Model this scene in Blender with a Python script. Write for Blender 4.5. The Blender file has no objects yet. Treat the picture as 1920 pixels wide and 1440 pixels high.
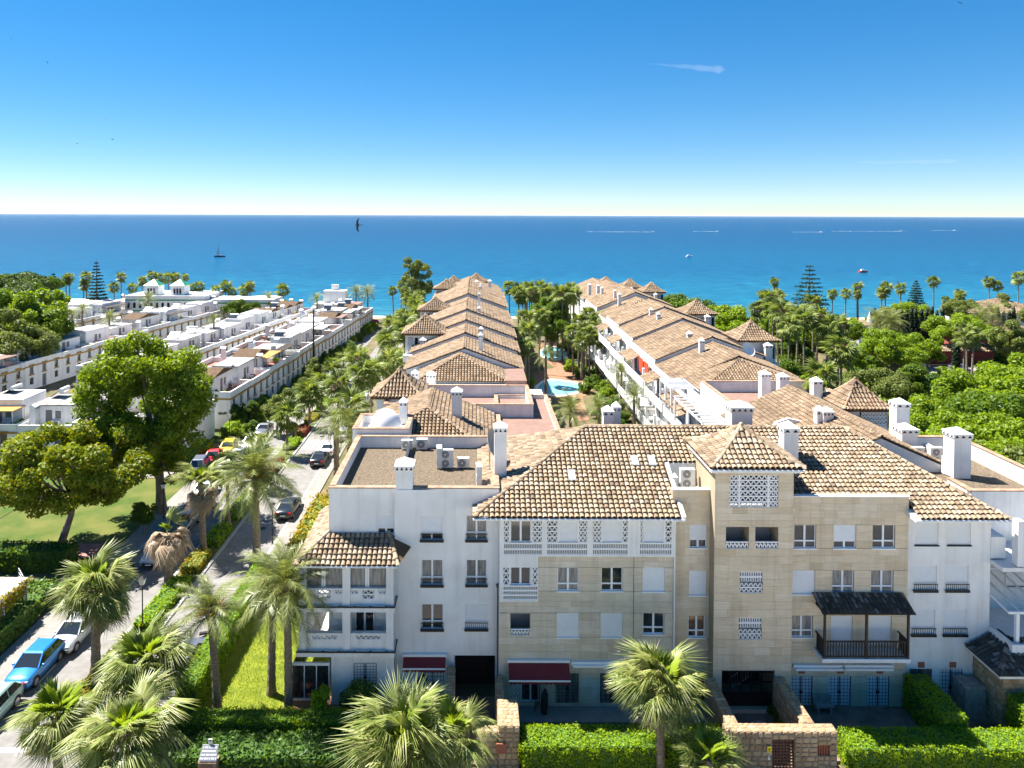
import bpy, math, random
import numpy as np
from mathutils import Matrix, Vector
random.seed(7); NR = np.random.RandomState(11)
RAD = math.radians
scene = bpy.context.scene
COL = scene.collection
# ------------------------------------------------------------------ camera
F, CX, PITCH, ROLL, H = 1333.0, 893.0, RAD(1.2), RAD(0.2), 31.0
CY = 403 + F * math.tan(PITCH)
_c, _s = math.cos(PITCH), math.sin(PITCH)
_fw = Vector((0, _c, -_s)); _up = Vector((0, _s, _c)); _rt = Vector((1, 0, 0))
_cr, _sr = math.cos(ROLL), math.sin(ROLL)
RT = _rt * _cr + _up * _sr; UP = _up * _cr - _rt * _sr; FW = _fw
cam_data = bpy.data.cameras.new("camera"); cam = bpy.data.objects.new("camera", cam_data); COL.objects.link(cam)
cam.matrix_world = Matrix((( RT.x, UP.x, -FW.x, 0), (RT.y, UP.y, -FW.y, 0), (RT.z, UP.z, -FW.z, H), (0, 0, 0, 1)))
cam_data.sensor_width = 36; cam_data.lens = 36 * F / 1920
cam_data.shift_x = (960 - CX) / 1920; cam_data.shift_y = (CY - 720) / 1920
cam_data.clip_start = 0.5; cam_data.clip_end = 200000
scene.camera = cam
# ------------------------------------------------------------------ sky, sun, exposure
SUNV = Vector((-0.58, 0.31, 1.0)).normalized()
world = bpy.data.worlds.new("World"); scene.world = world; world.use_nodes = True
wn = world.node_tree.nodes; wl = world.node_tree.links
bgn = wn["Background"]; sky = wn.new("ShaderNodeTexSky"); sky.sky_type = 'NISHITA'; sky.sun_disc = False
sky.sun_elevation = math.asin(SUNV.z); sky.sun_rotation = math.atan2(SUNV.x, SUNV.y)
sky.altitude = 6500; sky.air_density = 1.8; sky.dust_density = 0.0; sky.ozone_density = 5.0
hsv = wn.new('ShaderNodeHueSaturation'); hsv.inputs['Saturation'].default_value = 1.5
gam = wn.new('ShaderNodeGamma'); gam.inputs[1].default_value = .75
wl.new(sky.outputs[0], gam.inputs[0]); wl.new(gam.outputs[0], hsv.inputs['Color']); wl.new(hsv.outputs[0], bgn.inputs[0]); bgn.inputs[1].default_value = 0.074
sun_d = bpy.data.lights.new("sun", 'SUN'); sun_d.energy = 5.0; sun_d.angle = RAD(0.5); sun_d.color = (1.0, 0.95, 0.87)
sun_o = bpy.data.objects.new("sun", sun_d); COL.objects.link(sun_o)
sun_o.rotation_euler = (-SUNV).to_track_quat('-Z', 'Y').to_euler(); sun_o.location = (0, 0, 80)
scene.view_settings.view_transform = 'Standard'; scene.view_settings.look = 'None'
scene.view_settings.exposure = 1.68; scene.view_settings.gamma = 1.0
scene.render.engine = 'CYCLES'
try:
    scene.cycles.max_bounces = 6; scene.cycles.diffuse_bounces = 3; scene.cycles.glossy_bounces = 2
    scene.cycles.transmission_bounces = 2; scene.cycles.transparent_max_bounces = 6
    scene.cycles.sample_clamp_indirect = 4.0; scene.cycles.use_adaptive_sampling = True
    scene.cycles.use_denoising = True; scene.cycles.denoiser = 'OPENIMAGEDENOISE'
    scene.cycles.caustics_reflective = False; scene.cycles.caustics_refractive = False
except Exception as e:
    print(e)
# ------------------------------------------------------------------ helpers
def ray(x, y): return RT * ((x - CX) / F) - UP * ((y - CY) / F) + FW
def at(x, y, Y):
    d = ray(x, y); t = Y / d.y; return Vector((d.x * t, Y, H + d.z * t))
def gnd(x, y, z=0.0):
    d = ray(x, y); t = (z - H) / d.z; return Vector((d.x * t, d.y * t, z))
def rect(x0, y0, x1, y1, Y):
    a = at(x0, y0, Y); b = at(x1, y1, Y); c = at(x0, y1, Y); d = at(x1, y0, Y)
    return ((a.x + c.x) / 2, (b.x + d.x) / 2, (b.z + c.z) / 2, (a.z + d.z) / 2)
class MB:
    def __init__(s): s.v = []; s.f = []; s.mi = []; s.cur = 0
    def add(s, vs, fs):
        o = len(s.v); s.v += [tuple(p) for p in vs]
        for f in fs: s.f.append(tuple(i + o for i in f)); s.mi.append(s.cur)
    def poly(s, *p): s.add(p, [tuple(range(len(p)))])
    def hexa(s, p): s.add(p, [(0, 3, 2, 1), (4, 5, 6, 7), (0, 1, 5, 4), (1, 2, 6, 5), (2, 3, 7, 6), (3, 0, 4, 7)])
    def box(s, x0, x1, y0, y1, z0, z1):
        s.hexa([(x0, y0, z0), (x1, y0, z0), (x1, y1, z0), (x0, y1, z0), (x0, y0, z1), (x1, y0, z1), (x1, y1, z1), (x0, y1, z1)])
    def mbox(s, m, u0, u1, w0, w1, d0, d1):
        s.hexa([m(u0, w0, d0), m(u1, w0, d0), m(u1, w0, d1), m(u0, w0, d1), m(u0, w1, d0), m(u1, w1, d0), m(u1, w1, d1), m(u0, w1, d1)])
    def frus(s, cx, cy, z0, z1, a0, b0, a1, b1):
        s.hexa([(cx - a0, cy - b0, z0), (cx + a0, cy - b0, z0), (cx + a0, cy + b0, z0), (cx - a0, cy + b0, z0),
                (cx - a1, cy - b1, z1), (cx + a1, cy - b1, z1), (cx + a1, cy + b1, z1), (cx - a1, cy + b1, z1)])
    def bar(s, p, q, w, h, ref=(0, 0, 1)):
        p = Vector(p); q = Vector(q); d = (q - p).normalized(); r = Vector(ref)
        if abs(d.dot(r)) > .98: r = Vector((0, 1, 0))
        a = d.cross(r).normalized() * (w / 2); b = a.cross(d).normalized() * (h / 2)
        s.hexa([p - a - b, p + a - b, p + a + b, p - a + b, q - a - b, q + a - b, q + a + b, q - a + b])
    def cyl(s, p, q, r0, r1=None, n=8, cap=True):
        r1 = r0 if r1 is None else r1
        p = Vector(p); q = Vector(q); d = (q - p).normalized()
        r = Vector((0, 0, 1)) if abs(d.z) < .9 else Vector((1, 0, 0))
        a = d.cross(r).normalized(); b = a.cross(d)
        vs = []
        for c, rr in ((p, r0), (q, r1)):
            for k in range(n):
                t = 2 * math.pi * k / n; vs.append(c + a * (math.cos(t) * rr) + b * (math.sin(t) * rr))
        fs = [(k, (k + 1) % n, n + (k + 1) % n, n + k) for k in range(n)]
        if cap: fs += [tuple(range(n))[::-1], tuple(range(n, 2 * n))]
        s.add(vs, fs)
    def tube(s, pts, rs, n=8, cap=True):
        vs = []; fs = []
        for i, p in enumerate(pts):
            p = Vector(p); d = (Vector(pts[min(i + 1, len(pts) - 1)]) - Vector(pts[max(i - 1, 0)])).normalized()
            r = Vector((1, 0, 0)) if abs(d.x) < .9 else Vector((0, 1, 0))
            a = d.cross(r).normalized(); b = a.cross(d)
            for k in range(n):
                t = 2 * math.pi * k / n; vs.append(p + (a * math.cos(t) + b * math.sin(t)) * rs[i])
        for i in range(len(pts) - 1):
            fs += [(i * n + k, i * n + (k + 1) % n, (i + 1) * n + (k + 1) % n, (i + 1) * n + k) for k in range(n)]
        if cap: fs += [tuple(range(n)), tuple(range((len(pts) - 1) * n, len(pts) * n))]
        s.add(vs, fs)
    def ball(s, c, r, nu=10, nv=6, v0=-90, v1=90, jit=0):
        vs = []; fs = []
        rx, ry, rz = r if isinstance(r, (tuple, list)) else (r, r, r)
        for j in range(nv + 1):
            la = RAD(v0 + (v1 - v0) * j / nv)
            for i in range(nu):
                lo = 2 * math.pi * i / nu; k = 1 + random.uniform(-jit, jit)
                vs.append((c[0] + rx * k * math.cos(la) * math.cos(lo), c[1] + ry * k * math.cos(la) * math.sin(lo), c[2] + rz * k * math.sin(la)))
        for j in range(nv):
            fs += [(j * nu + i, j * nu + (i + 1) % nu, (j + 1) * nu + (i + 1) % nu, (j + 1) * nu + i) for i in range(nu)]
        s.add(vs, fs)
    def build(s, name, mat, parent=None, smooth=False):
        me = bpy.data.meshes.new(name); me.from_pydata(s.v, [], s.f)
        for m in (mat if isinstance(mat, (list, tuple)) else [mat]): me.materials.append(m)
        if any(s.mi): me.polygons.foreach_set('material_index', s.mi)
        if smooth: me.polygons.foreach_set('use_smooth', [True] * len(me.polygons))
        me.update()
        return link(name, me, parent)
ROOTLOC = {}
def link(name, me, parent=None):
    o = bpy.data.objects.new(name, me); COL.objects.link(o)
    if parent is not None:
        o.parent = parent
        if parent.name in ROOTLOC: o.matrix_parent_inverse = Matrix.Translation(-ROOTLOC[parent.name])
    return o
def npmesh(name, V, Fq, mat, smooth=False):
    me = bpy.data.meshes.new(name); V = np.asarray(V, dtype=np.float32); Fq = np.asarray(Fq, dtype=np.int32)
    n, k = Fq.shape
    me.vertices.add(len(V)); me.vertices.foreach_set('co', V.ravel())
    me.loops.add(n * k); me.loops.foreach_set('vertex_index', Fq.ravel())
    me.polygons.add(n); me.polygons.foreach_set('loop_start', np.arange(0, n * k, k, dtype=np.int32)); me.polygons.foreach_set('loop_total', np.full(n, k, dtype=np.int32))
    for m in (mat if isinstance(mat, (list, tuple)) else [mat]): me.materials.append(m)
    if smooth: me.polygons.foreach_set('use_smooth', np.ones(n, dtype=bool))
    me.update(calc_edges=True); return me
def tag(o, label, cat, group=None):
    o['label'] = label; o['category'] = cat
    if group: o['group'] = group
    return o
def thing(name, label, cat, loc=(0, 0, 0), group=None):
    o = bpy.data.objects.new(name, None); COL.objects.link(o); o.location = loc; o.empty_display_size = .3
    ROOTLOC[o.name] = Vector(loc); tag(o, label, cat, group); return o
def struct(o): o['kind'] = 'structure'; return o
def stuff(o): o['kind'] = 'stuff'; return o
def dup(root, mw, label=None, group=None, cat=None):
    r = root.copy(); COL.objects.link(r); r.matrix_basis = mw
    for ch in root.children:
        c = ch.copy(); COL.objects.link(c); c.parent = r; c.matrix_parent_inverse = ch.matrix_parent_inverse
        for g in ch.children:
            d = g.copy(); COL.objects.link(d); d.parent = c; d.matrix_parent_inverse = g.matrix_parent_inverse
    if label: r['label'] = label
    if group: r['group'] = group
    if cat: r['category'] = cat
    return r
def kill(root):
    for ch in list(root.children):
        for g in list(ch.children): bpy.data.objects.remove(g)
        bpy.data.objects.remove(ch)
    bpy.data.objects.remove(root)
def place(loc, rz=0, s=1.0, tilt=(0, 0)):
    return Matrix.Translation(loc) @ Matrix.Rotation(rz, 4, 'Z') @ Matrix.Rotation(tilt[0], 4, 'X') @ Matrix.Rotation(tilt[1], 4, 'Y') @ Matrix.Scale(s, 4)
# ------------------------------------------------------------------ materials
def newmat(name):
    m = bpy.data.materials.new(name); m.use_nodes = True; nt = m.node_tree
    return m, nt, nt.nodes, nt.links, nt.nodes['Principled BSDF']
def ramp(n, stops, interp='LINEAR'):
    r = n.new('ShaderNodeValToRGB'); r.color_ramp.interpolation = interp; e = r.color_ramp.elements
    while len(e) < len(stops): e.new(.5)
    for k, (p, c) in enumerate(stops): e[k].position = p; e[k].color = (*c, 1)
    return r
def pm(name, c1, c2=None, scale=2.0, rough=.8, bump=0.0, bscale=None, spec=.3, metal=0.0, detail=6, stretch=(1, 1, 1), lo=.35, hi=.65):
    m, nt, n, l, b = newmat(name)
    b.inputs['Roughness'].default_value = rough; b.inputs['Metallic'].default_value = metal
    b.inputs['Specular IOR Level'].default_value = spec
    tc = n.new('ShaderNodeTexCoord'); mp = n.new('ShaderNodeMapping'); mp.inputs['Scale'].default_value = stretch
    l.new(tc.outputs['Object'], mp.inputs[0])
    if c2 is None: b.inputs['Base Color'].default_value = (*c1, 1)
    else:
        nz = n.new('ShaderNodeTexNoise'); nz.inputs['Scale'].default_value = scale; nz.inputs['Detail'].default_value = detail
        l.new(mp.outputs[0], nz.inputs['Vector']); r = ramp(n, [(lo, c1), (hi, c2)]); l.new(nz.outputs[0], r.inputs[0]); l.new(r.outputs[0], b.inputs['Base Color'])
    if bump:
        n2 = n.new('ShaderNodeTexNoise'); n2.inputs['Scale'].default_value = bscale or scale * 6; n2.inputs['Detail'].default_value = 5
        l.new(mp.outputs[0], n2.inputs['Vector']); bp = n.new('ShaderNodeBump'); bp.inputs['Strength'].default_value = bump; bp.inputs['Distance'].default_value = .05
        l.new(n2.outputs[0], bp.inputs['Height']); l.new(bp.outputs[0], b.inputs['Normal'])
    return m
def leafmat(name, cols, trans=.35, rough=.5, spec=.25):
    """cols: list of colours picked per leaf (island) and per object"""
    m, nt, n, l, b = newmat(name)
    g = n.new('ShaderNodeNewGeometry'); oi = n.new('ShaderNodeObjectInfo'); ad = n.new('ShaderNodeMath'); ad.operation = 'ADD'
    ml = n.new('ShaderNodeMath'); ml.operation = 'MULTIPLY'; ml.inputs[1].default_value = .35
    l.new(oi.outputs['Random'], ml.inputs[0]); l.new(g.outputs['Random Per Island'], ad.inputs[0]); l.new(ml.outputs[0], ad.inputs[1])
    md = n.new('ShaderNodeMath'); md.operation = 'DIVIDE'; md.inputs[1].default_value = 1.35; l.new(ad.outputs[0], md.inputs[0])
    r = ramp(n, [(i / max(1, len(cols) - 1), c) for i, c in enumerate(cols)]); l.new(md.outputs[0], r.inputs[0])
    l.new(r.outputs[0], b.inputs['Base Color']); b.inputs['Roughness'].default_value = rough; b.inputs['Specular IOR Level'].default_value = spec
    tr = n.new('ShaderNodeBsdfTranslucent'); hs = n.new('ShaderNodeHueSaturation'); hs.inputs['Hue'].default_value = .485; hs.inputs['Saturation'].default_value = 1.15; hs.inputs['Value'].default_value = 1.5
    l.new(r.outputs[0], hs.inputs['Color']); l.new(hs.outputs[0], tr.inputs[0])
    mx = n.new('ShaderNodeMixShader'); mx.inputs[0].default_value = trans
    l.new(b.outputs[0], mx.inputs[1]); l.new(tr.outputs[0], mx.inputs[2]); l.new(mx.outputs[0], n['Material Output'].inputs[0])
    return m
def islandmat(name, stops, rough=.85, nscale=1.2, namt=.25, bump=.3, dark=(.06, .05, .04), darkamt=.5, pat=.35):
    """per-piece colours (roof tiles, slabs) with grime patches"""
    m, nt, n, l, b = newmat(name)
    g = n.new('ShaderNodeNewGeometry'); oi = n.new('ShaderNodeObjectInfo'); ad = n.new('ShaderNodeMath'); ad.operation = 'ADD'
    fr = n.new('ShaderNodeMath'); fr.operation = 'FRACT'
    l.new(g.outputs['Random Per Island'], ad.inputs[0]); l.new(oi.outputs['Random'], ad.inputs[1]); l.new(ad.outputs[0], fr.inputs[0])
    r = ramp(n, stops); l.new(fr.outputs[0], r.inputs[0])
    gp = n.new('ShaderNodeNewGeometry')
    nz = n.new('ShaderNodeTexNoise'); nz.inputs['Scale'].default_value = nscale; nz.inputs['Detail'].default_value = 8; nz.inputs['Roughness'].default_value = .7
    l.new(gp.outputs['Position'], nz.inputs['Vector'])
    rr = ramp(n, [(.45, (0, 0, 0)), (.7, (1, 1, 1))]); l.new(nz.outputs[0], rr.inputs[0])
    mm = n.new('ShaderNodeMath'); mm.operation = 'MULTIPLY'; mm.inputs[1].default_value = darkamt; l.new(rr.outputs[0], mm.inputs[0])
    mx = n.new('ShaderNodeMix'); mx.data_type = 'RGBA'; l.new(mm.outputs[0], mx.inputs[0]); l.new(r.outputs[0], mx.inputs[6]); mx.inputs[7].default_value = (*dark, 1)
    l.new(mx.outputs[2], b.inputs['Base Color']); b.inputs['Roughness'].default_value = rough; b.inputs['Specular IOR Level'].default_value = .2
    if bump:
        n2 = n.new('ShaderNodeTexNoise'); n2.inputs['Scale'].default_value = 25; l.new(gp.outputs['Position'], n2.inputs['Vector'])
        bp = n.new('ShaderNodeBump'); bp.inputs['Strength'].default_value = bump; bp.inputs['Distance'].default_value = .03
        l.new(n2.outputs[0], bp.inputs['Height']); l.new(bp.outputs[0], b.inputs['Normal'])
    return m
M = {}
M['white'] = pm('white_stucco', (0.718, 0.713, 0.703), (0.776, 0.771, 0.761), .8, .9, .12, 30)
M['white2'] = pm('weathered_white_stucco', (0.553, 0.545, 0.526), (0.705, 0.7, 0.692), .35, .9, .12, 30, detail=9)
M['white_paint'] = pm('white_paint', (0.776, 0.776, 0.776), None, rough=.5)
M['frame'] = pm('window_frame_white', (0.776, 0.776, 0.786), None, rough=.4)
M['shutter'] = pm('roller_shutter', (0.728, 0.737, 0.747), (0.766, 0.776, 0.786), 3, .6)
M['roofwhite'] = pm('roof_coat_white', (.42, .41, .40), (.62, .61, .60), .7, .9, detail=9)
M['dome'] = pm('dome_white', (0.64, 0.64, 0.64), (0.795, 0.795, 0.795), .8, .8)
M['glass'] = pm('window_glass', (.02, .025, .03), None, rough=.05, spec=.9)
M['glass2'] = pm('curtain_glass', (.25, .25, .24), (.10, .10, .10), 2.5, .12, spec=.8, stretch=(3, 3, .4))
M['dark'] = pm('dark_interior', (.012, .012, .014), None, rough=.7)
M['grey_in'] = pm('recess_shade_grey', (.25, .25, .27), None, rough=.9)  # grey puts the shade of loggias and lattice recesses into the wall colour
M['iron'] = pm('black_iron', (.012, .012, .014), None, rough=.5)
M['coping'] = pm('coping_tile', (0.293, 0.174, 0.112), (0.384, 0.265, 0.189), 2, .85)
M['coping_w'] = pm('coping_white', (.72, .70, .67), (.8, .79, .77), 2, .85)
M['terracotta'] = pm('terracotta_paving', (0.235, 0.111, 0.0669), (0.29, 0.162, 0.1), 1.5, .85, .2, 8)
M['pinkpave'] = pm('pink_paving', (0.197, 0.118, 0.0942), (0.228, 0.149, 0.118), 1.2, .9, .2, 10)
M['redpaint'] = pm('red_roof_paint', (0.308, 0.112, 0.0672), (0.347, 0.157, 0.101), 1.2, .85)
M['ochre'] = pm('ochre_band', (0.361, 0.197, 0.0459), (0.407, 0.249, 0.0787), 1.5, .85)
M['tilebase'] = pm('tile_channel', (0.084, 0.0525, 0.0294), (0.126, 0.0798, 0.0462), 2.2, .95)  # channel brown darkened to stand in for shadow between the tiles
TS = [(0, (.20, .14, .09)), (.15, (.30, .22, .145)), (.35, (.37, .285, .195)), (.55, (.43, .345, .25)), (.68, (.26, .19, .125)), (.8, (.35, .25, .16)), (.9, (.155, .115, .08)), (1, (.40, .30, .22))]
M['tile'] = islandmat('roof_tile', TS, darkamt=.5, dark=(.12, .095, .07), nscale=1.4)
M['tile_far'] = islandmat('roof_tile_far', [(0, (.15, .10, .065)), (.15, (.24, .17, .11)), (.4, (.30, .215, .14)), (.6, (.345, .26, .18)), (.8, (.22, .155, .10)), (.92, (.30, .20, .12)), (1, (.18, .125, .085))], darkamt=.7, dark=(.11, .08, .055), nscale=.5)
M['tile_dark'] = islandmat('dark_highlight_tile', [(0, (.05, .045, .04)), (.4, (.11, .10, .09)), (.65, (.07, .06, .05)), (.85, (.26, .235, .21)), (1, (.10, .09, .07))], darkamt=.3)  # dark tiles, paler grey tones painted in as highlights
M['slab'] = islandmat('stone_cladding', [(0, (.60, .52, .40)), (.2, (.64, .56, .44)), (.4, (.66, .585, .475)), (.6, (.62, .535, .415)), (.8, (.69, .625, .525)), (.93, (.65, .555, .42)), (1, (.54, .455, .34))], darkamt=.25, dark=(.47, .42, .34), nscale=.55, bump=.35)
M['slab2'] = islandmat('tan_stone_cladding', [(0, (0.618, 0.509, 0.358)), (.2, (0.659, 0.549, 0.394)), (.4, (0.68, 0.573, 0.426)), (.6, (0.639, 0.524, 0.372)), (.8, (0.711, 0.612, 0.47)), (.93, (0.67, 0.544, 0.376)), (1, (0.556, 0.446, 0.305))], darkamt=.25, dark=(0.484, 0.411, 0.305), nscale=.55, bump=.35)
M['grout'] = pm('cladding_joint', (.36, .29, .20), None, rough=.95)
M['gravel'] = pm('roof_gravel', (0.0629, 0.0485, 0.0324), (0.193, 0.148, 0.101), 7, .95, .9, 14, detail=10, lo=.3, hi=.7)
M['rubble'] = islandmat('rubble_stone', [(0, (.30, .20, .11)), (.3, (.40, .28, .16)), (.6, (.48, .34, .20)), (.85, (.34, .24, .15)), (1, (.52, .40, .26))], darkamt=.45, nscale=2.5, bump=.6)
M['mortar'] = pm('rubble_mortar', (.34, .25, .16), (.20, .14, .09), 4, .95, .4, 20)
M['awning'] = pm('maroon_awning', (0.128, 0.0165, 0.0225), (0.158, 0.0225, 0.03), 1, .9)
M['brickred'] = pm('vent_brick', (.33, .12, .07), None, rough=.9)
M['wood'] = pm('dark_wood', (.028, .02, .015), (.05, .035, .025), 4, .7, stretch=(1, 1, .2))
M['asphalt'] = pm('worn_asphalt', (0.176, 0.167, 0.158), (0.223, 0.214, 0.206), .9, .93, .2, 40, detail=10)
M['pavement'] = pm('pale_pavement', (0.211, 0.194, 0.175), (0.254, 0.235, 0.217), 1.5, .92, .15, 20)
M['kerb'] = pm('kerb_stone', (0.295, 0.289, 0.277), (0.343, 0.336, 0.325), 3, .9)
M['roadpaint'] = pm('road_paint', (.72, .72, .70), (.55, .54, .52), 4, .8)
M['redpath'] = pm('red_path', (0.283, 0.123, 0.0984), (0.332, 0.166, 0.135), 1.4, .9, .1, 10)
M['soil'] = pm('ground_soil', (0.07, 0.0805, 0.0245), (0.161, 0.119, 0.07), .35, .97, .4, 6, detail=9)
M['lawn'] = pm('lawn', (0.108, 0.15, 0.0103), (0.196, 0.225, 0.0191), 1.2, .95, .7, 60, detail=9)
M['lawn2'] = pm('shaded_lawn', (0.0477, 0.0881, 0.00714), (0.12, 0.125, 0.0257), .35, .95, .6, 40, detail=9)  # park green darkened so the colour carries tree shade
M['turf'] = pm('artificial_turf', (.01, .07, .035), (.015, .09, .045), 2, .9)
M['sand'] = pm('beach_sand', (0.432, 0.348, 0.251), (0.488, 0.404, 0.307), .2, .95)
M['patio'] = pm('patio_tiles', (0.153, 0.104, 0.081), (0.27, 0.18, 0.135), 1.3, .9, .2, 6)
M['trunk'] = pm('palm_trunk', (.16, .12, .085), (.30, .235, .17), 5, .95, 1.0, 14, stretch=(1, 1, 2.2))
M['bark'] = pm('tree_bark', (.13, .105, .08), (.24, .20, .16), 3, .95, .8, 12, stretch=(2, 2, .5))
M['greystone'] = pm('grey_stone', (.20, .19, .175), (.30, .285, .26), 3, .92, .2, 20)
M['bouncepave'] = pm('bounce_paving', (0.529, 0.483, 0.426), (0.632, 0.586, 0.526), 1.5, .92)  # unseen ground in front, paled to bounce sunlight onto the facade
M['roofgrey'] = pm('weathered_roof_coat', (0.186, 0.177, 0.167), (0.36, 0.347, 0.329), .9, .9, detail=9)
M['steel'] = pm('galvanised_steel', (.45, .46, .47), None, rough=.45, metal=.6)
M['lamp'] = pm('lamp_glass', (.8, .8, .78), None, rough=.3)
M['grille'] = pm('fan_grille', (.10, .10, .105), (.16, .16, .165), 6, .5)
M['acwhite'] = pm('ac_casing', (.64, .63, .60), (.72, .71, .68), 2, .5)
M['pool'] = pm('pool_water', (.16, .50, .62), (.28, .62, .72), .9, .08, .25, 2.5, spec=.6)
M['rubber'] = pm('tyre_rubber', (.02, .02, .02), None, rough=.85)
M['alloy'] = pm('alloy_rim', (.55, .55, .57), None, rough=.3, metal=.8)
M['chrome'] = pm('headlamp', (.75, .77, .8), None, rough=.1, spec=.8)
M['redlight'] = pm('tail_lamp', (.5, .01, .01), None, rough=.2)
M['plate'] = pm('number_plate', (.8, .8, .78), None, rough=.5)
M['hedge'] = leafmat('hedge_leaf', [(.14, .23, .008), (.20, .31, .009), (.26, .38, .010), (.17, .28, .008)], 0.45)
M['hedge2'] = leafmat('cypress_hedge_leaf', [(.11, .19, .008), (.17, .28, .010), (.23, .35, .012)], 0.42)
M['ivy'] = leafmat('ivy_leaf', [(.03, .075, .018), (.06, .13, .02), (.11, .19, .03), (.18, .24, .05)], 0.4)
M['hedgecore'] = pm('hedge_inside', (0.0312, 0.0728, 0.0156), (0.078, 0.156, 0.026), 5, .95)
M['fan'] = leafmat('fan_palm_leaf', [(.07, .11, .022), (.16, .21, .045), (.29, .32, .10), (.48, .46, .22)], 0.32, .4, .35)
M['fan_new'] = leafmat('young_fan_leaf', [(.17, .25, .02), (.26, .34, .035)], .35, .4, .35)
M['fan_dead'] = leafmat('dead_fan_leaf', [(.26, .18, .10), (.36, .28, .19), (.44, .36, .27)], .2, .8)
M['fan_far'] = leafmat('distant_fan_palm_leaf', [(.06, .09, .016), (.12, .165, .03), (.20, .25, .055), (.30, .33, .11)], 0.38, .45, .3)
M['date'] = leafmat('date_palm_leaf', [(.06, .085, .022), (.13, .16, .04), (.21, .24, .07), (.33, .34, .12)], 0.3, .4, .35)
M['dates'] = pm('date_stalks', (.62, .34, .02), (.70, .46, .05), 4, .7)
M['plane'] = leafmat('plane_tree_leaf', [(0.0468, 0.0858, 0.0078), (0.101, 0.164, 0.00936), (0.172, 0.25, 0.0125), (0.25, 0.328, 0.0203)], 0.45)
M['autumn'] = leafmat('yellowing_leaf', [(0.0504, 0.0936, 0.0075), (0.101, 0.156, 0.009), (0.158, 0.218, 0.0105), (0.209, 0.242, 0.012), (0.259, 0.211, 0.015)], 0.45)
M['tree_a'] = leafmat('broadleaf_a', [(.04, .08, .010), (.085, .15, .014), (.15, .23, .02)], 0.42)
M['tree_b'] = leafmat('broadleaf_b', [(.09, .15, .012), (.17, .26, .016), (.26, .36, .024)], 0.45)
M['tree_c'] = leafmat('olive_leaf', [(.08, .11, .025), (.14, .18, .04), (.21, .25, .06)], 0.4)
M['pine'] = leafmat('pine_needle', [(.03, .06, .010), (.06, .105, .014), (.10, .16, .018)], 0.3)
M['norfolk'] = leafmat('norfolk_needle', [(0.0096, 0.0256, 0.008), (0.0224, 0.044, 0.0112), (0.036, 0.064, 0.0144)], .15)
M['cypress'] = leafmat('cypress_needle', [(0.0064, 0.0176, 0.0064), (0.0128, 0.0304, 0.008), (0.0224, 0.044, 0.0096)], .12)
M['bougain'] = leafmat('bougainvillea', [(.30, .02, .16), (.42, .03, .22), (.24, .02, .20)], .3)
M['redshrub'] = leafmat('red_shrub_leaf', [(.20, .03, .03), (.28, .06, .04), (.14, .05, .03)], .3)
M['goldshrub'] = leafmat('golden_shrub_leaf', [(.26, .22, .015), (.36, .28, .02), (.17, .20, .015)], .3)
# ------------------------------------------------------------------ roof tiles
def arr(p): return np.array(p, dtype=float)
def tile_arrays(S, U, inside, u0, u1, v0, v1, cw, rl):
    us = np.arange(u0 + cw / 2, u1, cw); vs = np.arange(v0, v1, rl)
    uu, vv = np.meshgrid(us, vs); uu = uu.ravel(); vv = vv.ravel()
    k = inside(uu, vv + rl * .4); uu = uu[k]; vv = vv[k]
    n = len(uu)
    if n == 0: return None
    ju = NR.uniform(-.012, .012, n); jv = NR.uniform(-.02, .02, n)
    A = S(uu + ju, vv - rl * .06 + jv); B = S(uu, vv + rl * 1.02 + jv)
    U = np.broadcast_to(arr(U), A.shape)
    D = B - A; D /= np.linalg.norm(D, axis=1)[:, None]
    N = np.cross(U, D); N[N[:, 2] < 0] *= -1; N /= np.linalg.norm(N, axis=1)[:, None]
    return [A, B, U, N, cw]
def tile_geo(lst, nseg=4, lift=.085, fat=.45):
    Vs = []; Fs = []; o = 0
    th = np.linspace(0, math.pi, nseg + 1); ct, st = np.cos(th), np.sin(th)
    for A, B, U, N, cw in lst:
        n = len(A); jr = NR.uniform(.94, 1.06, n)
        r0 = (fat * cw * jr)[:, None, None]; r1 = (fat * .82 * cw * jr)[:, None, None]
        ra = A[:, None] + U[:, None] * r0 * ct[None, :, None] + N[:, None] * (r0 * .85 * st[None, :, None] + lift)
        rb = B[:, None] + U[:, None] * r1 * ct[None, :, None] + N[:, None] * (r1 * .8 * st[None, :, None] + lift * .15)
        V = np.concatenate([ra, rb], 1).reshape(-1, 3); m = nseg + 1
        b = (np.arange(n) * 2 * m)[:, None] + o
        f = np.stack([np.stack([b[:, 0] + k, b[:, 0] + k + 1, b[:, 0] + m + k + 1, b[:, 0] + m + k], 1) for k in range(nseg)], 1).reshape(-1, 4)
        Vs.append(V); Fs.append(f); o += len(V)
    return np.concatenate(Vs), np.concatenate(Fs)
def plane_S(O, U, V):
    O, U, V = arr(O), arr(U), arr(V); return lambda u, v: O + np.asarray(u)[..., None] * U + np.asarray(v)[..., None] * V
def base_grid(mb, S, inside, u0, u1, v0, v1, d, drop=.03):
    us = np.arange(u0, u1, d); vs = np.arange(v0, v1, d)
    uu, vv = np.meshgrid(us, vs); uu = uu.ravel(); vv = vv.ravel()
    k = inside(uu + d / 2, vv + d / 2); uu = uu[k]; vv = vv[k]
    c = [S(uu, vv), S(uu + d, vv), S(uu + d, vv + d), S(uu, vv + d)]
    for i in range(len(uu)): mb.poly(*[tuple(q[i] - np.array([0, 0, drop])) for q in c])
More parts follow.
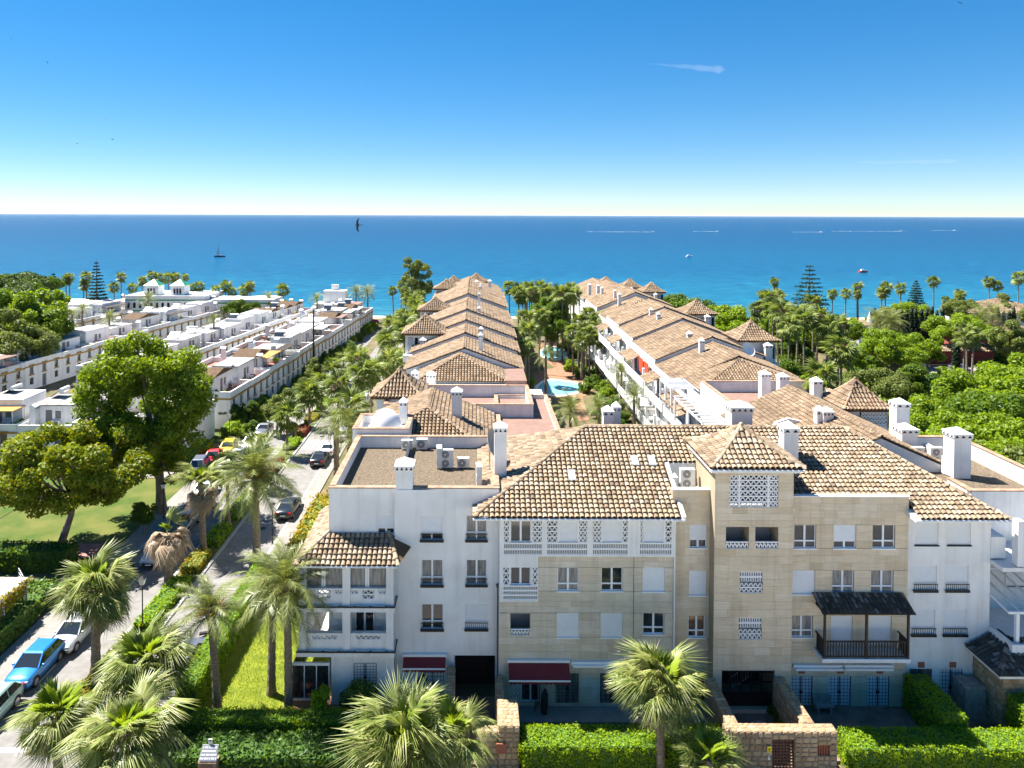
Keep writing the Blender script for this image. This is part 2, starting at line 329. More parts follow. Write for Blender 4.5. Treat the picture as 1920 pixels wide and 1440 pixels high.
def ridge_caps(mb, p, q, r=.15, step=.42, lift=.1):
    p = Vector(p); q = Vector(q); d = q - p; L = d.length; d.normalize(); n = max(1, int(L / step))
    s = d.cross(Vector((0, 0, 1))).normalized(); up = s.cross(d)
    for i in range(n):
        a = p + d * (L * i / n - .03) + up * (lift * .4); b = p + d * (L * (i + 1) / n + .05) + up * (lift * .15)
        rr = r * random.uniform(.95, 1.08); vs = []
        for c, k in ((a, 1.0), (b, .86)):
            for j in range(5):
                t = math.pi * j / 4; vs.append(c + s * (math.cos(t) * rr * k) + up * (math.sin(t) * rr * k))
        mb.add(vs, [(j, j + 1, 6 + j, 5 + j) for j in range(4)])
def roof_part(parent, tl, base, caps=None, mat='tile', name='roof', nseg=4, single=None):
    """roof mesh = channel layer; its tiles: named ones singly, the rest joined as stuff"""
    r = base.build(name, M['tilebase'], parent)
    tl = [t for t in tl if t is not None]
    if tl:
        V, Fq = tile_geo(tl, nseg, fat=.45 if mat == 'tile' else .39); o = link('roof_tiles', npmesh('roof_tiles', V, Fq, M[mat], True), r); stuff(o)
    if caps is not None and caps.v: stuff(caps.build('ridge_tiles', M[mat], r, True))
    return r
def gable_planes(Xl, Xr, Xe, Y0, Y1, zl, zr, ze, cw, rl, hipf=0.0, hipb=0.0):
    """left and right slopes of a ridge running along Y, with optional hips; returns tile lists + base + caps"""
    base = MB(); caps = MB(); tl = []
    for (xe, z_e, sg) in ((Xl, zl, 1), (Xe, ze, -1)):
        run = abs(Xr - xe); rise = zr - z_e; L = math.hypot(run, rise)
        S = plane_S((xe, Y0, z_e), (0, 1, 0), (sg * run / L, 0, rise / L))
        ins = lambda u, v, L=L: (u >= hipf * v / L) & (u <= (Y1 - Y0) - hipb * v / L) & (v < L + .05) & (v >= 0)
        tl.append(tile_arrays(S, (0, 1, 0), ins, 0, Y1 - Y0, 0, L, cw, rl))
        base.poly((xe, Y0, z_e), (xe, Y1, z_e), (Xr, Y1 - hipb, zr), (Xr, Y0 + hipf, zr))
    for hp, Ye, sg in ((hipf, Y0, 1), (hipb, Y1, -1)):
        if hp:
            base.poly((Xl, Ye, zl), (Xe, Ye, ze), (Xr, Ye + sg * hp, zr))
            L = math.hypot(hp, zr - (zl + ze) / 2)
            S = plane_S((Xl, Ye, (zl + ze) / 2), (1, 0, 0), (0, sg * hp / L, (zr - (zl + ze) / 2) / L))
            ins = lambda u, v, L=L: (u >= (Xr - Xl) * v / L) & (u <= (Xe - Xl) - (Xe - Xr) * v / L) & (v >= 0) & (v < L)
            if sg > 0: tl.append(tile_arrays(S, (1, 0, 0), ins, 0, Xe - Xl, 0, L, cw, rl))
            ridge_caps(caps, (Xl, Ye, zl), (Xr, Ye + sg * hp, zr)); ridge_caps(caps, (Xe, Ye, ze), (Xr, Ye + sg * hp, zr))
    ridge_caps(caps, (Xr, Y0 + hipf, zr), (Xr, Y1 - hipb, zr))
    return tl, base, caps
PROF = lambda t: .52 * t + .48 * t * t
def pyramid(parent, cx, cy, hx, hy, ze, h, cw, rl, mat, name='tower_roof', nseg=4):
    base = MB(); caps = MB(); tl = []; n = 6
    for k in range(4):
        U = [(1, 0, 0), (0, 1, 0), (-1, 0, 0), (0, -1, 0)][k]; I = [(0, 1, 0), (-1, 0, 0), (0, -1, 0), (1, 0, 0)][k]
        a = hx if k % 2 == 0 else hy; b = hy if k % 2 == 0 else hx
        O = arr((cx, cy, ze)) - arr(U) * a - arr(I) * b
        def S(u, v, O=O, U=arr(U), I=arr(I), b=b):
            t = np.clip(np.asarray(v) / b, 0, 1.05); return O + np.asarray(u)[..., None] * U + np.asarray(v)[..., None] * I + (PROF(t) * h)[..., None] * arr((0, 0, 1))
        ins = lambda u, v, a=a, b=b: (u >= v * a / b - .02) & (u <= 2 * a - v * a / b + .02) & (v < b) & (v >= 0)
        if k != 2: tl.append(tile_arrays(S, U, ins, 0, 2 * a, 0, b, cw, rl))
        for j in range(n):
            t0, t1 = j / n, (j + 1) / n
            q = [S(np.array(u), np.array(v)) for u, v in ((a * t0, b * t0), (2 * a - a * t0, b * t0), (2 * a - a * t1, b * t1), (a * t1, b * t1))]
            base.poly(*[tuple(p) for p in q])
            ridge_caps(caps, tuple(q[0]), tuple(q[3]), r=.14, step=.4, lift=.06)
    base.frus(cx, cy, ze - .22, ze - .02, hx - .12, hy - .12, hx - .02, hy - .02)
    caps.ball((cx, cy, ze + h + .05), .16, 6, 4)
    r = roof_part(parent, tl, base, caps, mat, name, nseg)
    return r
# ------------------------------------------------------------------ walls, lattices, windows
def facing(Y): return lambda u, w, d: (u, Y + d, w)                    # wall facing the camera (-Y)
def facing_l(X): return lambda u, w, d: (X + d, u, w)                  # wall facing -X
def facing_r(X): return lambda u, w, d: (X - d, u, w)                  # wall facing +X
def openwall(mb, m, u0, u1, w0, w1, ops, depth=.22):
    us = sorted({u0, u1, *[min(max(v, u0), u1) for o in ops for v in o[:2]]}); ws = sorted({w0, w1, *[min(max(v, w0), w1) for o in ops for v in o[2:4]]})
    for a, b in zip(us, us[1:]):
        for c, d in zip(ws, ws[1:]):
            x, z = (a + b) / 2, (c + d) / 2
            if any(o[0] < x < o[1] and o[2] < z < o[3] for o in ops): continue
            mb.poly(m(a, c, 0), m(b, c, 0), m(b, d, 0), m(a, d, 0))
    for o in ops:
        a, b, c, d = o[:4]; dd = o[4] if len(o) > 4 else depth
        mb.poly(m(a, c, 0), m(b, c, 0), m(b, c, dd), m(a, c, dd)); mb.poly(m(a, d, 0), m(b, d, 0), m(b, d, dd), m(a, d, dd))
        mb.poly(m(a, c, 0), m(a, d, 0), m(a, d, dd), m(a, c, dd)); mb.poly(m(b, c, 0), m(b, d, 0), m(b, d, dd), m(b, c, dd))
def lat_tri(parent, m, u0, u1, w0, w1, nc, nr, t=.035, dep=.10, name='lattice', d0=.02, mat=None):
    mb = MB(); ch = (w1 - w0) / nr; cw = (u1 - u0) / nc
    for j in range(nr + 1):
        z = w0 + ch * j; mb.mbox(m, u0, u1, z - t * .8, z + t * .8, d0, d0 + dep)
    for j in range(nr):
        z0, z1 = w0 + ch * j + t * .8, w0 + ch * (j + 1) - t * .8
        for i in range(nc):
            a = u0 + cw * i; pts = [(a, z0), (a + cw / 2, z1), (a + cw, z0)]
            for (x, z), (x2, z2) in zip(pts, pts[1:]):
                L = math.hypot(x2 - x, z2 - z); ox = t / 2 * abs(z2 - z) / L + t / 3
                P = [(x - ox, z), (x + ox, z), (x2 + ox, z2), (x2 - ox, z2)]
                mb.hexa([m(p, q, d0 + .012) for p, q in P] + [m(p, q, d0 + dep - .012) for p, q in P])
    return mb.build(name, mat or M['white_paint'], parent)
def lat_slot(parent, m, u0, u1, w0, w1, nc, nr, dep=.10, name='lattice', d0=.02, fr=.42):
    mb = MB(); ch = (w1 - w0) / nr; cw = (u1 - u0) / nc
    for j in range(nr + 1):
        z = w0 + ch * j; mb.mbox(m, u0, u1, z - .05, z + .05, d0, d0 + dep)
    for i in range(nc + 1):
        a = u0 + cw * i; mb.mbox(m, a - cw * fr / 2, a + cw * fr / 2, w0, w1, d0 + .012, d0 + dep - .012)
    return mb.build(name, M['white_paint'], parent)
def window(parent, m, u0, u1, w0, w1, kind='open', rail=False, d=.16, glass='glass', sill='white_paint', lower=.3, nsash=2):
    h = w1 - w0; fw = .055; fr = MB(); zs = w0
    top = w1
    if kind == 'shut': zb = w0 + .03
    elif kind == 'half': zb = w0 + h * random.uniform(.28, .36)
    else: zb = w1
    if kind != 'shut':
        for a, b, c, e in ((u0, u1, w0, w0 + fw), (u0, u1, w1 - fw, w1), (u0, u0 + fw, w0 + fw, w1 - fw), (u1 - fw, u1, w0 + fw, w1 - fw)):
            fr.mbox(m, a, b, c, e, d - .05, d + .03)
        um = (u0 + u1) / 2; fr.mbox(m, um - .06, um + .06, w0 + fw, w1 - fw, d - .055, d + .03)
        if lower: fr.mbox(m, u0 + fw, u1 - fw, w0 + h * lower - .045, w0 + h * lower + .045, d - .06, d + .028)
        o = fr.build('window', M['frame'], parent)
        for a, b in ((u0 + fw, um - .06), (um + .06, u1 - fw)):
            for c, e in (((w0 + fw, w0 + h * lower - .045), (w0 + h * lower + .045, w1 - fw)) if lower else ((w0 + fw, w1 - fw),)):
                p = MB(); p.poly(m(a, c, d), m(b, c, d), m(b, e, d), m(a, e, d)); p.build('pane', M[glass], o)
    if kind != 'open':
        sh = MB(); n = max(4, int((w1 - zb) / .07))
        sh.mbox(m, u0 + .03, u1 - .03, zb, w1 - .01, d - .062, d - .03)
        for i in range(n):
            z = zb + (w1 - .02 - zb) * i / n; hh = (w1 - zb) / n
            sh.mbox(m, u0 + .045, u1 - .045, z + hh * .12, z + hh * .9, d - .078, d - .06)
        for a in (u0, u1 - .045): sh.mbox(m, a, a + .045, w0, w1 - .005, d - .085, d + .02)
        sh.mbox(m, u0 + .045, u1 - .045, zb - .05, zb, d - .085, d - .035)
        if kind == 'shut': o = sh.build('window_shutter', M['shutter'], parent)
        else: sh.build('shutter', M['shutter'], o)
    s = MB(); s.mbox(m, u0 - .05, u1 + .05, w0 - .07, w0 + .002, -.06, d); s.build('sill', M[sill], o)
    if rail:
        r = MB(); z1 = w0 + h * .27
        r.mbox(m, u0 - .06, u1 + .06, w0 - .10, w0 + .06, -.12, -.065)
        r.mbox(m, u0 - .03, u1 + .03, z1 - .02, z1 + .02, -.10, -.07)
        nb = 11
        for i in range(nb + 1):
            a = u0 + (u1 - u0) * i / nb; r.mbox(m, a - .011, a + .011, w0 + .05, z1, -.096, -.074)
        r.build('railing', M['iron'], o)
    return o
def grille(parent, m, u0, u1, w0, w1, back='white', nx=7, nz=9, d=.05, pane=True):
    g = MB()
    for i in range(nx + 1):
        a = u0 + (u1 - u0) * i / nx; g.mbox(m, a - .008, a + .008, w0, w1, d - .008, d + .008)
    for i in range(nz + 1):
        z = w0 + (w1 - w0) * i / nz; g.mbox(m, u0, u1, z - .008, z + .008, d - .012, d - .0)
    um = (u0 + u1) / 2; g.mbox(m, um - .018, um + .018, w0, w1, d - .025, d + .015); g.mbox(m, um - .07, um + .07, w0 + (w1 - w0) * .42, w0 + (w1 - w0) * .5, d - .03, d + .02)
    g.mbox(m, u0, u0 + .025, w0, w1, d - .022, d + .016); g.mbox(m, u1 - .025, u1, w0, w1, d - .022, d + .016)
    o = g.build('window_grille', M['iron'], parent)
    p = MB(); p.mbox(m, u0, u1, w0, w1, .09, .12); p.build('pane' if pane else 'panel', M[back], o)
    return o
def chimney(parent, x0, x1, yf, z0, z1, dep=None, nh=3, cap=.42, holes=True):
    w = x1 - x0; dep = dep or w * .95; cx = (x0 + x1) / 2; cy = yf + dep / 2; a, b = w / 2, dep / 2
    mb = MB(); zc = z1 - cap
    mb.box(cx - a * .9, cx + a * .9, cy - b * .9, cy + b * .9, z0, zc - .34)
    mb.frus(cx, cy, zc - .34, zc - .26, a * .9, b * .9, a, b); mb.frus(cx, cy, zc - .26, zc, a, b, a, b)
    o = mb.build('chimney', M['white'], parent)
    c = MB(); c.frus(cx, cy, zc + .0, zc + .05, a * 1.05, b * 1.05, a * 1.05, b * 1.05); c.frus(cx, cy, zc + .05, z1, a * 1.02, b * 1.02, .02, .02); c.build('chimney_cap', M['white_paint'], o)
    if holes:
        h = MB()
        for i in range(nh):
            u = cx - a + w * (i + .5) / nh; q = w / nh * .33
            h.add([(u - q, cy - b - .004, zc - .23), (u + q, cy - b - .004, zc - .23), (u, cy - b - .004, zc - .03), (u - q, cy - b + .03, zc - .23), (u + q, cy - b + .03, zc - .23), (u, cy - b + .03, zc - .03)], [(0, 1, 2), (0, 1, 4, 3), (1, 2, 5, 4), (2, 0, 3, 5)])
            for sg in (-1, 1):
                v = cy - b + dep * (i + .5) / nh; X = cx + sg * (a + .004)
                h.add([(X, v - q, zc - .23), (X, v + q, zc - .23), (X, v, zc - .03), (X - sg * .03, v - q, zc - .23), (X - sg * .03, v + q, zc - .23), (X - sg * .03, v, zc - .03)], [(0, 1, 2), (0, 1, 4, 3), (1, 2, 5, 4), (2, 0, 3, 5)])
        stuff(h.build('vent_holes', M['dark'], o))
    return o
def ac_unit(label, x, y, z, w=.85, h=.7, d=.34, fans=1, rz=0.0, group='air conditioning units on the roofs'):
    t = thing('air_conditioner', label, 'air conditioner', (x, y, z), group)
    R = Matrix.Translation((x, y, z)) @ Matrix.Rotation(rz, 4, 'Z')
    def m(u, ww, dd): return tuple(R @ Vector((u, dd, ww)))
    b = MB(); b.mbox(m, -w / 2, w / 2, .08, h, 0, d); b.mbox(m, -w / 2 - .008, w / 2 + .008, h - .03, h + .012, -.008, d + .008); b.mbox(m, w / 2 - .02, w / 2 + .05, .2, h * .5, d * .3, d * .7)
    b.build('casing', M['acwhite'], t)
    for k in range(fans):
        g = MB(); zc = .08 + (h - .08) * (k + .5) / fans; r = min(w * .36, (h - .08) / fans * .43); u = -w * .08; n = 16
        P = [m(u + r * math.cos(6.2832 * i / n), zc + r * math.sin(6.2832 * i / n), -.012) for i in range(n)]; Q = [m(u + r * math.cos(6.2832 * i / n), zc + r * math.sin(6.2832 * i / n), .01) for i in range(n)]
        g.add(P + Q, [tuple(range(n))] + [(i, (i + 1) % n, n + (i + 1) % n, n + i) for i in range(n)])
        go = g.build('fan_grille', M['grille'], t)
        hb = MB(); r2 = r * .28; P = [m(u + r2 * math.cos(6.2832 * i / n), zc + r2 * math.sin(6.2832 * i / n), -.03) for i in range(n)]; hb.add(P, [tuple(range(n))])
        for q in (.5, .75, .98):
            for i in range(n):
                a0, a1 = 6.2832 * i / n, 6.2832 * (i + 1) / n
                hb.add([m(u + r * q * math.cos(a0), zc + r * q * math.sin(a0), -.022), m(u + r * q * math.cos(a1), zc + r * q * math.sin(a1), -.022), m(u + r * (q + .06) * math.cos(a1), zc + r * (q + .06) * math.sin(a1), -.022), m(u + r * (q + .06) * math.cos(a0), zc + r * (q + .06) * math.sin(a0), -.022)], [(0, 1, 2, 3)])
        hb.build('fan_hub', M['acwhite'], go)
    f = MB()
    for u in (-w * .35, w * .35): f.mbox(m, u - .03, u + .03, 0, .085, .0, d)
    f.build('foot_rail', M['steel'], t)
    return t
def flatroof(parent, x0, x1, y0, y1, zp, zf, mat='gravel', cop='coping', t=.3, wallmat='white', z0=None, sides='fblr'):
    """parapet round a flat roof: zp parapet top, zf roof floor"""
    w = MB(); c = MB()
    segs = {'f': (x0, x1, y0, y0 + t), 'b': (x0, x1, y1 - t, y1), 'l': (x0, x0 + t, y0 + t, y1 - t), 'r': (x1 - t, x1, y0 + t, y1 - t)}
    for k in sides:
        a, b, cc, d = segs[k]; w.box(a, b, cc, d, zf if z0 is None else z0, zp); c.box(a - .05, b + .05, cc - .05, d + .05, zp + .002, zp + .07)
    p = w.build('parapet', M[wallmat], parent); c.build('coping', M[cop], p)
    f = MB(); f.box(x0 + .02, x1 - .02, y0 + .02, y1 - .02, zf - .25, zf); f.build('flat_roof', M[mat], parent)
# ================================================================== MAIN BUILDING
def stria(mat, amt=.22):
    nt = mat.node_tree; n = nt.nodes; l = nt.links; b = n['Principled BSDF']; src = b.inputs['Base Color'].links[0].from_socket
    g = n.new('ShaderNodeNewGeometry'); mp = n.new('ShaderNodeMapping'); mp.inputs['Scale'].default_value = (.9, .9, 11); l.new(g.outputs['Position'], mp.inputs[0])
    nz = n.new('ShaderNodeTexNoise'); nz.inputs['Scale'].default_value = 1.6; nz.inputs['Detail'].default_value = 5; l.new(mp.outputs[0], nz.inputs['Vector'])
    r = ramp(n, [(.3, (1 - amt,) * 3), (.7, (1 + amt * .5,) * 3)]); l.new(nz.outputs[0], r.inputs[0])
    mx = n.new('ShaderNodeMix'); mx.data_type = 'RGBA'; mx.blend_type = 'MULTIPLY'; mx.inputs[0].default_value = 1; l.new(src, mx.inputs[6]); l.new(r.outputs[0], mx.inputs[7]); l.new(mx.outputs[2], b.inputs['Base Color'])
stria(M['slab'], .12); stria(M['slab2'], .12)
def streaks(mat, amt=.16):
    nt = mat.node_tree; n = nt.nodes; l = nt.links; b = n['Principled BSDF']; src = b.inputs['Base Color'].links[0].from_socket; g = n.new('ShaderNodeNewGeometry'); cols = []
    for sc_, a in (((2.2, 2.2, .10), amt), ((.5, .5, .5), amt * .7)):
        mp = n.new('ShaderNodeMapping'); mp.inputs['Scale'].default_value = sc_; l.new(g.outputs['Position'], mp.inputs[0]); nz = n.new('ShaderNodeTexNoise'); nz.inputs['Scale'].default_value = 1.0; nz.inputs['Detail'].default_value = 7; nz.inputs['Roughness'].default_value = .62; l.new(mp.outputs[0], nz.inputs['Vector'])
        r = ramp(n, [(.28, (1 - a, 1 - a * 1.05, 1 - a * 1.15)), (.52, (1, 1, 1))]); l.new(nz.outputs[0], r.inputs[0]); mx = n.new('ShaderNodeMix'); mx.data_type = 'RGBA'; mx.blend_type = 'MULTIPLY'; mx.inputs[0].default_value = 1; l.new(src, mx.inputs[6]); l.new(r.outputs[0], mx.inputs[7]); src = mx.outputs[2]
    l.new(src, b.inputs['Base Color'])
streaks(M['white'], .14); streaks(M['white2'], .25); streaks(M['slab'], .16); streaks(M['slab2'], .16); streaks(M['coping'], .3); streaks(M['asphalt'], .18)
MAINB = thing('apartment_building', 'four storey apartment building of stone and white stucco with tiled hipped roofs behind the hedges', 'building', (12, 44, 0))
YB, YB2, YC, YD, YT, YE, YFF = 45.0, 44.75, 44.0, 44.35, 43.45, 44.1, 44.45
SLABN = [0]; UNITS = {}
def cladding(parent, m, u0, u1, w0, w1, ops, mat='slab2'):
    if mat not in UNITS:
        q = MB(); q.box(-.5, .5, -.5, .5, -.5, .5); tmp = q.build('cladding_slab', M[mat]); UNITS[mat] = tmp.data; bpy.data.objects.remove(tmp)
    UNIT = UNITS[mat]
    br = sorted({w0, w1, *[v for o in ops for v in o[2:4] if w0 < v < w1]}); rest = MB()
    for a, b in zip(br, br[1:]):
        nrow = max(1, round((b - a) / .46)); hh = (b - a) / nrow
        for j in range(nrow):
            z0, z1 = a + hh * j, a + hh * (j + 1); zc = (z0 + z1) / 2
            cuts = sorted((o[0], o[1]) for o in ops if o[2] < zc < o[3]); x = u0; spans = []
            for c0, c1 in cuts:
                if c0 > x: spans.append((x, c0))
                x = max(x, c1)
            if x < u1: spans.append((x, u1))
            for s0, s1 in spans:
                x = s0
                while x < s1 - .01:
                    e = x + random.uniform(.7, 1.5)
                    if s1 - e < .45: e = s1
                    e = min(e, s1); pr = random.uniform(.012, .022); g = .004
                    if SLABN[0] < 300 and e - x > .5 and hh > .3:
                        o = link('cladding_slab', UNIT, parent); p0 = Vector(m((x + e) / 2, zc, -pr / 2)); dx = Vector(m(e - g, zc, 0)) - Vector(m(x + g, zc, 0))
                        o.matrix_basis = Matrix.Translation(p0) @ Matrix.Diagonal((dx.length, pr, hh - 2 * g, 1)); SLABN[0] += 1
                    else: rest.mbox(m, x + g, e - g, z0 + g, z1 - g, -pr, 0)
                    x = e
    if rest.v: stuff(rest.build('cladding_slabs', M[mat], parent))
def block(name, x0, x1, z0, z1, Y, rects, mat, depth=.22, clad=False, back=10.0):
    """front wall with openings, side walls and a closed back"""
    ops = [(r[0], r[1], r[2], r[3]) + ((r[4],) if len(r) > 4 else ()) for r in rects]
    mb = MB(); m = facing(Y); openwall(mb, m, x0, x1, z0, z1, ops, depth)
    mb.poly((x0, Y, z0), (x0, Y + back, z0), (x0, Y + back, z1), (x0, Y, z1)); mb.poly((x1, Y, z0), (x1, Y + back, z0), (x1, Y + back, z1), (x1, Y, z1))
    o = mb.build(name, M[mat], MAINB)
    if clad: cladding(o, m, x0, x1, z0, z1, [p[:4] for p in ops])
    return o, m
def X(px, Y, py=1100): return at(px, py, Y).x
def Z(py, Y, px=1100): return at(px, py, Y).z
# ---- white left block (two planes)
r1 = [rect(708, 965, 739.5, 1001, YB), rect(663, 1242, 707, 1292, YB)]
xs = X(740, YB2)
zB = Z(917, YB)
block('wall', X(617, YB), xs, -.2, zB, YB, r1, 'white', back=10.8)
R2 = {k: rect(*v, YB2) for k, v in dict(a=(789, 967, 830.5, 1013), b=(874, 967, 913, 1013), c=(790, 1050, 830.5, 1097.5), d=(874, 1050, 913, 1097), e=(790, 1133, 831, 1180), f=(872.5, 1132, 914, 1179.5), door=(790, 1247.5, 832, 1312), garage=(852, 1229, 929, 1316)).items()}
_, mB2 = block('wall', xs, X(935.5, YB2), -.2, zB, YB2, [R2[k] + ((1.6,) if k == 'garage' else ()) for k in R2], 'white', back=.24)
mB = facing(YB)
window(MAINB, mB, *r1[0], 'half', d=.14, lower=.0)
grille(MAINB, mB, *r1[1], 'frame')
for k, kind in dict(a='half', b='open', c='open', d='open', e='open', f='shut').items():
    window(MAINB, mB2, *R2[k], kind, rail=True, d=.16, glass='glass2' if k in 'bcd' else 'glass')
grille(MAINB, mB2, *R2['door'], 'frame')
g = R2['garage']; q = MB(); q.mbox(mB2, g[0] - .02, g[1] + .02, g[2], g[3] + .02, 1.6, 1.65)
for i in range(1, 5): q.mbox(mB2, g[0] + (g[1] - g[0]) * i / 5 - .04, g[0] + (g[1] - g[0]) * i / 5 + .04, g[2], g[3], 1.5, 1.6)
q.mbox(mB2, g[0], g[1], g[3] - .55, g[3] - .45, 1.48, 1.6); q.build('entrance_gate', M['iron'], MAINB)
flatroof(MAINB, X(617, YB) + .012, 1.5, YB + .012, 55.8, zB - .003, zB - .85, z0=zB - .9)
# ---- awnings
def awning(parent, x0, x1, z1, Y, drop, out, cloth=True):
    a = MB(); a.box(x0 - .06, x1 + .06, Y - .2, Y - .02, z1 - .02, z1 + .16); o = a.build('awning', M['white_paint'], parent)
    if cloth:
        c = MB(); c.hexa([(x0, Y - .19, z1 + .02), (x1, Y - .19, z1 + .02), (x1, Y - .19, z1), (x0, Y - .19, z1), (x0, Y - out, z1 - drop + .02), (x1, Y - out, z1 - drop + .02), (x1, Y - out, z1 - drop), (x0, Y - out, z1 - drop)])
        n = 14
        for i in range(n):
            u0 = x0 + (x1 - x0) * i / n; u1 = x0 + (x1 - x0) * (i + 1) / n; um = (u0 + u1) / 2; zz = z1 - drop
            c.poly((u0, Y - out - .03, zz), (u1, Y - out - .03, zz), (u1, Y - out - .03, zz - .18), (um, Y - out - .03, zz - .24), (u0, Y - out - .03, zz - .18))
        c.build('awning_cloth', M['awning'], o)
        b = MB(); b.box(x0, x1, Y - out - .07, Y - out - .03, z1 - drop - .04, z1 - drop + .05); b.build('front_bar', M['white_paint'], o)
    else:
        b = MB(); b.box(x0 + .02, x1 - .02, Y - .34, Y - .2, z1 - .12, z1 + .02); b.build('front_bar', M['white_paint'], o)
    return o
a = rect(757, 1228, 836, 1249, YB2); awning(MAINB, a[0], a[1], a[3] - .02, YB2, .38, .75)
# ---- chimney on the left wall
c = rect(741, 860, 776, 917, YB); chimney(MAINB, c[0], c[1], YB2 - .02, zB - .3, c[3], nh=4, dep=1.2)
# ---- stone block with gallery
zEave = Z(971, 43.2); zGal = Z(1042, YC)
stone = {k: rect(*v, YC) for k, v in dict(a=(1045, 1064, 1085, 1108), b=(1127, 1064, 1167.5, 1108), c=(1205, 1064, 1246.5, 1109), log=(957, 1150, 994, 1192), e=(1044, 1149, 1085, 1195), f=(1126, 1149, 1167.5, 1195), g=(1205, 1149, 1245.5, 1189), door=(976, 1272, 1011, 1318), lat=(961, 1272, 974.5, 1318), w1=(1042, 1262, 1085, 1318), w2=(1125, 1262, 1166, 1318)).items()}
xC0, xC1, xCm = X(935.5, YC), X(1262.5, YC), X(1008.5, YC)
zL = Z(1127, YC)
opsC = [stone[k] + ((1.1,) if k == 'log' else ()) for k in stone]
# stone face in two parts so that the white bay sits proud at upper left
wC = MB(); mC = facing(YC); hole = (xC0, xCm, zL, zGal)
openwall(wC, mC, xC0, xC1, -.2, zGal, opsC + [hole], .22); oC = wC.build('stone_wall', M['grout'], MAINB); cladding(oC, mC, xC0, xC1, -.2, zGal, [p[:4] for p in opsC] + [hole], 'slab')
for k, kind in dict(a='open', b='open', c='shut', e='shut', f='shut', g='open').items():
    window(MAINB, mC, *stone[k], kind, d=.12, glass='glass2' if k == 'a' else 'glass')
l_ = stone['log']; q = MB(); q.mbox(mC, l_[0], l_[1], l_[2], l_[3], 1.1, 1.15); q.build('loggia_wall', M['grey_in'], MAINB)
lat_tri(MAINB, mC, l_[0], l_[1], l_[2], l_[2] + .38, 6, 1, t=.045)
lat_tri(MAINB, mC, *stone['lat'], 2, 5, t=.05)
q = MB(); q.mbox(mC, *stone['lat'], .2, .24); q.build('lattice_backing', M['grey_in'], MAINB)
for k in ('w1', 'w2'): grille(MAINB, mC, *stone[k], 'glass2'); 
d_ = stone['door']; dd = MB()
for u in (d_[0], (d_[0] + d_[1]) / 2, d_[1] - .09): dd.mbox(mC, u, u + .09, d_[2], d_[3], .1, .16)
dd.mbox(mC, d_[0] + .09, d_[1] - .09, d_[2], d_[2] + .12, .1, .155); do = dd.build('patio_door', M['frame'], MAINB)
q = MB(); q.mbox(mC, d_[0] + .02, d_[1] - .02, d_[2], d_[3], .165, .18); q.build('pane', M['glass'], do)
q = MB(); R_ = Matrix.Translation((d_[1], YC - .02, 0)) @ Matrix.Rotation(RAD(-115), 4, 'Z')
mg = lambda u, w, dd_: tuple(R_ @ Vector((u, dd_, w)))
for i in range(3): q.mbox(mg, i * .38 - .015, i * .38 + .015, d_[2], d_[3], 0, .03)
for i in range(8): q.mbox(mg, 0, .77, d_[2] + (d_[3] - d_[2]) * i / 7 - .012, d_[2] + (d_[3] - d_[2]) * i / 7 + .012, .005, .025)
q.build('open_grille_leaf', M['iron'], MAINB)
a = rect(953, 1238, 1066, 1271, YC); awning(MAINB, a[0], a[1], a[3] - .05, YC, .62, .95)
a = rect(1072, 1238, 1155, 1246, YC); awning(MAINB, a[0], a[1] + 1.2, a[3] - .15, YC, 0, 0, False)
# expansion joint + downpipes
def pipe(px, py0, py1, Y, r=.05, mat='white_paint'):
    a = at(px, py0, Y - .09); b = at(px, py1, Y - .09); x = (a.x + b.x) / 2; q = MB(); q.cyl((x, Y - .09, a.z), (x, Y - .09, max(b.z, .1)), r, r, 8)
    q.box(x - .1, x + .1, Y - .16, Y - .03, a.z - .02, a.z + .16); return q.build('downpipe', M[mat], MAINB)
pipe(1264, 977, 1330, YC); pipe(1483, 957, 1330, YE, .055); pipe(932.5, 1100, 1320, YB2, .035, 'grille')
q = MB(); x = X(1188, YC); q.box(x - .012, x + .012, YC - .03, YC - .015, .1, zGal); q.build('movement_joint', M['iron'], MAINB)
# gallery (white, top floor) and bay below it
YG = YC - .12; mG = facing(YG); zT = zEave + .1
bays = [((945, 954), (957, 996), (999, 1016), 'glass', (1, 2)), ((1026, 1045), (1048, 1083), (1086, 1101), 'shut', (2, 2)), ((1112, 1127), (1130, 1165), (1168, 1177), 'shut', (2, 1)), ((1200, 1206), (1208, 1244), (1248, 1259), 'shut', (1, 1))]
ops = []; todo = []
def bay(ya, yb, yc, b, kind, ncs):
    L, W, R_ = [rect(p[0], ya, p[1], yb, YG) for p in b]
    Sl = rect(b[0][0], yb + 2, b[2][1], yc, YG)
    for r_ in (L, W, R_, Sl): ops.append(r_ + (.16,))
    todo.append((L, W, R_, Sl, kind, ncs))
for b in bays: bay(977, 1017, 1041, b[:3], b[3], b[4])
bay(1064, 1097, 1125, ((944, 954), (957, 995), (999, 1007.5)), 'glass', (1, 1))
gw = MB(); openwall(gw, mG, xC0 + .02, X(1265, YG), zGal, zT, [o for o in ops if o[2] > zGal - .1], .16); openwall(gw, mG, xC0 + .02, xCm, zL, zGal, [o for o in ops if o[2] < zGal - .1], .16)
gw.poly((xCm, YG, zL), (xCm, YC + .2, zL), (xCm, YC + .2, zGal), (xCm, YG, zGal)); gw.poly((xC0, YG, zL), (xCm, YG, zL), (xCm, YC + .2, zL), (xC0, YC + .2, zL)); gw.poly((xC0 + .02, YG, zL), (xC0 + .02, YC + .7, zL), (xC0 + .02, YC + .7, zT), (xC0 + .02, YG, zT))
x2 = X(1265, YG); gw.poly((xCm, YG, zGal), (x2, YG, zGal), (x2, YC + .1, zGal), (xCm, YC + .1, zGal)); gw.poly((x2, YG, zGal), (x2, YD + .3, zGal), (x2, YD + .3, zT), (x2, YG, zT))
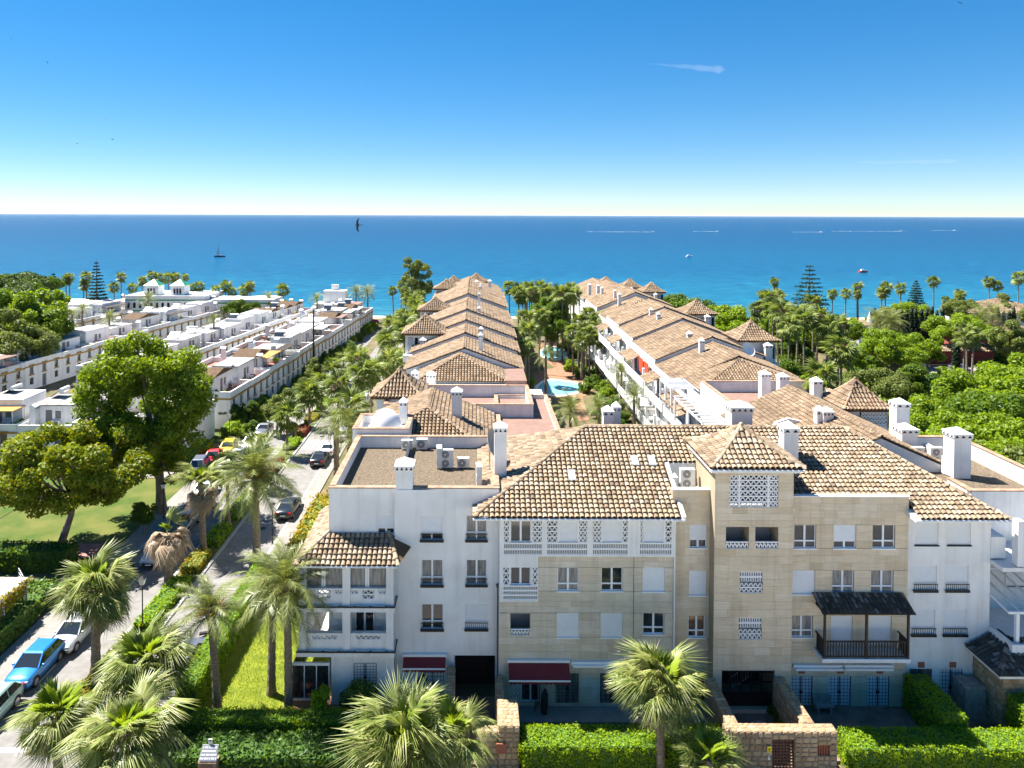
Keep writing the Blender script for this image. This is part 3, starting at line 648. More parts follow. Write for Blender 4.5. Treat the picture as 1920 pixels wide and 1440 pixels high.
gw.build('gallery_wall', M['white'], MAINB)
q = MB(); q.box(xC0 + .1, x2 - .1, YC + .75, YC + .8, zL, zT); q.build('gallery_back_wall', M['grey_in'], MAINB)
for L, W, R_, Sl, kind, (n1, n2) in todo:
    low = Sl[2] < zGal - .2
    lat_tri(MAINB, mG, *L, n1, 3 if low else 4, t=.045); lat_tri(MAINB, mG, *R_, n2, 3 if low else 4, t=.045)
    lat_slot(MAINB, mG, *Sl, int((Sl[1] - Sl[0]) / .105), 3 if low else 2)
    if kind == 'shut': window(MAINB, mG, *W, 'shut', d=.14)
    else: window(MAINB, mG, *W, 'open', d=.15, lower=0, glass='glass')
# ---- recessed stone bay beside the tower
xD0, xD1 = xC1, X(1339, YT); zD = Z(918, YD)
ro = {k: rect(*v, YD) for k, v in dict(a=(1293, 984, 1325, 1027), b=(1292, 1070, 1324, 1116), c=(1290, 1154, 1322, 1195), d=(1306, 1262, 1331, 1320)).items()}
wD, mD = block('stone_wall', xD0, xD1 + .1, -.2, zD, YD, list(ro.values()), 'grout', clad=True, back=3)
window(MAINB, mD, *ro['a'], 'half', d=.14, lower=.0); window(MAINB, mD, *ro['b'], 'shut', d=.12); window(MAINB, mD, *ro['c'], 'open', d=.12); grille(MAINB, mD, *ro['d'], 'glass')
# ---- stone tower
xT0, xT1 = X(1338.5, YT), X(1485.5, YT); zTw = Z(880, YT)
rt = {k: rect(*v, YT) for k, v in dict(big=(1368, 891, 1459, 951), l1=(1361, 988, 1404, 1029), l2=(1416, 988, 1459, 1029), m1=(1387, 1072, 1430, 1112), m2=(1385, 1158, 1428, 1199), gate=(1353, 1257, 1452, 1330)).items()}
wT, mT = block('stone_wall', xT0, xT1, -.2, zTw, YT, [rt[k] + ((1.2,) if k in ('l1', 'l2') else (2.4,) if k == 'gate' else (.3,)) for k in rt], 'grout', clad=True, back=4.5)
b_ = rt['big']; lat_tri(MAINB, mT, b_[0], b_[0] + .55, b_[2], b_[3], 2, 6, t=.05); lat_tri(MAINB, mT, b_[0] + .66, b_[1] - .66, b_[2], b_[3], 5, 6, t=.05); lat_tri(MAINB, mT, b_[1] - .55, b_[1], b_[2], b_[3], 2, 6, t=.05)
for u in (b_[0] + .55, b_[1] - .66): q = MB(); q.mbox(mT, u, u + .11, b_[2], b_[3], .0, .2); q.build('lattice_post', M['white_paint'], MAINB)
q = MB(); q.mbox(mT, b_[0], b_[1], b_[2], b_[3], .9, .95); q.build('loft_back_wall', M['dark'], MAINB)
for k in ('l1', 'l2'):
    l_ = rt[k]; lat_tri(MAINB, mT, l_[0], l_[1], l_[2], l_[2] + .4, 6, 1, t=.045)
    q = MB(); q.mbox(mT, l_[0], l_[1], l_[2], l_[3], 1.2, 1.25); q.build('loggia_wall', M['grey_in'], MAINB)
for k in ('m1', 'm2'):
    l_ = rt[k]; zm = (l_[2] + l_[3]) / 2; lat_slot(MAINB, mT, l_[0], l_[1], zm, l_[3], 10, 2); lat_tri(MAINB, mT, l_[0], l_[1], l_[2], zm, 5, 2, t=.045)
    q = MB(); q.mbox(mT, *l_, .26, .3); q.build('lattice_backing', M['grille'], MAINB)
g = rt['gate']; q = MB(); q.mbox(mT, g[0], g[1], g[2], g[3], 2.4, 2.45); q.build('entrance_back_wall', M['dark'], MAINB); q = MB()
for i in range(6): u = g[0] + (g[1] - g[0]) * i / 5; q.mbox(mT, u - .04, u + .04, g[2], g[3], .3, .36)
for zz in (.33, .62, .88): q.mbox(mT, g[0], g[1], g[2] + (g[3] - g[2]) * zz - .03, g[2] + (g[3] - g[2]) * zz + .03, .3, .36)
q.mbox(mT, g[0], g[1], g[2], g[2] + .75, .31, .35); q.build('entrance_gate', M['iron'], MAINB)
q = MB()
for i in range(7):
    t = i / 6; p0 = (g[0] + 1.1 + t * 1.0, YT + 1.2, .9 + t * .7); q.cyl(p0, (p0[0], p0[1], p0[2] + .8), .018, n=5)
q.bar((g[0] + 1.0, YT + 1.2, 1.65), (g[0] + 2.2, YT + 1.2, 2.45), .04, .04); q.bar((g[0] + 1.0, YT + 1.2, .9), (g[0] + 2.2, YT + 1.2, 1.7), .04, .04); q.build('stair_rail', M['steel'], MAINB)
# ---- right stone block
xE0, xE1 = xT1, X(1701.5, YE); zE = Z(930, YE)
re_ = {k: rect(*v, YE) for k, v in dict(a=(1489, 984, 1530, 1028), b=(1563, 984, 1605, 1028), c=(1636, 984, 1678, 1028), d=(1486, 1069, 1528, 1114), e=(1560, 1069, 1601, 1113), f=(1633, 1069, 1675, 1113), g=(1482, 1154, 1524, 1195), h=(1558, 1155, 1598, 1205), i=(1629, 1155, 1671, 1205), j=(1481, 1268, 1523, 1324), k=(1553, 1268, 1595, 1324), l=(1625, 1268, 1667, 1324)).items()}
wE, mE = block('stone_wall', xE0, xE1, -.2, zE, YE, list(re_.values()), 'grout', clad=True, back=1.2)
for k, kind in dict(a='open', b='half', c='open', d='shut', e='open', f='open', g='open', h='shut', i='shut').items(): window(MAINB, mE, *re_[k], kind, d=.14, glass='glass2' if k in 'efg' else 'glass')
for k in 'jkl': grille(MAINB, mE, *re_[k], 'frame')
a = rect(1487, 1244, 1578, 1252, YE); awning(MAINB, a[0], a[1], a[3] - .15, YE, 0, 0, False); a = rect(1579, 1244, 1670, 1252, YE); awning(MAINB, a[0], a[1], a[3] - .15, YE, 0, 0, False)
for px, py, Y in ((1503, 1257, YE), (1576, 1257, YE), (1649, 1257, YE), (1166, 1249, YC), (685, 1236, YB), (1727, 1246, YFF), (1786, 1246, YFF)):
    r_ = rect(px - 6, py - 5, px + 6, py + 5, Y); q = MB(); q.box(r_[0], r_[1], Y - .05, Y, r_[2], r_[3])
    for i in range(3): q.box(r_[0] + .04, r_[1] - .04, Y - .065, Y - .05, r_[2] + .05 + i * .1, r_[2] + .1 + i * .1)
    q.build('vent_grille', M['brickred'], MAINB)
# wooden balcony
w_ = rect(1536, 1131, 1695, 1224, YE - .55); y0, y1 = YE - 1.15, YE
q = MB(); zfl = w_[2]; q.box(w_[0] - .1, w_[1] + .05, y0 - .05, y1, zfl - .22, zfl); bo = q.build('balcony', M['white'], MAINB)
q = MB(); zr = zfl + 1.0; zc = rect(1536, 1152, 1695, 1160, y0)[3]
for x in (w_[0] + .07, (w_[0] + w_[1]) / 2, w_[1] - .07): q.box(x - .06, x + .06, y0, y0 + .12, zfl, zc)
q.box(w_[0], w_[1], y0 - .01, y0 + .13, zc, zc + .14); q.box(w_[0], w_[1], y0 + .02, y0 + .1, zr, zr + .07); q.box(w_[0], w_[1], y0 + .02, y0 + .1, zfl + .06, zfl + .13)
n = 30
for i in range(n): x = w_[0] + .1 + (w_[1] - w_[0] - .2) * i / (n - 1); q.box(x - .035, x + .035, y0 + .035, y0 + .08, zfl + .1, zr)
for x in (w_[0] + .05, w_[1] - .05):
    q.box(x - .04, x + .04, y0 + .1, y1, zr, zr + .07); q.box(x - .05, x + .05, y0 + .1, y1, zc, zc + .12)
    for i in range(6): y = y0 + .2 + i * .15; q.box(x - .03, x + .03, y - .03, y + .03, zfl, zr)
q.build('balustrade', M['wood'], bo)
S = plane_S((w_[0] - .25, y0 - .3, zc + .16), (1, 0, 0), (0, .91, .41)); L_ = 1.55; ww = w_[1] - w_[0] + .45
q = MB(); q.poly((w_[0] - .25, y0 - .3, zc + .14), (w_[1] + .2, y0 - .3, zc + .14), (w_[1] + .2, y0 - .3 + .91 * L_, zc + .14 + .41 * L_), (w_[0] - .25, y0 - .3 + .91 * L_, zc + .14 + .41 * L_))
roof_part(MAINB, [tile_arrays(S, (1, 0, 0), lambda u, v: (u >= 0) & (u <= ww) & (v < L_ - .1), 0, ww, 0, L_, .27, .36)], q, None, 'tile_dark', 'canopy_roof')
# ---- right white block
xF0, xF1 = xE1, X(1856, YFF); zF = zEave + .1
rf = {k: rect(*v, YFF) for k, v in dict(a=(1716, 977, 1759.5, 1022), b=(1777, 977, 1820.5, 1022), c=(1713, 1060, 1756.5, 1107), d=(1773, 1060, 1815.5, 1107), e=(1709, 1143, 1753, 1190), f=(1768, 1143, 1812, 1190), g=(1705, 1254, 1747, 1320), h=(1762, 1254, 1804, 1320)).items()}
wF, mF = block('wall', xF0, xF1, -.2, zF, YFF, list(rf.values()), 'white', back=8)
for k in 'abcdef': window(MAINB, mF, *rf[k], 'shut', rail=k in 'cdef', d=.14, sill='iron' if k in 'ab' else 'white_paint')
grille(MAINB, mF, *rf['g'], 'glass2'); grille(MAINB, mF, *rf['h'], 'frame')
# ---- copings
def coping(x0, x1, y0, y1, z, mat='coping_w', h=.07):
    q = MB(); q.box(x0, x1, y0, y1, z, z + h); return q.build('coping', M[mat], MAINB)
coping(xD0 - .02, xD1, YD - .06, YD + .28, zD + .002); coping(xE0, xE1 + .04, YE - .06, YE + .28, zE + .002)
# ---- main roof (front slope with cut-outs), left slope, tower roof
YEV = 43.15; XL = at(888, 971, YEV).x; XRR = at(1893, 973, YEV).x; YR = 50.5; zR = at(1250, 801, YR).z
run = YR - YEV; rise = zR - zEave; Ls = math.hypot(run, rise)
kl = (at(1097, 803, YR).x - XL) / run; kr = (XRR - at(1580, 803, YR).x) / run
xcut = at(1281, 973, YEV).x; xterr = xD1; YC2 = 47.3
def inroof(u, v):
    x = XL + u; y = v * run / Ls; Y = YEV + y
    ok = (x >= XL + kl * y) & (x <= XRR - kr * y) & (v < Ls) & (v >= 0)
    ok &= ~((x > xcut) & (x < xterr + .05) & (Y < YC2)); ok &= ~((x > xterr) & (x < xE0 + .25) & (Y < 48.6)); ok &= ~((x > xE0) & (x < xE1 + .1) & (Y < YE + .32))
    return ok
S = plane_S((XL, YEV, zEave), (1, 0, 0), (0, run / Ls, rise / Ls))
base = MB(); base_grid(base, S, inroof, 0, XRR - XL, 0, Ls, .2, .03)
Sl = plane_S((XL, YEV, zEave), (0, 1, 0), (kl * run / math.hypot(kl * run, rise), 0, rise / math.hypot(kl * run, rise))); Ll = math.hypot(kl * run, rise)
tll = tile_arrays(Sl, (0, 1, 0), lambda u, v: (u >= run * v / Ll) & (u <= 14.6 - run * v / Ll) & (v < Ll), 0, 14.6, 0, Ll, .325, .36)
xr0, xr1 = XL + kl * run, XRR - kr * run
base.poly((XL, YEV, zEave - .03), (XL, YEV + 14.6, zEave - .03), (xr0, YR, zR - .03))
base.poly((XL, YEV + 14.6, zEave), (XRR, YEV + 14.6, zEave), (xr1, YR, zR - .02), (xr0, YR, zR - .02)); base.poly((XRR, YEV, zEave - .03), (XRR, YEV + 14.6, zEave - .03), (xr1, YR, zR - .03))
ta = tile_arrays(S, (1, 0, 0), inroof, 0, XRR - XL, 0, Ls, .325, .36)
caps = MB(); ridge_caps(caps, (XL, YEV, zEave), (xr0, YR, zR), .17); ridge_caps(caps, (xr0, YR, zR), (xr1, YR, zR), .17); ridge_caps(caps, (XRR, YEV, zEave), (xr1, YR, zR), .17)
# single tiles: the 300 lowest ones on the left front slope (largest in view)
A, B, U_, N_, cw = ta; idx = np.where(A[:, 0] < xcut)[0]; idx = idx[np.argsort(A[idx, 1], kind='stable')][:300]; keep = np.ones(len(A), bool); keep[idx] = False
MAINROOF = roof_part(MAINB, [[A[keep], B[keep], U_[keep], N_[keep], cw], tll], base, caps, 'tile', 'roof')
Vt, Ft = tile_geo([[arr([[0, 0, 0]]), arr([[0, .36 * 1.08, 0]]), arr([[1, 0, 0]]), arr([[0, 0, 1]]), cw]]); TME = npmesh('tile', Vt, Ft, M['tile'], True)
for i in idx:
    D = B[i] - A[i]; D /= np.linalg.norm(D); o = link('tile', TME, MAINROOF)
    o.matrix_basis = Matrix(((1, D[0], N_[i][0], A[i][0]), (0, D[1], N_[i][1], A[i][1]), (0, D[2], N_[i][2], A[i][2]), (0, 0, 0, 1)))
# eaves: white soffit + gutter
q = MB()
for x0, x1 in ((XL, xcut), (xE1 - .15, XRR)):
    q.hexa([(x0, YEV + .02, zEave - .16), (x1, YEV + .02, zEave - .16), (x1, YC + .1, zEave - .16), (x0, YC + .1, zEave - .16), (x0, YEV + .02, zEave - .05), (x1, YEV + .02, zEave - .05), (x1, YC + .1, zEave + .25), (x0, YC + .1, zEave + .25)])
    q.cyl((x0 - .05, YEV - .06, zEave - .08), (x1 + .08, YEV - .06, zEave - .08), .075, n=8)
q.hexa([(XL + .02, YEV + .02, zEave - .16), (XL + .9, YEV + .02, zEave - .16), (XL + .9, YB + .2, zEave - .16), (XL + .02, YB + .2, zEave - .16), (XL + .02, YEV + .02, zEave - .06), (XL + .9, YEV + .02, zEave + .1), (XL + .9, YB + .2, zEave + .1), (XL + .02, YB + .2, zEave - .06)])
for x, sg in ((xcut, 1), (xE1 - .05, -1)):   # verge walls beside the cut-outs
    q.hexa([(x - .05, YEV - .02, zEave - .2), (x + .18, YEV - .02, zEave - .2), (x + .18, YC2, zEave + 1.0), (x - .05, YC2, zEave + 1.0), (x - .05, YEV - .02, zEave + .1), (x + .18, YEV - .02, zEave + .1), (x + .18, YC2, zEave + .12 + rise / run * (YC2 - YEV)), (x - .05, YC2, zEave + .12 + rise / run * (YC2 - YEV))]) if sg > 0 else None
q.build('eaves', M['white'], MAINB)
# service terrace beside the tower
q = MB(); q.box(xcut, xterr, YD + .2, YC2 + .1, zD - 1.2, zD - .75); q.box(xcut, xterr + .2, YC2, YC2 + .2, zD - 1.0, zEave + rise / run * (YC2 - YEV) + .02); q.build('service_terrace', M['white'], MAINB)
# tower roof
cxT = (xT0 + xT1) / 2 + .05; hx = (xT1 - xT0) / 2 + .45; hy = 2.85
ae = at(1334, 879, YT - .45); zTe = ae.z; hT = at(1396, 797, YT - .45 + hy).z - zTe
pyramid(MAINB, cxT, YT - .45 + hy, hx, hy, zTe, hT, .325, .36, 'tile')
q = MB(); q.box(xT0 - .3, xT1 + .3, YT - .3, YT + 4.8, zTe - .32, zTe - .2); q.cyl((xT0 - .5, YT - .52, zTe - .1), (xT1 + .5, YT - .52, zTe - .1), .07, n=8); q.box(xT0 + .03, xT1 - .03, YT + 1.3, YT + 4.6, zD - 1, zTe - .3); q.build('eaves', M['white'], MAINB)
# chimneys on the main roof
def chim(x0, y0, x1, Y, zb, **k):
    a = at(x0, y0, Y); b = at(x1, y0, Y); return chimney(MAINB, a.x, b.x, Y, zb, a.z, **k)
chim(926, 792, 951.5, 47.3, 12.6, nh=3); chim(1131, 762, 1152, 52.2, 13, nh=2); chim(1149, 754, 1165, 52.7, 13, nh=2); chim(1371, 755, 1414, 52.0, 13, nh=4, dep=1.5); chim(1469.5, 793, 1500, 47.4, 14, nh=2)
chim(1532, 762, 1549, 58.3, 12, nh=2); chim(1544, 764, 1565, 58, 12, nh=3); chim(1681, 749, 1708.5, 58.5, 10, nh=2); chim(1691, 797, 1724, 56.2, 11.5, nh=3); chim(1789, 805, 1825, 51.2, 11, nh=3)
# skylights
for px, py in ((1072, 849), (1190, 837), (1222, 837)):
    Yk = 46.2 if py > 845 else 47.4; x = at(px, py, Yk).x; v = (Yk - YEV) * Ls / run; q = MB()
    p = [S(np.array(x - XL + du), np.array(v + dv)) for du, dv in ((-.24, -.45), (.24, -.45), (.24, .45), (-.24, .45))]; n_ = arr((0, -rise / Ls, run / Ls))
    q.hexa([tuple(k + n_ * .02) for k in p] + [tuple(k + n_ * .2) for k in p]); o = q.build('skylight', M['steel'], MAINB)
    g_ = MB(); c_ = sum(p) / 4; g_.poly(*[tuple(c_ + (k - c_) * .8 + n_ * .215) for k in p]); g_.build('pane', M['lamp'], o)
# ---- flat gravel roof at right + pergola fins
flatroof(MAINB, 27.4, 39.2, 47.6, 57.4, 13.15, 11.95, z0=9, sides='br')
q = MB(); q.box(33.0, 39.2, 46.9, 47.2, 9, 12.75); q.box(32.9, 33.2, 47.2, 49.2, 9, 12.75); o = q.build('parapet', M['white'], MAINB); q = MB(); q.box(32.85, 39.25, 46.84, 47.24, 12.752, 12.82); q.box(32.85, 33.25, 47.24, 49.2, 12.752, 12.82); q.build('coping', M['coping'], o)
q = MB(); q.box(xF1, 39, 47.2, 57, -.2, 11.7); q.build('wall', M['white'], MAINB)
q = MB(); q.box(30.0, 33.6, 53.2, 56.4, 11.8, 12.9); o = q.build('roof_service_box', M['white'], MAINB); q = MB(); q.box(29.9, 33.7, 53.1, 56.5, 12.9, 12.98); q.build('box_top', M['redpaint'], o)
# AC units
gz = zB - .85
for px, py, Y, w, h, f, rz, lab in ((763, 842, 54.9, .85, .75, 1, 0, 'small air conditioner with one dark fan by the rear parapet of the gravel roof'), (791, 842, 54.9, .85, .85, 1, 0, 'air conditioner with a pale fan hub by the rear parapet of the gravel roof'),
        (819, 862, 51.2, .9, 1.5, 2, -1.5, 'tall air conditioner seen side on beside the twin fan unit on the gravel roof'), (837, 864, 50.9, .95, 1.35, 2, 0, 'tall air conditioner with two fans on the gravel roof'), (868, 863, 50.9, .85, .75, 1, 0, 'single fan air conditioner to the side of the two fan unit on the gravel roof'), (893, 894, 47.8, .9, 1.4, 2, -1.5, 'air conditioner seen side on at the tiled edge of the gravel roof')):
    x = at(px, py, Y).x; ac_unit(lab, x, Y, gz, w, h, .36, f, rz)
for dx, Y, w, h, f, rz, lab in ((.45, 46.3, .8, .95, 1, 1.5, 'air conditioner turned side on against the white wall of the service terrace'), (1.25, 46.4, .95, 1.3, 2, 0, 'beige two fan air conditioner on the service terrace beside the tower'), (2.3, 45.9, .85, 1.0, 1, -.9, 'white air conditioner beside the tower wall on the service terrace')): ac_unit(lab, xcut + dx, Y, zD - .75, w, h, .36, f, rz)
for px, py, Y, w, h, f, rz, lab in ((1722, 864, 54.0, 1.0, 1.35, 2, 0, 'two fan air conditioner in front of the red topped roof box'), (1757, 862, 54.0, 1.0, 1.35, 2, 0, 'two fan air conditioner next to the large chimney on the right gravel roof'), (1784, 882, 51.9, 1.0, 1.35, 2, 1.9, 'air conditioner turned side on against the large chimney'), (1746, 830, 55.8, .9, 1.0, 1, 1.5, 'louvred air conditioner behind the red topped roof box')):
    ac_unit(lab, at(px, py, Y).x, Y, 11.95, w, h, .38, f, rz)
def dish(label, p, r, az, el, mount, mat='white_paint'):
    t = thing('satellite_dish', label, 'satellite dish', p, 'satellite dishes on the roofs'); R = Matrix.Translation(p) @ Matrix.Rotation(az, 4, 'Z') @ Matrix.Rotation(el, 4, 'X'); mb = MB(); vs = []; n = 20
    for j in range(5):
        rr = r * j / 4
        for i in range(n): a = 6.2832 * i / n; vs.append(tuple(R @ Vector((rr * math.cos(a), -.35 * r * (j / 4) ** 2, rr * math.sin(a)))))
    mb.add(vs, [(j * n + i, j * n + (i + 1) % n, (j + 1) * n + (i + 1) % n, (j + 1) * n + i) for j in range(4) for i in range(n)]); mb.build('reflector', M[mat], t, True)
    q = MB(); f = R @ Vector((0, -r * 1.1, -.15 * r)); q.cyl(R @ Vector((0, -.33 * r, -r * .9)), f, .02, n=5); q.cyl(f, f + Vector((0, 0, .12)), .05, n=6); q.build('feed_arm', M['steel'], t)
    q = MB(); q.cyl((p[0], p[1] + .1, mount), (p[0], p[1] + .05, p[2]), .05, n=7); q.build('mast', M['steel'], t)
p = at(918, 833, 49.6); dish('large grey satellite dish behind the tall chimney at the gravel roof', tuple(p), 1.0, RAD(70), RAD(-20), gz, 'kerb')
p = at(1462, 818, 48.6); dish('small grey satellite dish beside the chimney on the stone tower roof', tuple(p), .48, RAD(35), RAD(-25), 14.5, 'kerb')
# ---- corner terraces at the left end
YP = 43.6; xp0, xp1 = at(560, 1150, YP).x, at(737, 1150, YP).x; Yb = 50.5
zf1, zf2, zf3 = Z(1222, YP), Z(1138, YP), Z(1064, YP)     # slab levels (first, second, roof plate)
def slab(z, h=.32):
    q = MB(); q.box(xp0 - .12, xp1 + .1, YP - .12, Yb, z - h, z); o = q.build('terrace_slab', M['white'], MAINB)
    g_ = MB(); g_.box(xp0 - .13, xp1 + .12, YP - .2, YP - .125, z - .02, z + .05)
    for i in range(6): x = xp0 + .6 + i * (xp1 - xp0 - 1.0) / 5; g_.box(x - .08, x + .08, YP - .23, YP - .18, z + .0, z + .12)
    g_.box(xp1 + .105, xp1 + .16, YP - .2, YB, z - .02, z + .05); g_.build('gutter', M['iron'], o)
slab(zf1); slab(zf2)
cols = [rect(a, 1140, b, 1150, YP)[:2] for a, b in ((560, 574), (642, 656.5), (724, 737.5))]
for z0, z1 in ((zf1, zf2 - .32), (zf2, zf3)):
    for a, b, ya in [(a, b, YP) for a, b in cols] + [(xp0, xp0 + .4, Yb - .45)]:
        q = MB(); q.box(a, b, ya, ya + .45, z0, z1); q.build('terrace_column', M['white'], MAINB)
    zp = z0 + 1.0
    for k in range(2):
        a, b = cols[k][1], cols[k + 1][0]; ops_ = []
        if z0 == zf1: ops_ = [(a + .35, b - .35, zp - .36, zp - .08)]
        else: ops_ = [(a + .02, a + .5, zp - .3, zp - .04), (a + .75, b - .75, zp - .62, zp - .04), (b - .5, b - .02, zp - .3, zp - .04)]
        q = MB(); openwall(q, facing(YP + .1), a, b, z0, zp, ops_, .2); q.poly((a, YP + .3, z0), (b, YP + .3, z0), (b, YP + .3, zp - .65), (a, YP + .3, zp - .65)); q.box(a, b, YP + .06, YP + .36, zp, zp + .07); q.build('terrace_parapet', M['white'], MAINB)
        for op in ops_: lat_tri(MAINB, facing(YP + .1), *op, max(2, int((op[1] - op[0]) / .28)), 2 if op[3] - op[2] > .5 else 1, t=.045)
    q = MB(); q.box(xp0, xp0 + .3, YP + .45, Yb - .4, z0, zp); q.box(xp1 - .3, xp1, YP + .45, YB, z0, z1); q.build('terrace_parapet', M['white'], MAINB)
    # inner wall with glazed door
    q = MB(); q.box(X(617, YB) - .02, X(617, YB), YB, Yb, z0, z1); q.build('inner_wall', M['white'], MAINB)
    dr = rect(667, 1146, 702, 1186, YB); window(MAINB, facing(YB - .2), dr[0], dr[1], z0 + .05, z1 - .5, 'open', d=.12, lower=0)
q = MB(); a, b = cols[0][1], cols[1][0]; q.box(xp0 + 1.2, X(617, YB) + .1, Yb - .2, Yb - .1, zf1, zf2 - .3); q.build('terracotta_wall', M['terracotta'], MAINB)
for k in range(2):   # glazing on the upper terrace
    a, b = cols[k][1], cols[k + 1][0]; q = MB(); q.poly((a, YP + .3, zf2 + 1.07), (b, YP + .3, zf2 + 1.07), (b, YP + .3, zf3), (a, YP + .3, zf3)); o = q.build('terrace_glazing', M['glass2'], MAINB)
    q = MB()
    for t in (.4, .46): q.box(a + (b - a) * t, a + (b - a) * (t + .05), YP + .26, YP + .32, zf2 + 1.07, zf3)
    q.build('glazing_bar', M['frame'], o)
# ground floor of the corner
q = MB(); q.box(X(618, YP), xp1, YP + .5, YP + .6, 0, zf1 - .3); q.build('wall', M['white'], MAINB)
r_ = rect(548, 1247, 617, 1302, YP + .5); q = MB(); q.poly((r_[0], YP + .5, r_[2] - .3), (r_[1], YP + .5, r_[2] - .3), (r_[1], YP + .5, r_[3]), (r_[0], YP + .5, r_[3])); q.poly((r_[0], YP + .5, r_[2] - .3), (r_[0], Yb, r_[2] - .3), (r_[0], Yb, r_[3]), (r_[0], YP + .5, r_[3])); o = q.build('glass_enclosure', M['glass'], MAINB)
q = MB(); q.box(r_[0] - .1, r_[1] + .05, YP + .44, YP + .56, r_[3], r_[3] + .18); q.box(r_[0] - .1, r_[1] + .05, YP + .44, YP + .56, r_[2] - .35, r_[2] - .22)
for t in (0, .33, .66, 1): q.box(r_[0] + (r_[1] - r_[0]) * t - .025, r_[0] + (r_[1] - r_[0]) * t + .025, YP + .45, YP + .52, r_[2] - .3, r_[3])
q.build('enclosure_frame', M['frame'], o)
a = rect(664, 1243, 706, 1290, YP + .5); grille(MAINB, facing(YP + .38), *a, 'frame', d=.05)
# corner roof: hipped, wrapping round the corner
ev = at(553, 1062, YP - .55); er = at(757, 1060, YP - .55); zc_ = ev.z + .05; x0_, x1_ = ev.x, er.x - .35; yv = YP - .55; xw = X(617, YB); ins_ = YB - yv; kk = .62
base = MB(); caps = MB(); tl = []
S1 = plane_S((x0_, yv, zc_), (1, 0, 0), (0, .85, .527)); LL = (YB - yv) / .85
f1 = lambda u, v: (u >= v * .85 * (xw - x0_) / (YB - yv)) & (u <= (x1_ - x0_) - v * .35) & (v <= LL) & (v >= 0)
tl.append(tile_arrays(S1, (1, 0, 0), f1, 0, x1_ - x0_, 0, LL, .31, .36)); base_grid(base, S1, f1, 0, x1_ - x0_, 0, LL, .12)
zt = zc_ + .527 * LL; wl_ = xw - x0_; l2 = math.hypot(wl_, zt - zc_)
S2 = plane_S((x0_, yv, zc_), (0, 1, 0), (wl_ / l2, 0, (zt - zc_) / l2))
f2 = lambda u, v: (u >= v * (YB - yv) / l2) & (u <= Yb + .6 - yv) & (v <= l2) & (v >= 0)
tl.append(tile_arrays(S2, (0, 1, 0), f2, 0, Yb + .6 - yv, 0, l2, .31, .36)); base_grid(base, S2, f2, 0, Yb + .6 - yv, 0, l2, .12)
ridge_caps(caps, (x0_, yv, zc_), (xw, YB, zt)); S3 = plane_S((x1_, yv, zc_), (-.38, .925, 0), (0, 0, 1))
base.poly((x1_, yv, zc_), (x1_ + .75, YB, zc_ + .45), (x1_ - LL * .35, YB, zt)); ridge_caps(caps, (x1_, yv, zc_), (x1_ - LL * .35, YB, zt))
roof_part(MAINB, tl, base, caps, 'tile', 'corner_roof')
q = MB(); q.box(x0_ + .15, x1_ - .1, yv + .1, Yb, zc_ - .2, zc_ - .05); q.cyl((x0_, yv - .04, zc_ - .06), (x1_, yv - .04, zc_ - .06), .06, n=7); q.build('eaves', M['white'], MAINB)
# ---- right corner: terraces, glass canopy and low tiled roof
q = MB(); xg = X(1883, YFF); q.box(xF1 - .02, 39, 47.0, 47.15, -.2, 12.4); q.box(xg, xg + .4, 43.4, 43.9, Z(1060, 43.4), Z(975, 43.4)); q.box(xF1, 39, 43.4, 47, Z(1062, 43.4) - .25, Z(1062, 43.4)); q.box(xF1, xg, 44.4, 46, Z(1050, 44), Z(1010, 44)); q.build('terrace', M['white'], MAINB)
q = MB(); zz = Z(1063, 43.4); q.box(xg + .4, 39, 43.45, 43.6, zz, zz + .35); q.box(xg + .4, 39, 43.45, 43.6, zz + .95, zz + 1.05); q.build('terrace_parapet', M['white'], MAINB); lat_tri(MAINB, facing(43.45), xg + .45, xg + 3.6, zz + .35, zz + .95, 9, 2, t=.05)
r_ = rect(1886, 1058, 1990, 1098, 46.9); window(MAINB, facing(46.86), r_[0], r_[1], r_[2], r_[3], 'shut', d=.1, sill='iron')
zg = Z(1190, 43.8); q = MB(); q.box(xF1 - .02, 39, 42.6, 47, zg - .3, zg); q.box(xF1, 39, 42.5, 42.65, zg - .3, zg + .22); q.box(xF1 + .0, xF1 + .2, 42.65, 46, zg, zg + .25); q.build('terrace', M['white'], MAINB)
q = MB()
for i in range(5): x = xF1 + .05 + i * .75; q.bar((x, 46.8, zg + 2.7), (x, 42.9, zg + 2.0), .07, .12)
q.bar((xF1, 42.9, zg + 2.0), (39, 42.9, zg + 2.0), .12, .14); q.box(xF1 + .45, xF1 + .65, 42.8, 43.0, zg, zg + 2.0); q.box(xF1, 39, 46.7, 46.95, zg + 2.65, zg + 2.85); o = q.build('canopy_frame', M['white_paint'], MAINB)
gm, nt, n, l, b = newmat('canopy_glass'); b.inputs['Base Color'].default_value = (.7, .75, .78, 1); b.inputs['Roughness'].default_value = .1; b.inputs['Alpha'].default_value = .28; M['canopy'] = gm
q = MB(); q.poly((xF1, 46.8, zg + 2.78), (39, 46.8, zg + 2.78), (39, 42.85, zg + 2.1), (xF1, 42.85, zg + 2.1)); q.build('canopy_glass', gm, o)
e0 = at(1813, 1205, 44.2); e1 = at(1893, 1281, 41.6); zt_ = e0.z
S = plane_S((e0.x, 41.4, e0.z - .3), (0, 1, 0), (.88, 0, .47)); f_ = lambda u, v: (v <= 2.4) & (u >= v * .9 - .1) & (u <= 3.0)
base = MB(); base_grid(base, S, f_, 0, 3.0, 0, 2.3, .12); tl = [tile_arrays(S, (0, 1, 0), f_, 0, 3.0, 0, 2.3, .3, .38)]
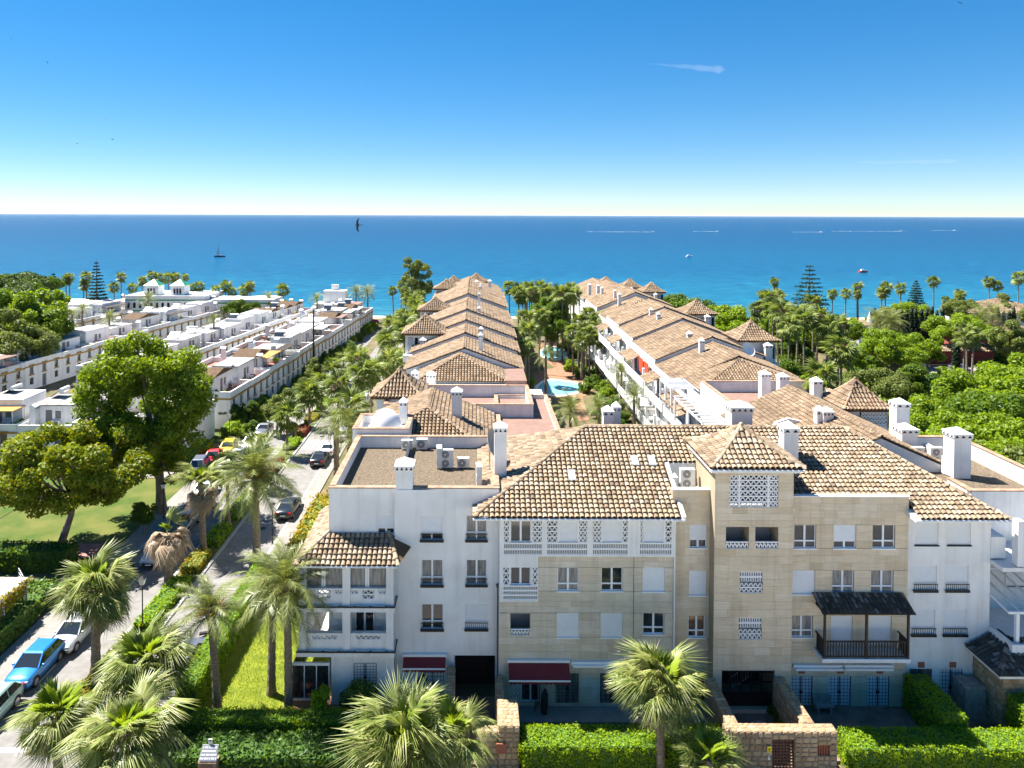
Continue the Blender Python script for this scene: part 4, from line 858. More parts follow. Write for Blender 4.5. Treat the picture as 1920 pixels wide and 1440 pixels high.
S = plane_S((e0.x, 41.4, e0.z - .3), (1, 0, 0), (0, .88, .47)); f_ = lambda u, v: (v <= 2.4) & (u >= v * .88 - .1); base_grid(base, S, f_, 0, 6, 0, 2.3, .12); tl.append(tile_arrays(S, (1, 0, 0), f_, 0, 6, 0, 2.3, .3, .38))
caps = MB(); ridge_caps(caps, (e0.x, 41.4, e0.z - .3), (e0.x + 2.0, 43.4, e0.z + .8)); roof_part(MAINB, tl, base, caps, 'tile_dark', 'porch_roof')
q = MB(); q.box(e0.x + .05, 40, 41.45, 44.4, e0.z - .5, e0.z - .36); q.build('eaves', M['white'], MAINB)
q = MB(); q.box(e0.x + .55, 40, 41.9, 44.4, -.2, e0.z - .5); o = q.build('porch_wall', M['mortar'], MAINB)
PORCH = (o, e0.x + .55, e0.z - .5)
# ================================================================== SETTING
q = MB(); q.box(-900, 900, -60, 212, -1.6, 0); struct(q.build('ground', M['soil']))
# beach sloping to the water
q = MB()
n = 60
for i in range(n):
    x0, x1 = -900 + 1800 * i / n, -900 + 1800 * (i + 1) / n
    q.poly((x0, 212, .002), (x1, 212, .002), (x1, 250, -4), (x0, 250, -4))
struct(q.build('beach', M['sand']))
# sea
m, nt, nn, ll, b = newmat('sea_water'); M['sea'] = m
g = nn.new('ShaderNodeNewGeometry'); sp = nn.new('ShaderNodeSeparateXYZ'); ll.new(g.outputs['Position'], sp.inputs[0])
mr = nn.new('ShaderNodeMapRange'); mr.inputs[1].default_value = 220; mr.inputs[2].default_value = 1400; ll.new(sp.outputs[1], mr.inputs[0])
nz = nn.new('ShaderNodeTexNoise'); nz.inputs['Scale'].default_value = .006; nz.inputs['Detail'].default_value = 6
mp = nn.new('ShaderNodeMapping'); mp.inputs['Scale'].default_value = (.35, 1, 1); ll.new(g.outputs['Position'], mp.inputs[0]); ll.new(mp.outputs[0], nz.inputs['Vector'])
ad = nn.new('ShaderNodeMath'); ad.operation = 'MULTIPLY_ADD'; ad.inputs[1].default_value = .22; ll.new(nz.outputs[0], ad.inputs[0]); ll.new(mr.outputs[0], ad.inputs[2])
rp = ramp(nn, [(.10, (.06, .17, .19)), (.118, (.026, .13, .18)), (.15, (.007, .10, .17)), (.26, (.0025, .066, .14)), (.6, (.0022, .05, .12)), (1, (.002, .043, .11))]); ll.new(ad.outputs[0], rp.inputs[0])
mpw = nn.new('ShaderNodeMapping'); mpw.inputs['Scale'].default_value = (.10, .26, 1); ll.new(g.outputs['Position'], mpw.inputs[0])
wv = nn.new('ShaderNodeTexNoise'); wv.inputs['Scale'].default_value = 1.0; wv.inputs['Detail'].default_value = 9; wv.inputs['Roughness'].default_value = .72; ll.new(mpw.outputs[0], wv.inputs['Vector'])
wr = ramp(nn, [(.40, (.6, .68, .74)), (.5, (1, 1, 1)), (.6, (1.7, 1.4, 1.25)), (.68, (4, 2.4, 1.9))]); ll.new(wv.outputs[0], wr.inputs[0])  # wave glints and darker facets painted into the water colour
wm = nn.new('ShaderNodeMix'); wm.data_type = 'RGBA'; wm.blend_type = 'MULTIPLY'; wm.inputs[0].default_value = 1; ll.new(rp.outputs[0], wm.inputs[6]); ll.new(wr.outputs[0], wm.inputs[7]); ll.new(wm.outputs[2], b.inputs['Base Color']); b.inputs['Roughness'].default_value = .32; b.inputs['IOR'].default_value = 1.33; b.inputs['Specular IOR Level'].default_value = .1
hs = []
for sc, st, dist in ((.09, (.5, 1, 1), 1.1), (.5, (.6, 1, 1), .35)):
    mp2 = nn.new('ShaderNodeMapping'); mp2.inputs['Scale'].default_value = st; ll.new(g.outputs['Position'], mp2.inputs[0]); mp2.inputs['Rotation'].default_value = (0, 0, .3)
    w = nn.new('ShaderNodeTexNoise'); w.inputs['Scale'].default_value = sc; w.inputs['Detail'].default_value = 6; w.inputs['Roughness'].default_value = .6; ll.new(mp2.outputs[0], w.inputs['Vector'])
    bp = nn.new('ShaderNodeBump'); bp.inputs['Strength'].default_value = .9; bp.inputs['Distance'].default_value = dist; ll.new(w.outputs[0], bp.inputs['Height'])
    if hs: ll.new(hs[-1].outputs[0], bp.inputs['Normal'])
    hs.append(bp)
ll.new(hs[-1].outputs[0], b.inputs['Normal'])
q = MB(); q.poly((-90000, 222, -2), (90000, 222, -2), (90000, 90000, -2), (-90000, 90000, -2)); struct(q.build('sea', m))
# thin line of surf along the sand
q = MB(); xs_ = np.arange(-300, 320, 3.0); ya = 229 + np.cumsum(NR.uniform(-.35, .35, len(xs_)))
for i in range(len(xs_) - 1): w_ = NR.uniform(.3, 1.0); q.poly((xs_[i], ya[i], -1.99), (xs_[i + 1], ya[i + 1], -1.99), (xs_[i + 1], ya[i + 1] + w_, -1.98), (xs_[i], ya[i] + w_, -1.98))
stuff(q.build('surf', pm('foam', (.75, .78, .78), None, rough=.8))); bpy.data.objects['surf']['label'] = 'thin white line of surf along the sandy beach'; bpy.data.objects['surf']['category'] = 'surf'
# ---- roads (carriageways run along Y, cross street in front)
ROADL, MEDL, MEDR, ROADR, HEDX = -30.9, -25.8, -23.3, -18.9, -18.4
def sheet(name, mat, x0, x1, y0, y1, z, t=.3):
    q = MB(); q.box(x0, x1, y0, y1, z - t, z); return struct(q.build(name, M[mat]))
sheet('road', 'asphalt', ROADL, MEDL, 20, 190, .012); sheet('road', 'asphalt', MEDR, ROADR, 38.0, 190, .012)
sheet('road', 'asphalt', -200, 200, 18, 32.0, .008); sheet('road', 'asphalt', MEDL, MEDR, 20, 40, .010)
sheet('road', 'asphalt', MEDR, -18.5, 20, 38.0, .010)
sheet('pavement', 'pavement', -18.3, 200, 32.0, 37.6, .13); sheet('pavement', 'pavement', ROADL - 2.2, ROADL, 36, 190, .12); sheet('pavement', 'bouncepave', -200, 200, -60, 17.9, .10)  # last sheet is out of view, its pale tone added for bounce light
def kerb(x, y0, y1, w=.28, z=.14):
    q = MB(); y = y0
    while y < y1 - .2: e = min(y + 1.0, y1); q.box(x - w / 2, x + w / 2, y + .006, e - .006, -.1, z + random.uniform(-.006, .006)); y = e
    return q
def kerb_build(x, y0, y1):
    q = kerb(x, y0, y1); o = q.build('kerb', M['kerb']); struct(o)
for x in (MEDL + .14, MEDR - .14): kerb_build(x, 41, 150)
for x in (ROADL - .02, ROADR + .1): kerb_build(x, 44, 150)
q = MB(); q.box(MEDL + .28, MEDR - .28, 41.1, 150, -.1, .10); struct(q.build('median_strip', M['lawn2']))
sheet('pavement', 'pavement', ROADR + .24, ROADR + 1.6, 60, 188, .12)
# road markings
q = MB()
for i in range(7): x = MEDR + .3 + i * .62; q.box(x, x + .36, 93.0, 97.0, .012, .018)
struct(q.build('zebra_crossing', M['roadpaint']))
for y in (46, 52, 58, 64, 70): q = MB(); q.box(ROADL + 2.05, ROADL + 2.17, y, y + 2.2, .012, .018); struct(q.build('lane_marking', M['roadpaint']))
q = MB(); q.box(ROADL + .1, MEDL - .1, 40.2, 40.6, .012, .018); struct(q.build('stop_line', M['roadpaint']))
for X_, Y_ in ((-21.0, 69.5), (-21.4, 98.6), (-20.8, 112)):
    q = MB(); q.cyl((X_, Y_, .0), (X_, Y_, .02), .35, n=14); struct(q.build('manhole_cover', M['iron']))
# ---- park on the left: lawn, red paths
sheet('lawn', 'lawn2', -48, ROADL - 2.3, 66.5, 82.5, .05); sheet('lawn', 'lawn2', -60, -48.2, 60, 82.5, .045)
sheet('path', 'redpath', -56, ROADL - 2.2, 63.2, 66.0, .06); sheet('path', 'pavement', -60, ROADL - 2.2, 82.7, 84.6, .06)
sheet('lawn', 'lawn2', -36.5, ROADL - 2.3, 88, 101, .05); sheet('path', 'redpath', -36, ROADL - 2.3, 93.5, 95.2, .065)
# ---- garden at the corner, patios in front of the building
GX1 = at(617, 1300, YB).x
sheet('lawn', 'lawn', HEDX + 1.2, GX1 + .3, 41.6, 62, .10)
sheet('patio', 'terracotta', -11.6, -2.6, 41.3, 44.9, .16); sheet('patio', 'patio', -2.55, 1.5, 39.3, 44.9, .17); sheet('patio', 'pavement', 1.55, 14.2, 42.6, 44.2, .2); sheet('turf', 'turf', 1.55, 14.0, 39.4, 42.55, .15)
sheet('patio', 'patio', 14.3, 19.6, 38.9, 46.0, .16); sheet('patio', 'patio', 19.8, 27.0, 39.6, 44.2, .18); sheet('patio', 'patio', 27.2, 31.6, 42.6, 44.6, .2); sheet('path', 'gravel', 27.2, 31.4, 39.2, 42.55, .14)
# individual patio paving stones where they show
def paving(x0, x1, y0, y1, z, sz, mat, nm='paving_stone'):
    q = MB(); q.box(-.5, .5, -.5, .5, -.5, .5); t_ = q.build(nm, M[mat]); me = t_.data; bpy.data.objects.remove(t_)
    par = [o for o in bpy.data.objects if o.name.startswith('patio') and abs(o.bound_box[0][0] - x0 + .05) < .3]
    nx, ny = int((x1 - x0) / sz), int((y1 - y0) / sz); dx, dy = (x1 - x0) / nx, (y1 - y0) / ny
    for i in range(nx):
        for j in range(ny):
            o = link(nm, me, par[0] if par else None); o.matrix_basis = Matrix.Translation((x0 + dx * (i + .5), y0 + dy * (j + .5), z + random.uniform(-.004, .004))) @ Matrix.Diagonal((dx - .025, dy - .025, .03, 1))
M['pave_i'] = islandmat('patio_paving_stone', [(0, (.17, .11, .085)), (.5, (.26, .17, .13)), (1, (.22, .15, .12))], darkamt=.4, nscale=1.5)
paving(-2.5, 1.45, 40.8, 44.6, .178, .5, 'pave_i'); paving(14.35, 19.55, 40.2, 43.3, .168, .55, 'pave_i')
# courtyard between the wings
sheet('courtyard_lawn', 'soil', 7.5, 24, 58, 198, .03)
def blob(pts, z, name, mat, t=.15):
    q = MB(); n = len(pts); q.add([(p[0], p[1], z) for p in pts] + [(p[0], p[1], z - t) for p in pts], [tuple(range(n))] + [(i, (i + 1) % n, n + (i + 1) % n, n + i) for i in range(n)]); return struct(q.build(name, M[mat]))
def ell(cx, cy, a, b_, n=26, w=0, s=0): return [(cx + a * math.cos(t) * (1 + w * math.sin(2 * t + s)), cy + b_ * math.sin(t) * (1 + w * math.cos(3 * t + s))) for t in [6.2832 * i / n for i in range(n)]]
c1 = gnd(1050, 727); c2 = gnd(1040, 663)
blob([tuple(gnd(px, py))[:2] for px, py in ((1085, 790), (1105, 788), (1092, 745), (1112, 735), (1082, 690), (1068, 655), (1042, 640), (1010, 645), (1012, 668), (1040, 690), (1000, 700), (1000, 745), (1075, 748))], .06, 'pool_terrace', 'terracotta')
blob(ell(c1.x, c1.y, 4.6, 6.2, w=.12), .10, 'pool_surround', 'coping_w'); blob(ell(c1.x, c1.y, 3.9, 5.3, w=.12), .115, 'pool_water', 'pool')
blob(ell(c2.x, c2.y, 3.3, 8.6, w=.12, s=1), .10, 'pool_surround', 'coping_w'); blob(ell(c2.x, c2.y, 2.7, 7.6, w=.12, s=1), .115, 'pool_water', 'pool')
for i, (px, py) in enumerate(((1071, 680), (1074, 683.5), (1078, 687))):
    p = gnd(px, py, .1); t = thing('sun_lounger', 'white sun lounger in the row on the terracotta terrace beside the far pool', 'sun lounger', tuple(p), 'sun loungers by the pool'); q = MB(); q.box(p.x - 1, p.x + 1, p.y - .35, p.y + .35, .3, .4); q.bar((p.x + .4, p.y, .42), (p.x + 1.1, p.y, .8), .7, .07); q.build('bed', M['white_paint'], t)
    for dx in (-.85, .85): q = MB(); q.box(p.x + dx - .04, p.x + dx + .04, p.y - .3, p.y + .3, .06, .3); q.build('leg', M['white_paint'], t)
# ================================================================== WINGS
LW = thing('apartment_wing', 'long white apartment wing with stepped tiled gable roofs beside the street', 'building', (-1.5, 90, 0))
RW = thing('apartment_wing', 'long white apartment wing with stepped tiled roofs and balconies facing the pools', 'building', (32, 90, 0))
def section(root, Xl, Xr, Xe, Y0, Y1, zr, zl, ze, hipf=0, cw=.36, rl=.42, ov=.35, mat='tile_far', wallz=0):
    tl, base, caps = gable_planes(Xl, Xr, Xe, Y0, Y1, zl, zr, ze, cw, rl, hipf)
    roof_part(root, tl, base, caps, mat, 'roof', 3)
    q = MB(); a, b_ = Xl + ov, Xe - ov; za = zl + (zr - zl) * ov / (Xr - Xl) - .12; zb = ze + (zr - ze) * ov / (Xe - Xr) - .12; y0, y1 = Y0 + .12, Y1 - .02
    if hipf: q.hexa([(a, y0 + .3, wallz), (b_, y0 + .3, wallz), (b_, y1, wallz), (a, y1, wallz), (a, y0 + .3, za - .1), (b_, y0 + .3, zb - .1), (b_, y1, zb - .1), (a, y1, za - .1)])
    else:
        P = [(a, wallz), (b_, wallz), (b_, zb), (Xr, zr - .14), (a, za)]
        q.add([(x, y0, z) for x, z in P] + [(x, y1, z) for x, z in P], [(0, 1, 2, 3, 4), (9, 8, 7, 6, 5), (0, 5, 6, 1), (1, 6, 7, 2), (2, 7, 8, 3), (3, 8, 9, 4), (4, 9, 5, 0)])
    q.build('wall', M['white'], root)
    f = MB(); f.box(Xl - .02, Xl + .06, Y0, Y1, zl - .14, zl - .01); f.build('fascia', M['white_paint'], root)
    f = MB(); f.box(Xe - .06, Xe + .02, Y0, Y1, ze - .14, ze - .01); f.build('fascia', M['white_paint'], root)
def tower(root, x0, x1, yf, ze, zap, z0, lat=True, side='l', cw=.34, rl=.4):
    cx = (x0 + x1) / 2; hx = (x1 - x0) / 2; hy = hx * 1.05; cy = yf + hy
    pyramid(root, cx, cy, hx, hy, ze, zap - ze, cw, rl, 'tile_far', 'tower_roof', 3)
    a = hx - .5; q = MB(); y0 = cy - hy + .5; m_ = facing(y0); sg = -1 if side == 'l' else 1
    u = (cx - a + .35, cx - a + 1.15) if sg < 0 else (cx + a - 1.6, cx + a - .8)
    ops = [(u[0], u[1], ze - 2.6, ze - .5, .3), (u[1] + .25, u[1] + .7, ze - 2.6, ze - .6, .3)] if lat else []
    openwall(q, m_, cx - a, cx + a, z0, ze - .2, ops, .3); q.poly((cx - a, y0, z0), (cx - a, y0 + 2 * a, z0), (cx - a, y0 + 2 * a, ze - .2), (cx - a, y0, ze - .2)); q.poly((cx + a, y0, z0), (cx + a, y0 + 2 * a, z0), (cx + a, y0 + 2 * a, ze - .2), (cx + a, y0, ze - .2)); q.build('tower_wall', M['white'], root)
    if lat:
        lat_tri(root, m_, u[0], u[1], ze - 2.6, ze - .5, 3, 6, t=.06, dep=.12); q = MB(); q.mbox(m_, u[0], u[1] + .7, ze - 2.7, ze - .45, .3, .34); q.build('dark_opening', M['dark'], root)
        q = MB(); q.mbox(m_, u[0] - .6, u[1] + .9, ze - 4.0, ze - 3.0, -1.0, -.02); q.build('tower_terrace', M['white'], root)
# left wing
section(LW, -9.6, -4.2, 1.7, 56.6, 68.5, 14.2, 11.9, 11.8, hipf=5.0, cw=.33, rl=.38)
flatroof(LW, 2.0, 7.6, 56.2, 76, 11.7, 11.35, 'pinkpave', 'coping', wallmat='white', z0=0)
q = MB(); q.box(-9.4, 7.4, 56.4, 80, 0, 11.3); q.build('wall', M['white'], LW)
flatroof(LW, -8.9, 5.6, 68.6, 76.5, 12.6, 11.4, 'pinkpave', 'coping', z0=0)
flatroof(LW, -9.75, -5.3, 56.0, 60.2, 14.0, 13.3, 'white', 'coping', z0=0)
q = MB(); p = at(723.5, 803, 58.1); q.ball((p.x, 58.1, 13.3), (1.35, 1.35, 1.75), 24, 8, 0, 90); q.build('roof_dome', M['dome'], LW, True)
q = MB(); x = at(1005 * 0 + 690, 745, 71).x; tower(LW, -10.35, -5.1, 69.6, 13.0, at(752, 690, 72.3).z, 0, False)
section(LW, -7.1, -2.0, 4.1, 84.6, 91.2, 13.3, 11.1, 11.0, hipf=5.2); q = MB(); q.box(-7, 6.0, 79.5, 91, 0, 10.8); q.build('wall', M['white'], LW); q = MB(); q.box(3.6, 6.1, 84.2, 91, 10.8, 11.3); q.build('roof_terrace', M['pinkpave'], LW)
r_ = rect(948, 720, 978, 743, 79.48); q = MB(); q.box(r_[0], r_[1], 79.44, 79.49, r_[2] - .4, r_[3] - .4); q.build('window', M['dark'], LW)
for px in (833, 848, 863): r_ = rect(px - 5, 727, px + 5, 733, 79.48); q = MB(); q.box(r_[0], r_[1], 79.44, 79.49, r_[2] - .3, r_[3] - .3); q.build('window', M['grille'], LW)
S = plane_S((4.6, 78.2, 9.3), (1, 0, 0), (0, .85, .5)); q = MB(); q.poly((4.6, 78.2, 9.27), (8.4, 78.2, 9.27), (8.4, 79.9, 10.27), (4.6, 79.9, 10.27)); roof_part(LW, [tile_arrays(S, (1, 0, 0), lambda u, v: (u >= 0) & (v < 1.9), 0, 3.8, 0, 1.9, .33, .4)], q, None, 'tile_dark', 'canopy_roof', 3)
secs = [(91, 99.5, 13.9), (99.5, 108, 14.45), (108, 116.5, 15.0), (116.5, 126.5, 15.5), (126.5, 137, 15.1), (137, 150, 15.8), (150, 163, 15.9), (163, 180, 15.0), (180, 199, 13.8)]
for i, (a, b_, zr) in enumerate(secs):
    section(LW, -9.3, -1.5, 6.2, a, b_, zr, zr - 2.9, zr - 2.75, hipf=6 if i == 4 else 0, cw=.38 if i < 3 else .46, rl=.45 if i < 3 else .6)
for (x0, x1, yf, ze, pa) in ((-10.9, -4.3, 103.8, 13.5, (798, 590)), (-10.5, -4.4, 126.5, 13.9, (817.5, 558)), (-9.6, -3.6, 158.5, 14.4, (838, 523)), (-8.6, -3.0, 182, 13.2, (850, 516.5)), (-3.0, 3.2, 186, 13.4, (888, 512))):
    tower(LW, x0, x1, yf, ze, at(*pa, yf + 3).z, 0, True)
def wchim(root, px0, px1, py, Y, zb, nh=2, holes=True):
    a = at(px0, py, Y); b_ = at(px1, py, Y); chimney(root, a.x, b_.x, Y, zb, a.z, nh=nh, holes=holes)
for px0, px1, py, Y, zb, nh in ((748, 764, 746, 59.5, 11.5, 2), (846, 867, 727, 62, 11.5, 3), (771, 785, 694, 83, 10.5, 2), (799, 817, 697, 80.5, 10.5, 3), (787, 799, 633, 102.6, 10, 2), (897, 905.5, 623, 92.5, 11.5, 2), (898, 906.5, 612, 100, 11.5, 2), (895, 901.5, 574, 117.5, 12, 2), (834.5, 840, 545, 157.6, 12, 2), (896, 901, 547, 118.5, 12.5, 2), (898, 902.5, 534, 151, 13, 2), (899, 903.5, 530, 153, 13, 2), (890, 897, 525, 164, 13, 2), (875, 880, 527, 165, 13, 2), (915, 922, 524, 164, 13, 2), (811, 819, 587, 125, 10, 2)): wchim(LW, px0, px1, py, Y, zb, nh, Y < 130)
# right wing
section(RW, 23.7, 30.2, 37.0, 52.5, 68.5, 14.6, 11.7, 11.6, cw=.33, rl=.38)
for gy, gx, gz_ in ((60, 26.2, 13.2), (54.5, 27.6, 13.6)):   # white dormer gables on the left slope
    q = MB(); P = [(gx - 2.2, gy, gz_ - 1.5), (gx + 1.9, gy, gz_ + .3), (gx + .4, gy, gz_ + .62), (gx - .6, gy, gz_ + .3)]; q.add([p for p in P] + [(p[0], p[1] + .3, p[2]) for p in P], [(0, 1, 2, 3), (4, 5, 6, 7), (0, 1, 5, 4), (1, 2, 6, 5), (2, 3, 7, 6), (3, 0, 4, 7)]); q.build('dormer_gable', M['white'], RW)
flatroof(RW, 25.6, 38.5, 68.6, 80.6, 12.2, 11.0, 'pinkpave', 'coping', z0=0)
section(RW, 25.6, 32.4, 39.5, 81, 87.5, 13.4, 11.0, 11.0, hipf=6.0)
secs = [(87.2, 97, 13.7), (97, 111, 14.4), (111, 122, 14.9), (122, 133, 15.3), (133, 144, 14.5), (144, 159, 15.4), (159, 177, 14.9), (177, 197, 13.6)]
for i, (a, b_, zr) in enumerate(secs):
    section(RW, 24.6, 32.4, 39.8, a, b_, zr, zr - 3.2, zr - 2.7, hipf=6 if i == 4 else 0, cw=.38 if i < 3 else .46, rl=.45 if i < 3 else .6)
for (x0, x1, yf, ze, pa, lt) in ((34.0, 38.9, 65.4, 13.1, (1612, 710), False), (36.4, 42.4, 98.5, 13.6, (1409, 602), True), (36.2, 42.1, 123, 13.9, (1308, 562.5), True), (36, 41.2, 153.5, 14.4, (1219, 529), True), (36, 41.5, 176, 13.1, (1176, 522), True), (33, 39, 194, 12.1, (1136, 519), True)):
    tower(RW, x0, x1, yf, ze, at(*pa, yf + 2.6).z, 0, lt, 'r')
m_ = facing(65.9); lat_tri(RW, m_, 35.9, 38.2, 11.6, 12.7, 7, 3, t=.07, d0=-.1); q = MB(); q.mbox(m_, 35.8, 38.3, 11.5, 12.8, -.012, -.004); q.build('dark_opening', M['dark'], RW)
for px0, px1, py, Y, zb, nh in ((1428, 1447, 695, 76, 10.5, 3), (1462, 1481, 700, 74.5, 10.5, 3), (1525.5, 1544, 708, 69.5, 10.5, 2), (1435, 1450, 643, 97.5, 10, 2), (1312, 1322, 634, 94, 12, 2), (1289, 1299, 621, 101, 12, 2), (1232, 1239, 585, 116, 12, 2), (1218, 1225, 577, 121, 12, 2), (1323, 1333, 590, 122, 10, 2), (1227, 1233, 549, 152.6, 11, 2), (1103, 1109, 531, 160, 13, 2), (1119, 1125, 532.5, 160, 13, 2), (1127, 1132, 537, 156, 13, 2), (1151, 1156, 542, 146, 13, 2), (1159, 1165, 548.5, 141, 12, 2), (1182, 1187, 538, 175, 12, 2), (1136, 1140, 529, 178, 12, 2)): wchim(RW, px0, px1, py, Y, zb, nh, Y < 130)
q = MB(); q.cyl((36.3, 96.6, 11.5), (36.3, 96.6, 13.2), .05); q.build('dish_mast', M['steel'], RW)
dish('white satellite dish standing beside the lattice tower of the right wing', (at(1401, 656, 96.3).x, 96.3, at(1401, 656, 96.3).z), 1.0, RAD(25), RAD(-30), 11.5)
# facade of the right wing towards the courtyard
for i, (a, b_, zr) in enumerate([(68, 87, 13.5)] + secs):
    w = b_ - a; xf = 24.95; zt = zr - 3.3; m_ = facing_l(xf - .45); ops = []
    if i < 7:
        q = MB()
        for fl in range(3):
            z0 = .4 + fl * (zt - .6) / 3
            for k in range(max(2, int(w / 3.6))):
                c = a + w * (k + .5) / max(2, int(w / 3.6)); ops.append((c - .95, c + .95, z0 + .15, z0 + 2.3, .3))
        openwall(q, m_, a + .05, b_ - .05, 0, zt, ops, .3); q.poly((xf - .45, a + .05, 0), (xf + .2, a + .05, 0), (xf + .2, a + .05, zt), (xf - .45, a + .05, zt)); fo = q.build('facade', M['white'], RW)
        for o_ in ops: q = MB(); q.mbox(m_, o_[0], o_[1], o_[2], o_[3], .26, .3); wo = q.build('window', M['glass2'] if random.random() < .4 else M['glass'], RW); q = MB(); um = (o_[0] + o_[1]) / 2; q.mbox(m_, um - .05, um + .05, o_[2], o_[3], .22, .255); q.build('frame', M['frame'], wo)
        for fl in (1, 2):
            z0 = .35 + fl * (zt - .6) / 3
            dpt = 1.5 + .9 * (2 - fl); q = MB(); q.mbox(m_, a + .3, b_ - .3, z0 - .22, z0, -dpt, -.01); q.mbox(m_, a + .3, b_ - .3, z0, z0 + .95, -dpt, -dpt + .14); q.mbox(m_, a + .3, a + .45, z0, z0 + .95, -dpt + .14, -.01); q.mbox(m_, b_ - .45, b_ - .3, z0, z0 + .95, -dpt + .14, -.01)
            for t in (.02, .5, .96): u = a + .3 + (w - .6) * t; q.mbox(m_, u, u + .3, z0, z0 + 2.6, -dpt + .01, -dpt + .3)
            q.build('balcony', M['white'], RW)
        # tiled canopy over part of the lower terrace
        if i in (0, 1, 2, 3, 4):
            ya, yb = a + w * .5, b_ - .6; z0 = .35 + 2 * (zt - .6) / 3 + 2.45; x0 = xf - .45 - 2.1; S = plane_S((x0, ya, z0 - .25), (0, 1, 0), (.9, 0, .43)); q = MB(); q.poly((x0, ya, z0 - .28), (x0, yb, z0 - .28), (x0 + 1.8, yb, z0 + .58), (x0 + 1.8, ya, z0 + .58))
            roof_part(RW, [tile_arrays(S, (0, 1, 0), lambda u, v: (u >= 0) & (v < 1.9), 0, yb - ya, 0, 1.95, .36, .45)], q, None, 'tile_far', 'canopy_roof', 3)
# pergola, coloured blinds
for (y0, y1, x0, x1, z) in ((81.5, 86.5, 22.4, 25.2, 11.0), (69.5, 79.5, 22.2, 25.4, 10.6)):
    q = MB()
    for k in range(9): y = y0 + (y1 - y0) * k / 8; q.box(x0, x1, y - .06, y + .06, z, z + .14)
    q.box(x0 + .1, x0 + .25, y0, y1, z - .14, z)
    for y in (y0 + .1, (y0 + y1) / 2, y1 - .1): q.box(x0 + .08, x0 + .28, y - .1, y + .1, z - 2.6, z - .14)
    q.build('pergola', M['white_paint'], RW)
M['redblind'] = pm('red_blind', (.50, .06, .02), None, rough=.8)
for y in (98.2, 101.4): q = MB(); q.box(23.9, 23.96, y, y + 2.6, 8.3, 10.4); q.build('blind', M['redblind'], RW)
for (x, y, lab) in ((20.4, 76, 'orange red awning spread over the courtyard terrace beside the white wall'), (21.6, 72.5, 'red awning near the two paired chimneys in the courtyard')):
    t = thing('sun_awning', lab, 'awning', (x, y, 0), 'awnings in the courtyard'); q = MB(); q.poly((x - 1, y - 1.2, 3.0), (x + 1.2, y - 1.2, 3.5), (x + 1.2, y + 1.2, 3.5), (x - 1, y + 1.2, 3.0)); q.build('cloth', M['redblind'], t); q = MB(); q.cyl((x - .9, y - 1.1, 0), (x - .9, y - 1.1, 3), .04); q.build('post', M['steel'], t); q = MB(); q.cyl((x - .9, y + 1.1, 0), (x - .9, y + 1.1, 3), .04); q.build('post', M['steel'], t)
